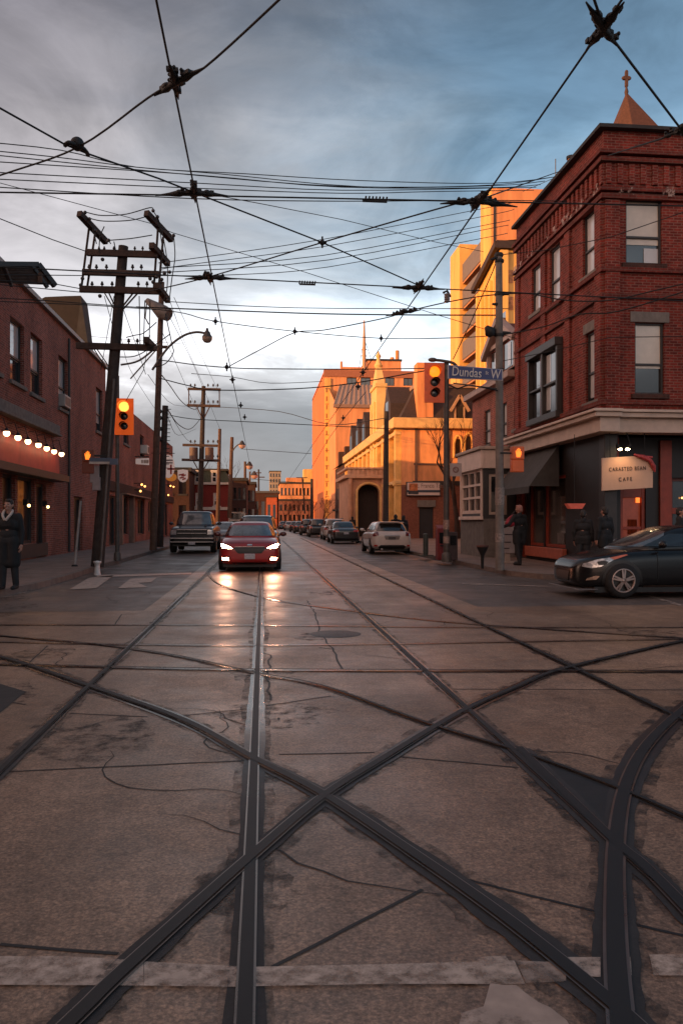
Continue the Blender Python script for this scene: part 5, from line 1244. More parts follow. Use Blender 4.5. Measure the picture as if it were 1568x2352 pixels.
# leaning white post, hydrant-like bollard
lp = thing('leaning_post', 'slim pale post leaning to the right on the left pavement', 'post', onT(172,1305,25))
mb = MB(); a = onT(172,1307,24); a.z = .13; mb.tube([a, onT(186,1150,24)], [.042,.036], 10); mb.build('post', pm('post_pale', (.33,.28,.26), .6, var=.25, scale=5), lp)
mb = MB(); mb.lathe([(.10,0),(.09,.04),(.05,.06)], (a.x,a.y,.135), n=12); mb.build('base', IRON, lp)
bo = thing('bollard', 'knee high white painted bollard at the left kerb', 'bollard', onT(224,1320,23.6))
a = onT(224,1322,22.2); mb = MB(); mb.lathe([(.10,0),(.085,.10),(.07,.25),(.085,.32),(.11,.34),(.11,.38),(0,.40)], (a.x,a.y,0), n=14); mb.build('post', pm('bollard_white', (.6,.56,.54), .5, var=.15, scale=8), bo)
# right pavement furniture
nb = thing('newspaper_box', 'faded red newspaper box left of the traffic light pole', 'newspaper box', onT(1012,1285,28.5))
c = onT(1013,1286,28); mb = MB(); mb.box(c.x-.17,c.x+.17,c.y-.2,c.y+.2,.14,1.22); mb.prism([(c.x-.17,c.y-.2,1.22),(c.x+.17,c.y-.2,1.22),(c.x+.17,c.y+.2,1.34),(c.x-.17,c.y+.2,1.34)], (0,0,.03)); mb.build('cabinet', pm('box_red', (.20,.022,.025), .5, var=.3, scale=6), nb, bevel=.02)
mb = MB(); mb.box(c.x-.12,c.x+.12,c.y-.215,c.y-.203,.72,1.1); mb.build('window', GLASS, nb); mb = MB(); mb.box(c.x-.1,c.x+.1,c.y-.23,c.y-.205,.62,.67); mb.build('handle', IRON, nb)
nb2 = thing('newspaper_box', 'dark newspaper box right of the traffic light pole', 'newspaper box', onT(1036,1285,28.5))
c = onT(1037,1286,28); mb = MB(); mb.box(c.x-.16,c.x+.16,c.y-.2,c.y+.2,.14,1.12); mb.build('cabinet', pm('box_dark', (.04,.022,.024), .5, var=.3, scale=6), nb2, bevel=.02)
mb = MB(); mb.box(c.x-.11,c.x+.11,c.y-.215,c.y-.203,.66,1.0); mb.build('window', GLASS, nb2)
pk = thing('bollard', 'dark green stub post on a square foot plate on the right pavement', 'bollard', onT(977,1276,31))
c = onT(977,1277,31); mb = MB(); mb.cyl((c.x,c.y,.15),(c.x,c.y,.98),.10,n=12); mb.sphere((c.x,c.y,.98),(.10,.10,.05),12,6); mb.build('post', pm('post_green', (.055,.068,.062), .5, var=.2), pk)
mb = MB(); mb.box(c.x-.26,c.x+.26,c.y-.26,c.y+.26,.142,.19); mb.build('foot', MATS['post_green'], pk)
st = thing('tree_guard', 'slim dark metal planter stake on the right pavement', 'post', onT(1107,1306,24))
c = onT(1107,1308,23); mb = MB(); mb.tube([(c.x,c.y,.13),(c.x,c.y,.5),(c.x,c.y,.75)], [.04,.05,.17], 10); mb.build('stem', IRON, st); mb = MB(); mb.lathe([(.17,.75),(.19,.80),(.0,.82)], (c.x,c.y,0), n=12); mb.build('bowl', pm('planter_rust', (.10,.04,.03), .7), st)
af = thing('menu_board', 'white free standing menu board behind the concrete pole', 'menu board', onT(1165,1272,25.5))
c = onT(1166,1276,26); mb = MB(); mb.box(c.x-.22,c.x+.22,c.y,c.y+.05,.45,1.5); mb.build('board', pm('menu_white', (.40,.34,.32), .6, var=.15, scale=5), af, bevel=.01)
mb = MB(); mb.box(c.x-.08,c.x+.08,c.y+.05,c.y+.11,.14,1.0); mb.box(c.x-.2,c.x+.2,c.y-.1,c.y+.25,.14,.18); mb.build('stand', STONE_W, af)
mb = MB()
for j, z in enumerate((1.05,.8,.6)): mb.box(c.x-.16,c.x+.14-.05*j,c.y-.008,c.y-.002,z,z+.03)
mb.build('lettering', INK, af)
pn = thing('parking_sign', 'small white square parking notice on the traffic light pole', 'sign', onT(1046,1080,27))
c = onT(1046,1079,27.1); mb = MB(); mb.box(c.x-.20,c.x+.20,c.y,c.y+.02,c.z-.22,c.z+.22); mb.build('plate', pm('plate_pink', (.46,.36,.32), .5, var=.08), pn)
mb = MB(); mb.lathe([(.06,-.004),(.11,-.004)], c+Vector((0,-.004,0)), 'y', 18); mb.beam(c+Vector((-.07,-.006,.07)), c+Vector((.07,-.006,-.07)), .03, .004); mb.build('symbol', pm('plate_mark', (.25,.12,.1), .5), pn)
mb = MB(); mb.beam(c+Vector((.1,.03,.05)), c+Vector((-.35,.15,.05)), .03, .03); mb.build('bracket', IRON, pn)

# ================================================================== overhead wires
WN = [0]
def wire(lab, pts, r=.016, group='overhead wires', mat=WIRE, sag=0.0):
    pts = [Vector(p) for p in pts]
    if len(pts) == 2 and sag:
        a, b_ = pts; L_ = 14; pts = [a.lerp(b_, i/L_) - Vector((0,0,sag*4*(i/L_)*(1-i/L_))) for i in range(L_+1)]
    mb = MB(); mb.tube(pts, r, 5, caps=False)
    o = mb.build('overhead_wire', mat, None); tag(o, lab, 'wire', group); return o
ZW = 5.6
Zp = lambda x, y: onZ(x, y, ZW)
T_ = lambda pts, t, t2=None: [onT(x, y, t + ((t2-t)*i/(len(pts)-1) if t2 is not None else 0)) for i, (x, y) in enumerate(pts)]
wire('left trolley wire running straight away over the red car', [(-.82,3.6,ZW),(-.82,60,ZW),(-.82,150,ZW)], .011)
wire('right trolley wire running straight away over the right lane', [(2.82,3.6,ZW),(2.72,60,ZW),(2.7,150,ZW)], .011)
a = Zp(0,450); b_ = Zp(446,449); c = Zp(1097,463)
dirn = (c-b_).normalized()
wire('nearest cross street trolley wire through both upper wire crossings', [a-dirn*8, b_, c, c+dirn*14], .011)
a = Zp(390,640); b_ = Zp(480,637); c = Zp(960,661); dirn = (c-b_).normalized()
wire('second cross street trolley wire through both lower wire crossings', [b_-dirn*14, b_, c, c+dirn*18], .011)
wire('curved trolley wire from the top edge through the topmost left crossing to the left edge', smooth_path([Zp(x,y) for x,y in ((760,-120),(640,0),(470,155),(403,190),(340,225),(180,338),(0,403),(-300,500))],5), .011)
wire('span wire from the left edge through the hanger ball to the middle bead', [Zp(x,y) for x,y in ((-200,137),(0,248),(150,332),(205,354),(365,410),(446,442),(740,557),(960,655))], .011)
wire('curved trolley wire rising from the lower left crossing to the upper right one', smooth_path([Zp(x,y) for x,y in ((330,672),(480,636),(740,557),(1040,470),(1097,460))],5), .011)
wire('wire climbing from the upper right crossing over the orange tower to the roof', [Zp(1097,460), onT(1300,388,26.4)], .011)
wire('wire falling from the top right crossing to the knot at the right edge', [Zp(1340,-70), Zp(1385,62), Zp(1565,300), Zp(1700,450)], .012)
wire('wire from the right edge knot slanting down over the brick corner building', [Zp(1565,296), Zp(1520,318), onY(1380,362,26.6), onY(1200,440,36)], .012)
# wire crossings
KN = IRON
def clump(lab, x, y, arms, s=1.0, z=ZW, cat='wire crossing', t=None):
    c = onZ(x, y, z) if t is None else onT(x, y, t)
    s *= .80; o = thing('wire_crossing', lab, cat, c, 0, 'overhead wire fittings'); random.seed(int(x*7+y))
    mb = MB(); mb.sphere(c+Vector((0,0,.02)), (.07*s,.09*s,.05*s), 9, 6)
    for (ax, ay, w) in arms:
        e = onZ(ax, ay, z) if t is None else onT(ax, ay, t); d_ = e-c
        if d_.length < .05: continue
        d_.normalize(); n_ = Vector((-d_.y, d_.x, 0))
        for q_ in (.06,.13,.20):
            pp = c+d_*q_*s*1.3+n_*random.uniform(-.02,.02)+Vector((0,0,random.uniform(-.01,.04)))
            mb.obox(pp, d_*.030*s, n_*.040*s, Vector((0,0,.022*s)))
            mb.sphere(pp+n_*.045*s*random.choice((-1,1))+Vector((0,0,.02)), .022*s, 6, 5)
    mb.build('clamp', KN, o)
    for (ax, ay, w) in arms:
        e = onZ(ax, ay, z) if t is None else onT(ax, ay, t); m = MB()
        L = [c.lerp(e, q_/8) for q_ in range(9)]
        m.tube(L, [w*s*f for f in (.8,.9,.75,1.0,.8,.55,.40,.28,.18)], 7)
        m.sphere(L[3]+Vector((0,0,.01)), (w*1.25*s,w*1.25*s,w*.9*s), 7, 5)
        m.build('wire_guide', KN, o)
    return o
clump('knotted black wire crossing at upper left of the sky', 403, 190, [(392,150,.045),(470,155,.05),(355,220,.05),(410,228,.045)], 1.0)
clump('knotted black wire crossing at the top right corner of the sky', 1385, 65, [(1345,5,.05),(1432,5,.05),(1345,115,.05),(1415,105,.05)], 1.0)
clump('winged black wire crossing over the left track, upper one', 446, 442, [(357,449,.05),(525,450,.05),(443,415,.04),(449,466,.04)], 1.05)
clump('winged black wire crossing over the left track, lower one', 480, 637, [(425,641,.05),(545,641,.05),(477,625,.04),(484,655,.04)], 1.1)
clump('winged black wire crossing in front of the orange tower', 1097, 461, [(1010,468,.05),(1187,475,.05),(1130,430,.05),(1080,488,.045)], 1.15)
clump('flat armed wire crossing left of the tower, lower right', 960, 660, [(900,661,.05),(1020,665,.05),(972,640,.04),(950,675,.04)], 1.15)
clump('small flat wire switch below the lower right crossing', 927, 717, [(885,726,.045),(966,712,.045)], 1.1)
clump('black knot of fittings at the right edge', 1566, 297, [(1540,310,.05),(1575,320,.05)], .9)
hb = thing('wire_hanger', 'round black hanger ball on the wires at upper left', 'wire hanger', Zp(178,337), 0, 'overhead wire fittings')
c = Zp(178,337); mb = MB(); mb.sphere(c+Vector((0,0,.03)), .075, 12, 8); mb.tube(smooth_path([Zp(150,334),Zp(157,328),Zp(170,331),Zp(186,338),Zp(196,345),Zp(203,356)],4), .025, 6); mb.build('ball', IRON, hb)
def bead(lab, x, y, t, r=.06):
    r *= .72; c = onT(x, y, t); mb = MB(); mb.sphere(c, (r,r,r*1.2), 8, 6); mb.cyl(c-Vector((0,0,r*2.0)), c+Vector((0,0,r*2.2)), r*.35, n=6); mb.cyl(c-Vector((r*1.6,0,0)), c+Vector((r*1.6,0,0)), r*.3, n=6)
    tag(mb.build('wire_clip', IRON), lab, 'wire clip', 'overhead wire fittings')
tz = lambda y: 4.1*F/(HY-y)
for lab, x, y in (('round black bead where two wires cross in mid sky',740,557),('wire clip on the left trolley wire beside the street lamp',495,738),('spiky wire clip on the left trolley wire below the lamp',521,843),('wire clip on the curved wire in the centre of the sky',677,761),
                  ('wire clip on the right trolley wire above the mast',875,777),('wire clip left of the hanging lamp on the far trolley wire',534,872),('wire clip on the left trolley wire, fourth from the lamp',553,931),('wire clip on the left trolley wire, farthest',562,958),
                  ('wire clip on the right trolley wire over the hospital roof',833,855),('wire clip on the right trolley wire in front of the hospital',822,888),('wire clip on the wire over the pinnacle base',788,960)):
    bead(lab, x, y, min(tz(y), 60), .055 if y < 800 else .075)
for lab, x, y in (('row of small spikes on the upper cross wire, section insulator',860,462),('row of small spikes on the lower cross wire, section insulator',703,653)):
    mb = MB(); c = Zp(x,y); 
    mb.beam(c-Vector((.13*(HY-y)/735*1.2,0,0)), c+Vector((.16,0,0)), .02, .03)
    for i in range(7): mb.cyl(c+Vector((-.12+.045*i,0,0)), c+Vector((-.11+.045*i,0,.06)), .012, n=5)
    tag(mb.build('section_insulator', IRON), lab, 'insulator', 'overhead wire fittings')
iz = thing('strain_insulator', 'small stacked insulator hanging beside the tower at the wire end', 'insulator', onT(1026,690,18), 0, 'overhead wire fittings')
mb = MB()
for j in range(4): mb.lathe([(.02,-.03),(.06,-.01),(.06,.01),(.02,.03)], onT(1026,677+j*5,16), n=10)
mb.build('discs', pm('porcelain', (.22,.17,.15), .3, coat=.6), iz)
mb = MB(); mb.tube(T_([(1017,673),(1026,668),(1034,682)],16), .025, 6); mb.build('hook', IRON, iz)
# span wires of the far junction side
S_ = [('sagging double span wire across the street below the lower crossings', [(313,705),(677,719),(896,723),(1129,724),(1146,724)], 24, 22.3, .020),
 ('thin span wire above the sagging double one', [(391,693),(677,707),(1129,709),(1146,709)], 24, 22.3, .012),
 ('span wire with clips from the left poles to the tower side', [(365,711),(425,720),(495,738),(677,761),(875,777),(1041,776),(1146,770)], 24, 22.3, .013),
 ('curved trolley wire bending from the lamp level up to the right', [(527,841),(600,802),(677,764),(745,758),(886,730),(927,717),(1026,694),(1100,681),(1146,676)], 21, 16, .013),
 ('span wire at rooftop level passing the spiky clip', [(360,826),(391,830),(450,838),(521,844),(600,847),(823,848),(980,846)], 28, 27, .018),
 ('heavier cable dipping from the left pole toward the right traffic light', [(365,868),(430,885),(495,896),(677,893),(813,880),(974,852),(1026,850)], 30, 27, .020),
 ('thin far wire at church cornice level', [(375,950),(440,962),(553,968),(714,976),(900,985),(1000,988)], 45, 45, .022),
 ('thin far wire under the clouds at mid height', [(440,858),(533,866),(620,880),(740,876)], 50, 60, .022),
 ('thin far wire just above the distant tower', [(553,1031),(640,1037),(714,1042)], 90, 90, .03),
 ('far wire between the street poles and the church', [(506,935),(640,945),(760,975),(885,960)], 70, 50, .025),
 ('wire dipping across the far street above the orange terrace', [(575,1100),(640,1105),(716,1110)], 120, 120, .035),
 ('straight wire slanting from the far distance up to the church pole', [(715,1075),(760,1000),(840,900)], 80, 45, .02)]
for lab, pts, t0, t1, r in S_: wire(lab, smooth_path(T_(pts, t0, t1), 4), r)
# cross street utility lines high above
BL = 'one of the thin parallel utility lines sweeping across the upper sky'
for pts in ([(-80,322),(140,345),(313,384),(560,399),(833,415),(1129,421),(1290,404),(1330,398)],[(-80,340),(130,361),(313,384),(500,399),(833,429),(1129,425),(1262,408)],[(-80,349),(400,398),(784,428),(1129,427),(1250,416)],[(-80,367),(440,401),(784,430),(1129,431),(1240,424)],[(-80,392),(440,420),(784,437),(1129,432),(1230,430)],[(-80,408),(440,432),(784,444),(1000,440),(1225,437)]):
    wire(BL, smooth_path(T_(pts, 19, 30), 4), .014, 'parallel utility lines')
wire('utility line just above the upper cross trolley wire', smooth_path(T_([(-80,422),(0,430),(440,456),(784,462),(1097,460),(1300,462)],17,22),4), .013)
wire('long thin guy wire slanting down from the left edge across the sky', T_([(-80,396),(0,420),(120,452),(350,514),(395,534),(700,625),(1000,722),(1186,778)], 20, 26), .010)
wire('thin wire slanting down to the right from the upper left crossing', T_([(450,440),(600,468),(784,504),(1000,556),(1110,578)], 16, 30), .010)
wire('wire from the left edge down to the top of the left power pole', T_([(-100,462),(0,502),(120,550),(200,578)], 20, 24), .014)
FAN = 'one of the power lines fanning from the left power pole up to the right'
for pts in ([(384,600),(397,600),(740,550),(1114,478),(1180,465)],[(390,625),(397,613),(745,566),(1129,493),(1180,480)],[(371,615),(740,587),(1129,514),(1170,505)],[(371,626),(755,597),(1129,524),(1165,518)],[(366,633),(537,631),(755,613),(1129,543),(1160,536)]):
    wire(FAN, smooth_path(T_(pts, 24, 38), 4), .014, 'power lines from the left pole')
LWL = 'one of the short power lines entering the left power pole from the left'
for pts in ([(-60,630),(110,632),(188,633)],[(-60,641),(125,652),(190,664)],[(-60,648),(110,664),(195,672)],[(-60,682),(100,690),(345,708)],[(-60,690),(195,700),(372,712)]): wire(LWL, T_(pts,22,24), .014, 'lines entering the left pole')
DRP = 'one of the thin service wires dropping from the left poles toward the far street'
for pts in ([(400,683),(440,770),(505,905)],[(390,690),(430,800),(470,890)],[(376,700),(450,850),(505,985)],[(372,760),(420,870),(460,960)],[(280,780),(300,850),(350,930),(372,960)],[(385,940),(430,1010),(460,1022)],[(385,955),(410,1000),(450,985)],[(340,860),(400,930),(465,930)]):
    wire(DRP, smooth_path(T_(pts,26,60),4), .010, 'service wires on the left')
for pts in ([(240,680),(262,760),(275,790)],[(262,680),(250,750),(232,850)],[(280,700),(312,790),(335,860)],[(345,770),(330,850),(290,920)]): wire('one of the slack guy wires hanging beside the left power pole', T_(pts,23,23.6), .010, 'guy wires on the left pole')
wire('thick black cable looping from the dark pole to the transformer pole', smooth_path(T_([(372,862),(390,885),(420,925),(450,940),(464,920)],40,76),5), .03)
wire('cable sagging from the short dark pole to the transformer pole', smooth_path(T_([(384,938),(410,975),(438,985),(462,960)],42,76),5), .03)
wire('thin wire from the concrete pole top down to the street sign', T_([(1143,590),(1130,625),(1085,730),(1040,825)],22.3,26), .016)
wire('cable from the concrete pole running right along the brick corner building', smooth_path(T_([(1150,676),(1210,674),(1300,690),(1400,690),(1500,668),(1620,640)],22.3,20),4), .018)
wire('thin white tipped wire rising across the corner building windows', T_([(1150,585),(1250,575),(1400,545),(1620,470)],22.3,20), .012)
wire('dark cable sagging across the second floor of the corner building', smooth_path(T_([(1150,770),(1250,750),(1330,722),(1420,715),(1600,660)],22.3,20),4), .018)
wire('pale wire across the lower window of the corner building', T_([(1150,830),(1250,810),(1400,775),(1620,772)],22.3,20), .011)
wire('far thin wire passing behind the left poles at signal height', T_([(0,770),(200,772),(420,790)],40,60), .014)
# ================================================================== vehicles
def loft(stations, n_half, fn, subdiv=2):
    """closed lofted hull; fn(station)-> list of half ring points (x>=0) from bottom centre to top centre"""
    vs = []; fs = []; rings = []
    for s_ in stations:
        h_ = fn(s_); ring = h_ + [(-x, y, z) for x, y, z in h_[-2:0:-1]]
        rings.append(list(range(len(vs), len(vs)+len(ring)))); vs += ring
    m = len(rings[0])
    for i in range(len(rings)-1):
        for k in range(m): fs.append([rings[i][k], rings[i][(k+1)%m], rings[i+1][(k+1)%m], rings[i+1][k]])
    fs.append(rings[0][::-1]); fs.append(rings[-1])
    me = bpy.data.meshes.new('hull'); me.from_pydata(vs, [], fs)
    bm = bmesh.new(); bm.from_mesh(me); bmesh.ops.recalc_face_normals(bm, faces=bm.faces); bm.to_mesh(me); bm.free()
    return subd(me, subdiv)
def subd(me, lv):
    o = bpy.data.objects.new('tmp', me); COL.objects.link(o)
    md = o.modifiers.new('s', 'SUBSURF'); md.levels = lv; md.render_levels = lv
    r_ = bpy.data.meshes.new_from_object(o.evaluated_get(bpy.context.evaluated_depsgraph_get()))
    bpy.data.objects.remove(o); r_.polygons.foreach_set('use_smooth', [True]*len(r_.polygons)); return r_
def body_ring(s_):
    y, w, zb, zt, cr = s_; h_ = zt-zb
    return [(0,y,zb),(w*.55,y,zb),(w*.88,y,zb+.01),(w*.975,y,zb+.10*h_+.02),(w,y,zb+.38*h_),(w*.995,y,zb+.66*h_),(w*.965,y,zt-.10*h_),(w*.90,y,zt-.015),(w*.78,y,zt+cr*.45),(w*.45,y,zt+cr*.85),(0,y,zt+cr)]
def green(levels, n=28, e=4.5):
    vs = []; fs = []
    for (z, yf, yr, w) in levels:
        yc, hl = (yf+yr)/2, (yr-yf)/2
        for k in range(n):
            a = 2*pi*(k+.5)/n; c, s_ = cos(a), sin(a)
            vs.append((w*math.copysign(abs(c)**(2/e), c), yc+hl*math.copysign(abs(s_)**(2/e), s_), z))
    m = len(levels)
    for i in range(m-1):
        for k in range(n): fs.append([i*n+k, i*n+(k+1)%n, (i+1)*n+(k+1)%n, (i+1)*n+k])
    fs.append(list(range(n))[::-1]); fs.append([(m-1)*n+k for k in range(n)])
    me = bpy.data.meshes.new('gh'); me.from_pydata(vs, [], fs); return subd(me, 1)
def bvh_of(meshes):
    vs = []; fs = []
    for me in meshes:
        b = len(vs); vs += [v.co.copy() for v in me.vertices]; fs += [[b+i for i in p.vertices] for p in me.polygons]
    return BVHTree.FromPolygons(vs, fs)
def patch(bv, poly, view, off=.006, step=.05, mirror=False):
    """outline drawn in a side/front/rear view, laid on the body surface"""
    bm = bmesh.new(); bm.faces.new([bm.verts.new((a, b_, 0)) for a, b_ in poly])
    bmesh.ops.triangulate(bm, faces=bm.faces)
    for _ in range(4):
        es = [e for e in bm.edges if e.calc_length() > step]
        if not es: break
        bmesh.ops.subdivide_edges(bm, edges=es, cuts=1, use_grid_fill=False)
        bmesh.ops.triangulate(bm, faces=[f for f in bm.faces if len(f.verts) > 3])
    mb = MB(); vs = []
    O, D_ = {'front': (lambda a,b_: Vector((a,-9,b_)), Vector((0,1,0))), 'rear': (lambda a,b_: Vector((a,9,b_)), Vector((0,-1,0))),
             'left': (lambda a,b_: Vector((-9,a,b_)), Vector((1,0,0))), 'right': (lambda a,b_: Vector((9,a,b_)), Vector((-1,0,0)))}[view]
    bm.verts.ensure_lookup_table(); bm.verts.index_update()
    for v in bm.verts:
        o = O(v.co.x, v.co.y); hit = bv.ray_cast(o, D_)
        if hit[0] is None:
            near = bv.find_nearest(o + D_*8.2); p = near[0] if near[0] else o+D_*8; p = Vector(p)
        else: p = hit[0]
        vs.append(p - D_*off + (hit[1]*off*.4 if hit[1] is not None and hit[1].dot(D_) < 0 else Vector((0,0,0))))
    mb.add(vs, [[v.index for v in f.verts] for f in bm.faces], True)
    bm.free(); return mb
CARG = pm('car_glass', (.018,.020,.022), .05, var=.2, spec=.8, coat=.3)
CARGW = pm('car_windscreen', (.085,.088,.09), .10, var=.5, scale=1.8, spec=1.0, coat=.8)
TAIL = pm('tail_lamp', (.20,.012,.012), .2, coat=.8, var=.1, emit=(1,.03,.02), estr=.05)
HEADOFF = pm('head_lamp', (.45,.45,.46), .12, .4, var=.3, scale=14, coat=1)
HEADON = emis('head_lamp_lit', (1.0,.36,.20), 190)
FOGON = emis('fog_lamp_lit', (1.0,.36,.20), 95)
PLATE = pm('number_plate', (.42,.40,.42), .5, var=.35, scale=26)
RIM = pm('alloy_rim', (.45,.40,.38), .3, .8, var=.15)
RIMD = pm('dark_rim', (.05,.05,.05), .4, .5)
def paintm(name, col, rough=.28, metal=.25): return pm(name, col, rough, metal, var=.10, scale=3, coat=.7)
def wheel(root, x, y, r, w, rim, side, spokes=5):
    # lathe about the x axis
    mb = MB(); mb.lathe([(r*.70,-w/2),(r*.93,-w/2),(r,-w*.32),(r,w*.32),(r*.93,w/2),(r*.70,w/2)], (x,y,r), 'x', 28); wo = mb.build('wheel', RUBBER, root)
    s_ = side; mb = MB()
    mb.lathe([(r*.70,s_*w*.5),(r*.66,s_*w*.53),(r*.62,s_*w*.50),(r*.60,s_*w*.30)], (x,y,r), 'x', 28)
    for k in range(spokes):
        a = 2*pi*k/spokes + pi/2
        for da in (-.13,.13):
            p0 = Vector((x+s_*w*.50, y+r*.12*cos(a+da*2), r+r*.12*sin(a+da*2))); p1 = Vector((x+s_*w*.46, y+r*.64*cos(a+da), r+r*.64*sin(a+da)))
            mb.beam(p0, p1, r*.10, .03, (1,0,0))
    mb.lathe([(0,s_*w*.52),(r*.13,s_*w*.52),(r*.16,s_*w*.44)], (x,y,r), 'x', 14)
    mb.build('rim', rim, wo)
    mb = MB(); mb.lathe([(0,s_*w*.26),(r*.61,s_*w*.26)], (x,y,r), 'x', 20); mb.build('brake_disc', RIMD, wo)
    return wo
def car(name, lab, cat, loc, rot, c):
    """c: dict of proportions; the car faces -Y before rotation"""
    root = thing(name, lab, cat, (0,0,0), 0, c.get('group'))
    L, Wd, H = c['L'], c['W']/2, c['H']; zb = c.get('zb',.20); paint = c['paint']
    hood, belt, deck = c['hood'], c['belt'], c['deck']; f0, r0 = -L/2, L/2; cowl = f0+c['cowl']
    st_ = [(f0,Wd*.70,zb+.16,hood-.25,.0),(f0+.03,Wd*.80,zb+.10,hood-.17,.01),(f0+.12,Wd*.90,zb+.04,hood-.09,.02),(f0+.32,Wd*.965,zb,hood-.02,.03),(f0+.75,Wd*.99,zb,hood+.05,.045),(cowl,Wd,zb,belt-.01,.03),
           ((cowl+r0)/2-.3,Wd,zb,belt+.01,.02),(r0-c.get('decklen',.6)-.25,Wd*.995,zb,belt+.03,.02),(r0-c.get('decklen',.6)*.6,Wd*.98,zb+.01,deck,.02),(r0-.14,Wd*.94,zb+.05,deck-.03,.01),(r0-.03,Wd*.88,zb+.10,deck-.10,.0),(r0,Wd*.80,zb+.16,deck-.18,.0)]
    nz_ = c.get('nose', 0)
    if nz_: st_ = [(y, w*(1-nz_*f_), zb_, zt_, cr) for (y,w,zb_,zt_,cr), f_ in zip(st_, [1,.75,.5,.25,.06]+[0]*9)]
    if c.get('boxy'):
        st_ = [(y, w+(Wd-w)*.7, zb_, zt_+(hood-zt_)*.6 if y < cowl else zt_, cr) for y,w,zb_,zt_,cr in st_]
    low = loft(st_, 11, body_ring)
    gz = c['gh']  # yf, yr at base; yf, yr at roof
    yf0, yr0, yf1, yr1 = gz; wb_ = Wd*c.get('ghw',.93); wt = Wd*c.get('roofw',.74)
    def lerp(a, b_, t_): return a+(b_-a)*t_
    lv = [(belt-.12,yf0-.06,yr0+.03,wb_)] + [(lerp(belt,H-.06,t_), lerp(yf0,yf1,t_-.10*sin(pi*t_)*0), lerp(yr0,yr1,t_**1.3), lerp(wb_,wt,t_**1.15)) for t_ in (0,.35,.7,.93)] + [(H-.022,yf1+.12,yr1-.12,wt*.90),(H,yf1+.45,yr1-.4,wt*.62)]
    gr = green(lv)
    bm = bmesh.new(); bm.from_mesh(low); bm.from_mesh(gr); me = bpy.data.meshes.new('body'); bm.to_mesh(me); bm.free()
    bv = bvh_of([low, gr]); bvl = bvh_of([low])
    body = link_mesh('body', me, paint, root)
    me.polygons.foreach_set('use_smooth', [True]*len(me.polygons))
    gt = H-.12
    def wt_at(z): return lerp(wb_, wt, min(1,max(0,(z-belt)/(H-.06-belt)))**1.15)
    gz0 = belt+.05
    a0, a1 = wt_at(gz0)*.90, wt_at(gt)*.88
    wsm = c.get('wsmat', CARGW)
    patch(bv, [(-a0,gz0),(a0,gz0),(a0*.3+a1*.7,gt-.08),(a1*.9,gt),(-a1*.9,gt),(-a0*.3-a1*.7,gt-.08)], 'front', .008).build('windscreen', wsm, root)
    if not c.get('no_rear'):
        rz = c.get('rearz', gz0); patch(bv, [(-a0*.92,rz),(a0*.92,rz),(a1*.9,gt),(-a1*.9,gt)], 'rear', .008).build('rear_window', CARG, root)
    yA = lambda z, k0, k1: lerp(k0, k1, (z-belt)/(H-.06-belt))
    z0, z1 = belt+.06, H-.17
    yw0, yw1 = yA(z0,yf0,yf1)+.22, yA(z1,yf0,yf1)+.22; yq0, yq1 = yA(z0,yr0,yr1)-.22, yA(z1,yr0,yr1)-.28
    ym = c.get('pillar', (yw1+yq1)/2)
    for view in ('left','right'):
        patch(bv, [(yw0,z0),(ym-.04,z0),(ym-.04,z1),(yw1,z1)], view, .008).build('side_window', CARG, root)
        if not c.get('one_window'): patch(bv, [(ym+.04,z0),(yq0,z0+.06),(yq1,z1-.02),(ym+.04,z1)], view, .008).build('side_window', CARG, root)
    # arches and wheels
    rw = c['r']; ww = c.get('ww',.21)
    for yy in (c['wf'], c['wr']):
        for side, view in ((-1,'left'),(1,'right')):
            cir = [(yy+(rw+.05)*cos(a), max(zb-.02, rw+(rw+.05)*sin(a))) for a in [pi*i/12 - .12 + .24*i/12*0 for i in range(13)]]
            cir = [(yy+(rw+.055)*cos(pi*i/14), rw+.0+(rw+.055)*sin(pi*i/14)) for i in range(15)] + [(yy-(rw+.055), zb+.03),(yy+(rw+.055), zb+.03)]
            patch(bvl, cir, view, .004, .08).build('wheel_arch', BLACKP, root)
            wheel(root, side*(Wd-ww/2+.015), yy, rw, ww, c.get('rim', RIM), side)
    # mirrors
    for s_ in (-1,1):
        ym_ = yA(belt+.1,yf0,yf1)+.38; mb = MB(); mb.sphere((s_*(Wd+.10),ym_,belt+.10),(.11,.07,.075),10,7); mb.beam((s_*(Wd-.06),ym_+.02,belt+.04),(s_*(Wd+.04),ym_+.01,belt+.08),.04,.05); mb.build('mirror', c.get('mirmat', paint), root)
    for (nm, poly, view, m_, off) in c.get('patches', []):
        patch(bvl if c.get('lowonly',True) else bv, poly, view, off, .045).build(nm, m_, root)
        if view in ('front','rear') and min(p[0] for p in poly) > 0.01:
            patch(bvl, [(-a,b_) for a,b_ in poly][::-1], view, off, .045).build(nm, m_, root)
        elif view == 'left' and c.get('bothsides', True):
            patch(bvl, poly, 'right', off, .045).build(nm, m_, root)
    for (nm, x0,x1,y0,y1,z0_,z1_,m_) in c.get('boxes', []):
        mb = MB(); mb.box(x0,x1,y0,y1,z0_,z1_); mb.build(nm, m_, root, bevel=.012)
    # dark underside
    mb = MB(); mb.box(-Wd*.86, Wd*.86, f0+.35, r0-.35, zb-.07, zb+.04); mb.build('underbody', BLACKP, root)
    root.location = loc; root.rotation_euler = (0,0,rot)
    return root
def quadp(x0,x1,z0,z1): return [(x0,z0),(x1,z0),(x1,z1),(x0,z1)]

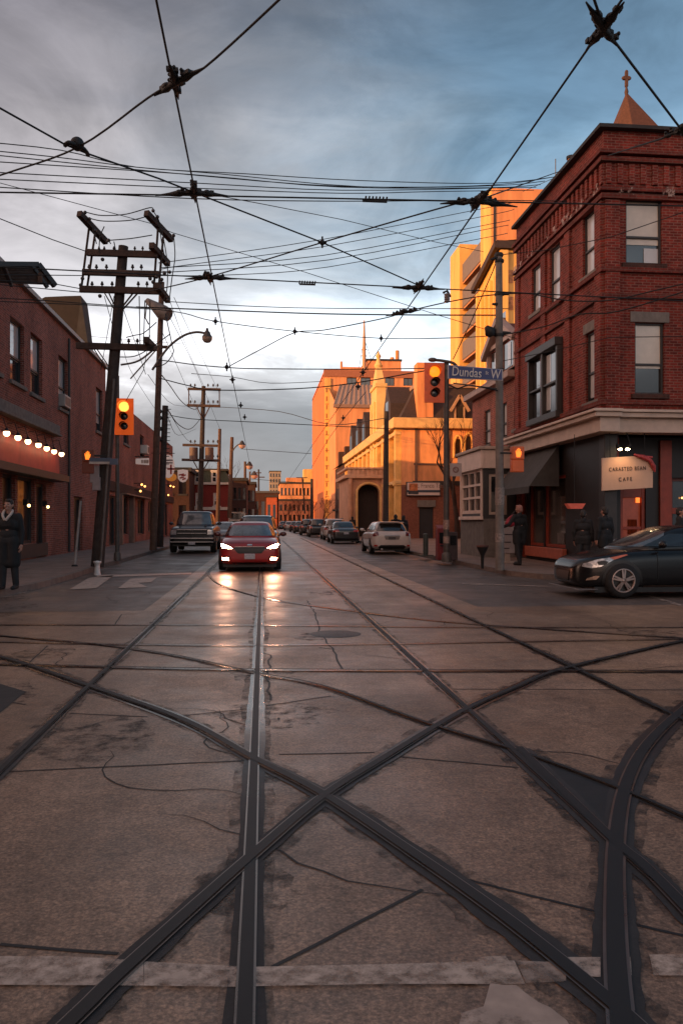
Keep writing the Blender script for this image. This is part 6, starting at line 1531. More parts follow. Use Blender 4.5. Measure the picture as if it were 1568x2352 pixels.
# --- red hatchback with lit lamps
RED = pm('car_red', (.34,.020,.024), .30, .1, var=.1, coat=.35)
red = dict(L=4.36, W=1.83, H=1.47, hood=.90, belt=.98, deck=.98, cowl=1.05, decklen=.45, zb=.19, paint=RED, gh=(-1.22,2.05,-.42,1.55), wf=-1.28, wr=1.37, r=.32, ghw=.90, roofw=.68,
 patches=[('headlight',[(.50,.685),(.60,.675),(.80,.70),(.845,.80),(.80,.815),(.66,.765)],'front',HEADON,.012),
          ('headlight_surround',[(.42,.66),(.60,.645),(.83,.665),(.875,.83),(.80,.845),(.62,.79)],'front',BLACKP,.006),
          ('grille',[(-.43,.72),(-.46,.67),(-.34,.535),(.34,.535),(.46,.67),(.43,.72)],'front',pm('grille_mesh',(.012,.012,.013),.4,var=.5,scale=40),.008),
          ('fog_lamp',[(.60,.345),(.78,.345),(.80,.41),(.62,.42)],'front',FOGON,.014),
          ('fog_surround',[(.56,.30),(.86,.30),(.88,.44),(.57,.46)],'front',BLACKP,.006),
          ('lower_grille',[(-.52,.27),(.52,.27),(.47,.22),(-.47,.22)],'front',BLACKP,.006),
          ('bonnet_seam',[(-.62,.835),(.62,.835),(.60,.843),(-.60,.843)],'front',GROOVE,.005),('badge',[(-.07,.765),(.07,.765),(.075,.79),(.06,.805),(-.06,.805),(-.075,.79)],'front',CHROME,.010)],
 boxes=[('number_plate',-.155,.155,-2.225,-2.195,.37,.53,PLATE),('grille_bar',-.44,.44,-2.19,-2.17,.725,.738,CHROME)], mirmat=paintm('car_red_dark',(.08,.012,.012)))
p = onZ(571,1315,0); R_ = car('car', 'red hatchback with both headlights and fog lights lit, coming straight on', 'car', (p.x+.03, p.y+2.2, 0.02), 0, red)
# lit lamps throw light forward
for s_ in (-1,1):
    l = bpy.data.lights.new('headlight_beam', 'SPOT'); l.energy = 45; l.color = (1,.62,.36); l.spot_size = R(70); l.spot_blend = .9; l.shadow_soft_size = .05
    lo = bpy.data.objects.new('headlight_beam', l); COL.objects.link(lo); lo.parent = R_; lo.location = (s_*.68,-2.28,.72); lo.rotation_euler = (R(80),0,R(180))
# --- dark SUV behind it
suvp = dict(L=4.6, W=1.88, H=1.74, hood=1.02, belt=1.10, deck=1.08, cowl=1.1, decklen=.3, zb=.24, paint=paintm('car_black_red',(.018,.016,.018)), gh=(-1.2,2.2,-.55,1.95), wf=-1.35, wr=1.35, r=.36, ghw=.92, roofw=.76,
 patches=[('headlight',[(.5,.80),(.82,.82),(.84,.92),(.55,.88)],'front',HEADOFF,.01),('grille',quadp(-.4,.4,.6,.82),'front',BLACKP,.008),('tail_lamp',[(.62,.82),(.9,.80),(.9,1.0),(.68,1.02)],'rear',TAIL,.008)],
 boxes=[('number_plate',-.16,.16,-2.34,-2.31,.42,.55,PLATE),('roof_rail',-.66,-.62,-.4,1.6,1.66,1.72,BLACKP),('roof_rail',.62,.66,-.4,1.6,1.66,1.72,BLACKP)])
p = onT(591,1215,33.5); car('car', 'dark sport utility car close behind the red hatchback', 'car', (p.x, p.y+1.5, 0.02), 0, suvp)
# --- pickup truck
CHR_D = pm('chrome_dim', (.34,.34,.35), .22, .9, var=.2)
pick = dict(L=5.8, W=2.10, H=1.97, hood=1.20, belt=1.27, deck=1.25, cowl=1.35, decklen=1.9, zb=.38, paint=pm('truck_blue',(.012,.015,.026), .35, .1, var=.1, coat=.3), gh=(-1.45,1.0,-.95,.75), wf=-1.95, wr=1.75, r=.41, ww=.27, ghw=.90, roofw=.74, boxy=True, rim=RIM,
 patches=[('grille',quadp(-.74,.74,.70,1.12),'front',BLACKP,.006),('headlight',quadp(.70,.96,.86,1.08),'front',HEADOFF,.01),('bumper',quadp(-1.0,1.0,.46,.66),'front',BLACKP,.012)],
 boxes=[('grille_bar',-.68,.68,-2.99,-2.90,1.06,1.115,CHR_D),('grille_bar',-.66,.66,-2.99,-2.91,.90,.94,CHR_D),('bumper_bar',-.98,.98,-3.03,-2.88,.66,.72,CHR_D),('bumper_bar',-.98,.98,-3.03,-2.88,.50,.545,CHR_D),('grille_bar',-.05,.05,-2.985,-2.91,.74,1.06,BLACKP),('number_plate',-.16,.16,-3.045,-3.02,.40,.52,PLATE),
        ('hood_ridge',-.62,-.55,-2.7,-1.6,1.24,1.27,MATS['truck_blue']),('hood_ridge',.55,.62,-2.7,-1.6,1.24,1.27,MATS['truck_blue'])], wsmat=CARGW)
p = onZ(441,1272,0); car('pickup_truck', 'large dark blue pickup truck with chrome barred grille standing in the left lane', 'pickup truck', (p.x, p.y+2.9, 0.02), 0, pick)
# --- small saloon behind pickup
sal = dict(L=4.5, W=1.78, H=1.44, hood=.86, belt=.94, deck=1.0, cowl=1.2, decklen=.9, zb=.2, paint=paintm('car_silver',(.20,.19,.19)), gh=(-1.1,1.45,-.4,.85), wf=-1.35, wr=1.3, r=.32, roofw=.70,
 patches=[('headlight',[(.52,.66),(.80,.66),(.83,.77),(.6,.74)],'front',HEADOFF,.01),('grille',quadp(-.35,.35,.5,.64),'front',BLACKP,.008),('tail_lamp',[(.45,.78),(.86,.76),(.86,.90),(.5,.92)],'rear',TAIL,.008)],
 boxes=[('number_plate',-.16,.16,-2.28,-2.24,.38,.5,PLATE),('number_plate',-.16,.16,2.235,2.262,.62,.74,PLATE)])
sal2 = dict(sal); sal2['patches'] = [('headlight',sal['patches'][0][1],'front',emis('head_lamp_orange',(1,.40,.12),5),.01)] + sal['patches'][1:]
p = onT(513,1225,50); car('car', 'silver car with glowing headlight, half hidden between pickup and red hatchback', 'car', (p.x, p.y+2, 0.02), 0, sal2)
# --- white hatchback parked at right
WHT = paintm('car_white', (.58,.51,.47), .3, .0)
hat = dict(L=4.40, W=1.78, H=1.47, hood=.86, belt=.98, deck=1.02, cowl=1.1, decklen=.25, zb=.22, paint=WHT, gh=(-1.15,2.10,-.4,1.72), wf=-1.3, wr=1.33, r=.33, roofw=.72, rearz=1.04,
 patches=[('tail_lamp',[(.60,.82),(.86,.80),(.88,1.00),(.80,1.04),(.62,1.00)],'rear',pm('tail_lamp_dark',(.13,.012,.012),.2,coat=.8),.010),('bumper_trim',[(-.55,.25),(.55,.25),(.62,.33),(.52,.42),(-.52,.42),(-.62,.33)],'rear',BLACKP,.008),('reflector',quadp(.66,.80,.36,.43),'rear',TAIL,.010),
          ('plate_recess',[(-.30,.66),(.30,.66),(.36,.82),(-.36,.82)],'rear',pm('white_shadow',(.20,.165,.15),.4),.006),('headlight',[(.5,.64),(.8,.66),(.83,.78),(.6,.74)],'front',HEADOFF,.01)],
 boxes=[('number_plate',-.16,.16,2.19,2.215,.67,.79,pm('plate_dark',(.06,.055,.055),.5,var=.4,scale=22)),('spoiler',-.56,.56,1.62,1.98,1.415,1.445,WHT),('chrome_strip',-.34,.34,2.18,2.205,.83,.855,CHROME),('exhaust',.42,.52,2.05,2.2,.20,.27,RIM)])
car('car', 'pale white hatchback parked at the right kerb, nearest of the parked row', 'car', (onT(903,1250,35).x, 35.0+2.1, 0.02), pi, hat)
GRP = 'cars parked along the right kerb'
sd = dict(sal, paint=paintm('car_charcoal',(.018,.018,.020)), H=1.46, W=1.85)
c0 = car('car', 'charcoal saloon parked behind the white hatchback', 'car', (onT(796,1230,52).x, 52+2.2, 0.02), pi, sd)
sv = dict(suvp, paint=paintm('car_white_b',(.46,.42,.40),.3,0.), H=1.68)
c1 = car('car', 'white sport utility car parked beyond the charcoal saloon', 'car', (onT(772,1220,62).x, 62+2.2, 0.02), pi, sv)
c2 = car('car', 'black sport utility car parked beyond the white one', 'car', (onT(733,1220,74).x, 74+2.2, 0.02), pi, dict(suvp, H=1.7))
dup(c2, (onT(711,1215,84).x, 84+2, .02), pi, 'second black sport utility car in the parked row, farther up the street')
dup(c0, (onT(691,1212,100).x, 100, .02), pi, 'dark saloon with red tail lamps far up the right lane')
dup(c0, (onT(681,1212,112).x, 114, .02), pi, 'small dark car next beyond it up the right lane')
c3 = car('car', 'small pale car far up the street at the end of the right lane', 'car', (onT(665,1210,128).x, 128, .02), pi, dict(sal, paint=paintm('car_beige',(.40,.36,.33))))
dup(c0, (onT(651,1212,150).x, 150, .02), pi, 'tiny far dark car at the very end of the visible street')
# --- black coupe crossing from the right
CBLK = pm('car_gloss_black', (.007,.007,.008), .25, 0, var=.1, coat=.22, spec=.3)
LAMP_C = pm('clear_lamp', (.50,.50,.50), .15, .3, var=.75, scale=11, coat=1)
cou = dict(L=4.22, W=1.79, H=1.40, nose=.30, hood=.79, belt=.93, deck=1.0, cowl=1.15, decklen=.3, zb=.17, paint=CBLK, gh=(-1.12,2.0,-.15,1.35), wf=-1.24, wr=1.41, r=.335, ww=.23, roofw=.70, ghw=.92, one_window=False, pillar=.55,
 patches=[('headlight',[(-1.98,.60),(-1.82,.57),(-1.66,.60),(-1.40,.735),(-1.48,.775),(-1.72,.735),(-1.95,.655)],'left',LAMP_C,.010),
          ('headlight_mask',[(-1.70,.63),(-1.58,.635),(-1.50,.695),(-1.60,.72),(-1.72,.695)],'left',BLACKP,.014),
          ('side_marker',[(-1.40,.735),(-1.12,.825),(-1.16,.838),(-1.47,.775)],'left',pm('marker_orange',(.60,.14,.06),.3,coat=1),.010),
          ('fog_lamp',[(-1.92,.335),(-1.74,.35),(-1.68,.42),(-1.76,.425),(-1.90,.375)],'left',pm('fog_clear',(.45,.30,.22),.2,.3,var=.4,scale=15,coat=1),.010),
          ('sill_trim',[(-.80,.20),(1.0,.20),(1.0,.235),(-.80,.235)],'left',pm('sill_glint',(.16,.11,.09),.3,.5),.008),
          ('door_handle',[(.20,.80),(.42,.81),(.42,.835),(.20,.825)],'left',CHROME,.02),('door_seam',[(.62,.30),(.63,.30),(.63,.92),(.62,.92)],'left',GROOVE,.006),('door_seam',[(-.55,.30),(-.54,.30),(-.54,.92),(-.55,.92)],'left',GROOVE,.006),
          ('grille',[(-.30,.30),(.30,.30),(.36,.50),(-.36,.50)],'front',BLACKP,.008),('tail_lamp',[(.5,.85),(.86,.83),(.86,.95),(.6,.97)],'rear',TAIL,.008)],
 boxes=[('bumper_lip',-.8,.8,-2.10,-1.7,.150,.172,pm('lip_grey',(.12,.11,.11),.4))], rim=pm('alloy_warm',(.36,.27,.24),.3,.6,var=.15))
yc_ = 15.6; fr = onY(1266,1300,yc_)
car('car', 'glossy black coupe entering from the right edge with multi spoke alloy wheel', 'car', (fr.x+2.33, yc_, .02), -pi/2, cou)
# ================================================================== people
def capsules(mb, segs):
    for (p0, r0, p1, r1) in segs:
        p0 = Vector(p0); p1 = Vector(p1)
        mb.sphere(p0, r0, 12, 8); mb.sphere(p1, r1, 12, 8); mb.tube([p0, p1], [r0, r1], 12, True)
def fused(mb, voxel, it=2):
    me = mb.mesh(); o = bpy.data.objects.new('tmp', me); COL.objects.link(o)
    m = o.modifiers.new('r', 'REMESH'); m.mode = 'VOXEL'; m.voxel_size = voxel
    s_ = o.modifiers.new('s', 'SMOOTH'); s_.iterations = it; s_.factor = .5
    r_ = bpy.data.meshes.new_from_object(o.evaluated_get(bpy.context.evaluated_depsgraph_get())); bpy.data.objects.remove(o)
    r_.polygons.foreach_set('use_smooth', [True]*len(r_.polygons)); return r_
SKIN = pm('skin', (.38,.20,.15), .5, var=.12, scale=9); HAIR = pm('hair_dark', (.018,.013,.011), .6, var=.3, scale=20)
def person(lab, loc, rot, h=1.78, coat=(.012,.013,.015), legs=(.016,.017,.02), coat_len=.46, arm_l=None, arm_r=None, hair=HAIR, step=.10, hood=False, lean=0.0, vox=.009, scarf=None, collar=None, headturn=0.0, coatname='coat'):
    """stands at the origin facing -Y, h tall; arm_* = (elbow, wrist) in metres from the shoulder"""
    root = thing('person', lab, 'person', (0,0,0))
    k = h/1.78; V = lambda x,y,z: Vector((x*k,(y-lean*z*.15)*k,z*k))
    hip, knee, ank = .92, .50, .09
    sh_z = 1.45
    arms = {}
    for s_, a in ((-1,arm_r),(1,arm_l)):
        e, w_ = a or ((s_*.06,.02,-.29),(s_*.07,-.03,-.54))
        S_ = V(s_*.185,0,sh_z-.02); E_ = S_+Vector(e)*k; W_ = S_+Vector(w_)*k; arms[s_] = (S_,E_,W_)
    body = MB(); sg = []
    for s_ in (-1,1):
        y_ = step*(1 if s_ > 0 else -1)*.5
        sg += [(V(s_*.09,0,hip),.095*k,V(s_*.105,y_*.4-.02,knee),.062*k),(V(s_*.105,y_*.4-.02,knee),.06*k,V(s_*.115,y_,ank),.042*k),(V(s_*.115,y_,.05),.045*k,V(s_*.13,y_-.16,.035),.036*k)]
        S_,E_,W_ = arms[s_]; sg += [(S_,.055*k,E_,.044*k),(E_,.043*k,W_,.030*k)]
        # hand: palm, four fingers of different length, thumb from the side of the palm
        d = (W_-E_).normalized(); side = Vector((0,-1,0)); side = (side - d*side.dot(d)).normalized(); inn = d.cross(side)*s_
        pc = W_+d*.045*k
        sg += [(W_,.028*k,pc-side*.018*k,.022*k),(W_,.028*k,pc+side*.018*k,.022*k)]
        for j, ln in enumerate((.070,.082,.076,.060)):
            b0 = W_+d*.085*k+side*(.033-.022*j)*k; m0 = b0+d*ln*.5*k+inn*.010*k; t0 = m0+d*ln*.42*k+inn*.026*k
            sg += [(pc+side*(.026-.018*j)*k,.012*k,b0,.0105*k),(b0,.0105*k,m0,.0095*k),(m0,.0095*k,t0,.008*k)]
        tb_ = W_+d*.03*k+side*.03*k; sg += [(tb_,.013*k,tb_+(d*.03+side*.035)*k,.011*k),(tb_+(d*.03+side*.035)*k,.011*k,tb_+(d*.065+side*.04+inn*.012)*k,.009*k)]
    sg += [(V(-.07,0,.95),.105*k,V(.07,0,.95),.105*k),(V(0,0,.98),.105*k,V(0,0,1.22),.10*k),(V(-.07,0,1.28),.10*k,V(.07,0,1.28),.10*k),(V(-.15,0,1.42),.06*k,V(.15,0,1.42),.06*k),(V(0,.01,1.42),.062*k,V(0,-.01,1.55),.054*k)]
    capsules(body, sg)
    hm = MB(); Hc = V(0,-.015,1.665)
    hm.sphere(Hc, (.075*k,.095*k,.105*k), 18, 14); hm.sphere(Hc+Vector((0,-.022,-.055))*k, (.056*k,.068*k,.062*k), 14, 10)
    hm.sphere(Hc+Vector((0,-.085,-.078))*k, (.026*k,.02*k,.022*k), 10, 8)                       # chin
    hm.tube([Hc+Vector((0,-.088,.018))*k, Hc+Vector((0,-.108,-.022))*k, Hc+Vector((0,-.094,-.036))*k], [.010*k,.017*k,.013*k], 8)   # nose
    for s_ in (-1,1): hm.sphere(Hc+Vector((s_*.076,.008,-.01))*k, (.012*k,.024*k,.033*k), 8, 8); hm.sphere(Hc+Vector((s_*.034,-.082,.026))*k, (.024*k,.014*k,.009*k), 8, 6); hm.sphere(Hc+Vector((s_*.04,-.07,-.03))*k,(.028*k,.025*k,.024*k),8,6)
    hm.sphere(Hc+Vector((0,-.092,-.056))*k, (.024*k,.012*k,.006*k), 10, 6); hm.sphere(Hc+Vector((0,-.090,-.068))*k, (.020*k,.012*k,.007*k), 10, 6)
    if headturn:
        Mx = Matrix.Translation(Hc) @ Matrix.Rotation(headturn,4,'Z') @ Matrix.Translation(-Hc); hm.v = [tuple(Mx@Vector(v)) for v in hm.v]
    body.add(hm.v, hm.f, True)
    bo_ = link_mesh('body', fused(body, vox*.75, 1), SKIN, root)
    rotp = (lambda p: Matrix.Translation(Hc) @ Matrix.Rotation(headturn,4,'Z') @ Matrix.Translation(-Hc) @ p) if headturn else (lambda p: p)
    ey = MB()
    for s_ in (-1,1): ey.sphere(rotp(Hc+Vector((s_*.033,-.084,.010))*k), (.013*k,.010*k,.008*k), 8, 6)
    ey.build('eyes', pm('eye', (.02,.015,.012), .2), bo_)
    mo = MB(); mo.sphere(rotp(Hc+Vector((0,-.099,-.062))*k), (.020*k,.008*k,.004*k), 8, 6); mo.build('mouth', pm('lips', (.20,.06,.05), .5), bo_)
    hr = MB()
    hr.sphere(Hc+Vector((0,.018,.022))*k, (.085*k,.100*k,.100*k), 16, 12); hr.sphere(Hc+Vector((0,.045,-.03))*k, (.080*k,.075*k,.085*k), 14, 10); hr.sphere(Hc+Vector((.01,-.055,.085))*k, (.060*k,.045*k,.030*k), 12, 8)
    if hood: hr.sphere(Hc+Vector((0,.035,-.02))*k, (.11*k,.11*k,.13*k), 14, 10); hr.sphere(V(0,.05,1.50),(.13*k,.10*k,.07*k),12,8)
    if headturn: hr.v = [tuple(rotp(Vector(v))) for v in hr.v]
    link_mesh('hood' if hood else 'hair', fused(hr, .011), pm('hood_'+coatname, coat, .8) if hood else hair, bo_)
    # trousers, shoes, coat
    tr = MB(); ts = []
    for s_ in (-1,1):
        y_ = step*(1 if s_ > 0 else -1)*.5
        ts += [(V(s_*.085,0,.93),.118*k,V(s_*.105,y_*.4-.02,knee),.082*k),(V(s_*.105,y_*.4-.02,knee),.080*k,V(s_*.115,y_+.005,.10),.062*k)]
    ts += [(V(-.07,0,.98),.125*k,V(.07,0,.98),.125*k)]; capsules(tr, ts); link_mesh('trousers', fused(tr, .012), pm('trousers_'+coatname, legs, .8, var=.25, scale=9, bump=.3, bscale=14), bo_)
    so = MB(); ss = []
    for s_ in (-1,1):
        y_ = step*(1 if s_ > 0 else -1)*.5
        ss += [(V(s_*.115,y_+.02,.055),.052*k,V(s_*.135,y_-.19,.042),.044*k)]
    capsules(so, ss); so.v = [(x,y,max(z,.004)) for x,y,z in so.v]; link_mesh('shoes', fused(so, .011), RUBBER, bo_)
    ct = MB(); cs = [(V(-.155,0,1.415),.085*k,V(.155,0,1.415),.085*k),(V(-.09,0,1.28),.135*k,V(.09,0,1.28),.135*k),(V(-.06,0,1.08),.130*k,V(.06,0,1.08),.130*k),(V(-.07,0,.95),.138*k,V(.07,0,.95),.138*k)]
    bot = .95-coat_len
    if coat_len > .05: cs += [(V(-.09,0,.95),.145*k,V(-.10,0,bot),.125*k),(V(.09,0,.95),.145*k,V(.10,0,bot),.125*k),(V(-.10,0,bot),.115*k,V(.10,0,bot),.115*k)]
    for s_ in (-1,1):
        S_,E_,W_ = arms[s_]; cs += [(S_,.078*k,E_,.060*k),(E_,.060*k,E_.lerp(W_,.92),.046*k)]
    cs += [(V(0,.02,1.46),.085*k,V(0,.015,1.50),.072*k)]
    capsules(ct, cs); link_mesh('coat', fused(ct, .013, 2), pm(coatname, coat, .85, var=.3, scale=7, bump=.4, bscale=10), bo_)
    if collar:
        cl = MB()
        for s_ in (-1,1): cl.tube(smooth_path([V(s_*.075,-.02,1.56),V(s_*.085,-.085,1.50),V(s_*.055,-.150,1.43),V(s_*.006,-.168,1.36)],5), [.026*k]*16, 8)
        cl.build('collar', collar, bo_)
    root.location = loc; root.rotation_euler = (0,0,rot)
    return root, arms, k
FUR = pm('collar_pale', (.46,.38,.34), .8, var=.2, scale=20)
pz = onZ(22,1354,.14)
pr, arms, k_ = person('person in long dark coat with pale collar standing at the left kerb', (pz.x, pz.y, .14), R(-8), 1.80, coat_len=.42, collar=FUR, step=.08, headturn=R(-6), arm_r=((-.10,.02,-.28),(-.13,-.06,-.50)))
# tan shopping bag in the right hand
hp = Vector((pz.x, pz.y, .14)) + Matrix.Rotation(R(-8),3,'Z') @ (arms[-1][2] + Vector((-.02,-.02,-.10)))
bg = thing('shopping_bag', 'tan paper shopping bag held by the person at the left kerb', 'bag', (hp.x, hp.y, hp.z-.6))
mb = MB(); z0, z1 = hp.z-.52, hp.z-.10; c = Vector((hp.x-.03, hp.y, 0))
mb.add([(c.x-.17,c.y-.07,z0),(c.x+.17,c.y-.07,z0),(c.x+.17,c.y+.07,z0),(c.x-.17,c.y+.07,z0),(c.x-.15,c.y-.05,z1),(c.x+.15,c.y-.05,z1),(c.x+.15,c.y+.05,z1),(c.x-.15,c.y+.05,z1)],[[0,3,2,1],[0,1,5,4],[1,2,6,5],[2,3,7,6],[3,0,4,7]])
mb.build('bag_body', pm('bag_tan', (.46,.27,.13), .8, var=.2, scale=8, bump=.3), bg, fixn=False)
mb = MB()
for s_ in (-.05,.05): mb.tube(smooth_path([(c.x-.07,c.y+s_,z1),(c.x-.04,c.y+s_*.6,z1+.09),(c.x+.04,c.y+s_*.6,z1+.09),(c.x+.07,c.y+s_,z1)],5), .006, 6)
mb.build('handle', MATS['bag_tan'], bg)
# pedestrian walking on the right
q_ = onZ(1192,1298,.14)
pr2, arms2, k2_ = person('person in black coat and dark trousers walking past the cafe window with a red bag', (q_.x, q_.y, .14), R(205), 1.86, coat_len=.25, step=.26, hair=pm('cap_pink', (.34,.16,.13), .7), legs=(.012,.012,.014), coatname='coat_black', arm_l=((.16,-.06,-.22),(.20,-.26,-.30)), headturn=R(20))
h2 = onT(1171,1202,24.6)
rbg = thing('shoulder_bag', 'crimson shoulder bag on the left side of the walking person', 'bag', h2)
mb = MB(); mb.sphere((0,0,0), (.17,.13,.12), 12, 9); mb.tube([(-.1,0,.08),(.02,0,.20),(.12,0,.26)],[.05,.04,.03],8); mb.v = [tuple(Vector(v)+h2) for v in mb.v]
link_mesh('bag_body', fused(mb, .016), pm('bag_crimson', (.28,.015,.030), .6, var=.2), rbg)
mb = MB(); mb.tube(smooth_path([h2+Vector((-.02,0,.1)),h2+Vector((.08,.02,.3)),h2+Vector((.2,.04,.4))],4), .012, 6); mb.build('strap', pm('strap_dark', (.03,.02,.02), .7), rbg)
q_ = onT(1388,1290,21.1); person('person in dark coat standing beside the cafe door, half hidden by the black coupe', (q_.x, q_.y, .14), R(200), 1.74, coat_len=.2, vox=.012, coatname='coat_h')
# people at the far right, behind the coupe and on the pavements
q_ = onT(1560,1262,20.5); person('person in dark clothes standing at the right edge behind the black coupe', (q_.x, q_.y, .14), R(60), 1.72, coat_len=.15, vox=.012, coatname='coat_c')
q_ = onT(1345,1290,21.3); person('person in dark jacket bending near the cafe window left of the door', (q_.x-.1, q_.y, .14), R(150), 1.66, coat_len=.1, vox=.012, lean=.6, coatname='coat_d')
q_ = onT(908,1240,42); person('pedestrian with dark hood whose head shows above the white hatchback', (q_.x, q_.y, .14), R(180), 1.72, coat_len=.3, hood=True, vox=.013, coatname='coat_e')
q_ = onT(922,1240,44); person('second pedestrian in dark clothes beyond the roof of the white hatchback', (q_.x+.1, q_.y, .14), R(180), 1.68, coat_len=.3, hood=True, vox=.013, coatname='coat_f')
q_ = onT(809,1235,66); person('pedestrian in black on the pavement behind the charcoal saloon', (max(q_.x,7.2), q_.y, .14), R(180), 1.75, coat_len=.3, hood=True, vox=.014, coatname='coat_g')

# ================================================================== bare trees
BARK = pm('bark_dark', (.045,.026,.021), .9, var=.3, scale=8); BARKR = pm('bark_red', (.11,.040,.026), .9, var=.3, scale=8)
def bare_tree(lab, base, h, spread, seed, mat, depth=5):
    rnd = random.Random(seed); root = thing('bare_tree', lab, 'tree', base, 0, 'bare winter trees'); base = Vector(base)
    trunk = MB(); tw = MB()
    def grow(p, d, L, r, lv):
        n = 4; pts = [p]; q = p.copy(); dd = d.copy()
        for i in range(n):
            dd = (dd + Vector((rnd.uniform(-.16,.16),rnd.uniform(-.16,.16),rnd.uniform(-.04,.12)))).normalized(); q = q + dd*L/n; pts.append(q.copy())
        (trunk if lv < 1 else tw).tube(pts, [r*(1-.45*i/n) for i in range(n+1)], 6 if lv < 2 else 4, False)
        if lv >= depth: return
        for j in range(3 if lv < 2 else rnd.choice((2,3,3))):
            i = n - (j % 2) - (1 if j == 2 else 0); az = rnd.uniform(0,2*pi); sp_ = rnd.uniform(.35,.85)*spread
            nd = (dd + Vector((cos(az)*sp_, sin(az)*sp_, rnd.uniform(.0,.35)))).normalized()
            grow(pts[i], nd, L*rnd.uniform(.58,.80), max(.011,r*.52), lv+1)
    grow(base, Vector((0,0,1)), h*.30, h*.020, 0)
    trunk.build('trunk', mat, root); tw.build('crown', mat, root, fixn=False)
    return root
def bt(lab, px_, t, h, sp_, seed, mat, depth=5):
    p = onT(px_, 1210, t); p.z = .1; return bare_tree(lab, p, h, sp_, seed, mat, depth)
bt('bare tree with fine dark twigs behind the lamp poles on the left', 528, 104, 12.5, .9, 3, BARK)
bt('smaller bare tree beside the far left kerb', 549, 118, 8.5, 1.0, 5, BARK)
bt('low bare tree at the far left end of the street', 592, 140, 6.5, 1.1, 6, BARK)
bt('reddish bare tree left of the hospital, first from the street end', 655, 150, 7.0, 1.1, 11, BARKR)
bt('reddish bare tree left of the hospital, second from the street end', 672, 140, 6.8, 1.1, 12, BARKR)
bt('reddish bare tree in front of the orange terrace', 690, 130, 7.4, 1.1, 13, BARKR)
bt('reddish bare tree at the foot of the hospital corner', 706, 122, 6.6, 1.1, 14, BARKR)
bt('dark bare tree on the pavement beside the hospital wall', 738, 112, 6.4, 1.1, 15, BARKR)
bt('bare tree standing before the church portal', 842, 79, 6.6, 1.0, 21, BARKR)
bt('bare tree close to the portal, nearer the yellow wall', 862, 72, 5.2, 1.0, 22, BARKR)
p = onY(1052,1190,60.8); bare_tree('bare tree against the church gable beside the gothic windows', (p.x, p.y, .1), 12.0, .8, 31, BARK)
# ================================================================== daylight, sky, camera
SUN_EL, SUN_AZ = R(5.6), R(61)      # low sun behind the camera, to the left
sd_ = Vector((-sin(SUN_AZ)*cos(SUN_EL), -cos(SUN_AZ)*cos(SUN_EL), sin(SUN_EL)))
l = bpy.data.lights.new('sun', 'SUN'); l.energy = 5.0; l.angle = R(.53); l.color = (1.0,.47,.15)
lo = bpy.data.objects.new('sun', l); COL.objects.link(lo); lo.rotation_euler = sd_.to_track_quat('Z','Y').to_euler(); lo.location = sd_*60
w = bpy.data.worlds.new('World'); scene.world = w; w.use_nodes = True
nt = w.node_tree; N = nt.nodes.new; Lk = nt.links.new
for n in list(nt.nodes): nt.nodes.remove(n)
out = N('ShaderNodeOutputWorld'); sky = N('ShaderNodeTexSky'); sky.sky_type = 'NISHITA'; sky.sun_disc = False
sky.sun_elevation = SUN_EL; sky.sun_rotation = math.atan2(sd_.x, sd_.y); sky.air_density = 1.2; sky.dust_density = .6; sky.ozone_density = 2.5
bg = N('ShaderNodeBackground'); bg.inputs['Strength'].default_value = .10; Lk(sky.outputs[0], bg.inputs['Color'])
tc = N('ShaderNodeTexCoord'); sx = N('ShaderNodeSeparateXYZ'); Lk(tc.outputs['Generated'], sx.inputs[0])
def math_(op, a, b_=None, clamp=False):
    n = N('ShaderNodeMath'); n.operation = op; n.use_clamp = clamp
    for i, x in enumerate((a, b_)):
        if x is None: continue
        if isinstance(x, (int, float)): n.inputs[i].default_value = x
        else: Lk(x, n.inputs[i])
    return n.outputs[0]
def mrange(x, a, b_, c_, d_, smooth=True):
    n = N('ShaderNodeMapRange'); n.interpolation_type = 'SMOOTHSTEP' if smooth else 'LINEAR'
    for i, v in zip((1,2,3,4), (a,b_,c_,d_)): n.inputs[i].default_value = v
    Lk(x, n.inputs[0]); return n.outputs[0]
def noise_(scale, sxyz, detail=6, rough=.55, dist=0.0):
    m = N('ShaderNodeMapping'); m.inputs['Scale'].default_value = sxyz; Lk(tc.outputs['Generated'], m.inputs[0])
    n = N('ShaderNodeTexNoise'); n.inputs['Scale'].default_value = scale; n.inputs['Detail'].default_value = detail; n.inputs['Roughness'].default_value = rough; n.inputs['Distortion'].default_value = dist
    Lk(m.outputs[0], n.inputs['Vector']); return n.outputs['Fac']
n1 = noise_(2.2, (1,1,2.6), 7, .55, .6); n2 = noise_(5.5, (1,1,3.5), 6, .6, .4)
nn_ = math_('ADD', math_('MULTIPLY', math_('SUBTRACT', n1, .5), .22), math_('MULTIPLY', math_('SUBTRACT', n2, .5), .12))
el_ = math_('ADD', sx.outputs[2], nn_)
ramp = N('ShaderNodeValToRGB'); Lk(mrange(el_, -.05, .75, 0, 1, False), ramp.inputs[0])
cr = ramp.color_ramp; cr.interpolation = 'EASE'
stops = [(.0,(.34,.34,.35)),(.06,(.35,.35,.36)),(.13,(.41,.415,.43)),(.165,(.66,.66,.67)),(.20,(1.20,1.22,1.24)),(.245,(1.05,1.08,1.11)),(.295,(.70,.71,.73)),(.40,(.49,.49,.51)),(.48,(.33,.33,.355)),(.58,(.23,.23,.26)),(1.0,(.26,.27,.30))]
while len(cr.elements) < len(stops): cr.elements.new(.5)
for e, (p_, c_) in zip(cr.elements, stops): pass
for i, (z_, c_) in enumerate(stops):
    e = cr.elements[i]; e.position = (z_+.05)/.80; e.color = (*c_, 1)
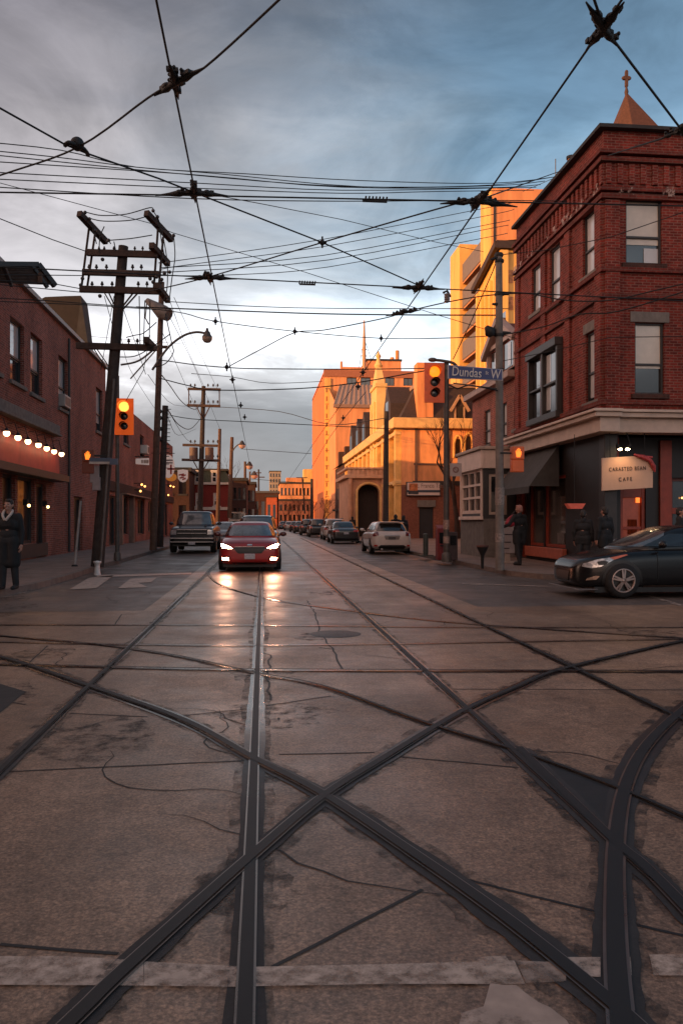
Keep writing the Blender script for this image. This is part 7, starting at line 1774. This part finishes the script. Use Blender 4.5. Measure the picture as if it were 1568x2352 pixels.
# blue breaks toward the upper right, mauve cast in the upper left
az = math_('ARCTAN2', sx.outputs[0], sx.outputs[1])
blue = math_('MULTIPLY', mrange(math_('ADD', az, math_('MULTIPLY', nn_, 1.6)), -.22, .36, 0, 1), mrange(el_, .16, .48, .25, 1))
mix1 = N('ShaderNodeMix'); mix1.data_type = 'RGBA'; mix1.blend_type = 'MULTIPLY'; Lk(mrange(math_('ADD', az, nn_), .15, -.45, 0, 1), mix1.inputs[0]); Lk(ramp.outputs[0], mix1.inputs[6]); mix1.inputs[7].default_value = (1.0,.93,.95,1)
mix2 = N('ShaderNodeMix'); mix2.data_type = 'RGBA'; mix2.blend_type = 'MULTIPLY'; Lk(blue, mix2.inputs[0]); Lk(mix1.outputs[2], mix2.inputs[6]); mix2.inputs[7].default_value = (.45,.78,1.06,1)
# finer brightness modulation of the cloud sheet
sunH = N('ShaderNodeVectorMath'); sunH.operation = 'DOT_PRODUCT'; Lk(tc.outputs['Generated'], sunH.inputs[0]); sunH.inputs[1].default_value = sd_
mixg = N('ShaderNodeMix'); mixg.data_type = 'RGBA'; mixg.blend_type = 'MULTIPLY'; Lk(mrange(sunH.outputs['Value'], -.05, .9, 0, 1), mixg.inputs[0]); Lk(mix2.outputs[2], mixg.inputs[6]); mixg.inputs[7].default_value = (4.2,2.75,1.95,1)
md_ = N('ShaderNodeVectorMath'); md_.operation = 'SCALE'; Lk(mixg.outputs[2], md_.inputs[0]); Lk(mrange(noise_(3.2, (1,1,2.2), 8, .6, .8), .3, .7, .76, 1.24), md_.inputs['Scale'])
bg2 = N('ShaderNodeBackground'); bg2.inputs['Strength'].default_value = 1.08; Lk(md_.outputs[0], bg2.inputs['Color'])
ms = N('ShaderNodeMixShader'); ms.inputs[0].default_value = .93
Lk(bg.outputs[0], ms.inputs[1]); Lk(bg2.outputs[0], ms.inputs[2]); Lk(ms.outputs[0], out.inputs['Surface'])

cd = bpy.data.cameras.new('camera'); co = bpy.data.objects.new('camera', cd); COL.objects.link(co)
co.location = CAM; co.rotation_euler = (pi/2, 0, -YAW)
cd.sensor_fit = 'VERTICAL'; cd.sensor_height = 36.0; cd.lens = 36.0*F/2352.0
cd.shift_y = (HY-1176.0)/2352.0; cd.clip_start = .05; cd.clip_end = 5000
scene.camera = co
scene.view_settings.view_transform = 'Standard'; scene.view_settings.look = 'None'; scene.view_settings.exposure = 0; scene.view_settings.gamma = 1
scene.cycles.use_denoising = True
scene.cycles.max_bounces = 5; scene.cycles.diffuse_bounces = 2; scene.cycles.glossy_bounces = 3; scene.cycles.transparent_max_bounces = 8
scene.cycles.sample_clamp_indirect = 4.0
scene.cycles.caustics_reflective = False; scene.cycles.caustics_refractive = False
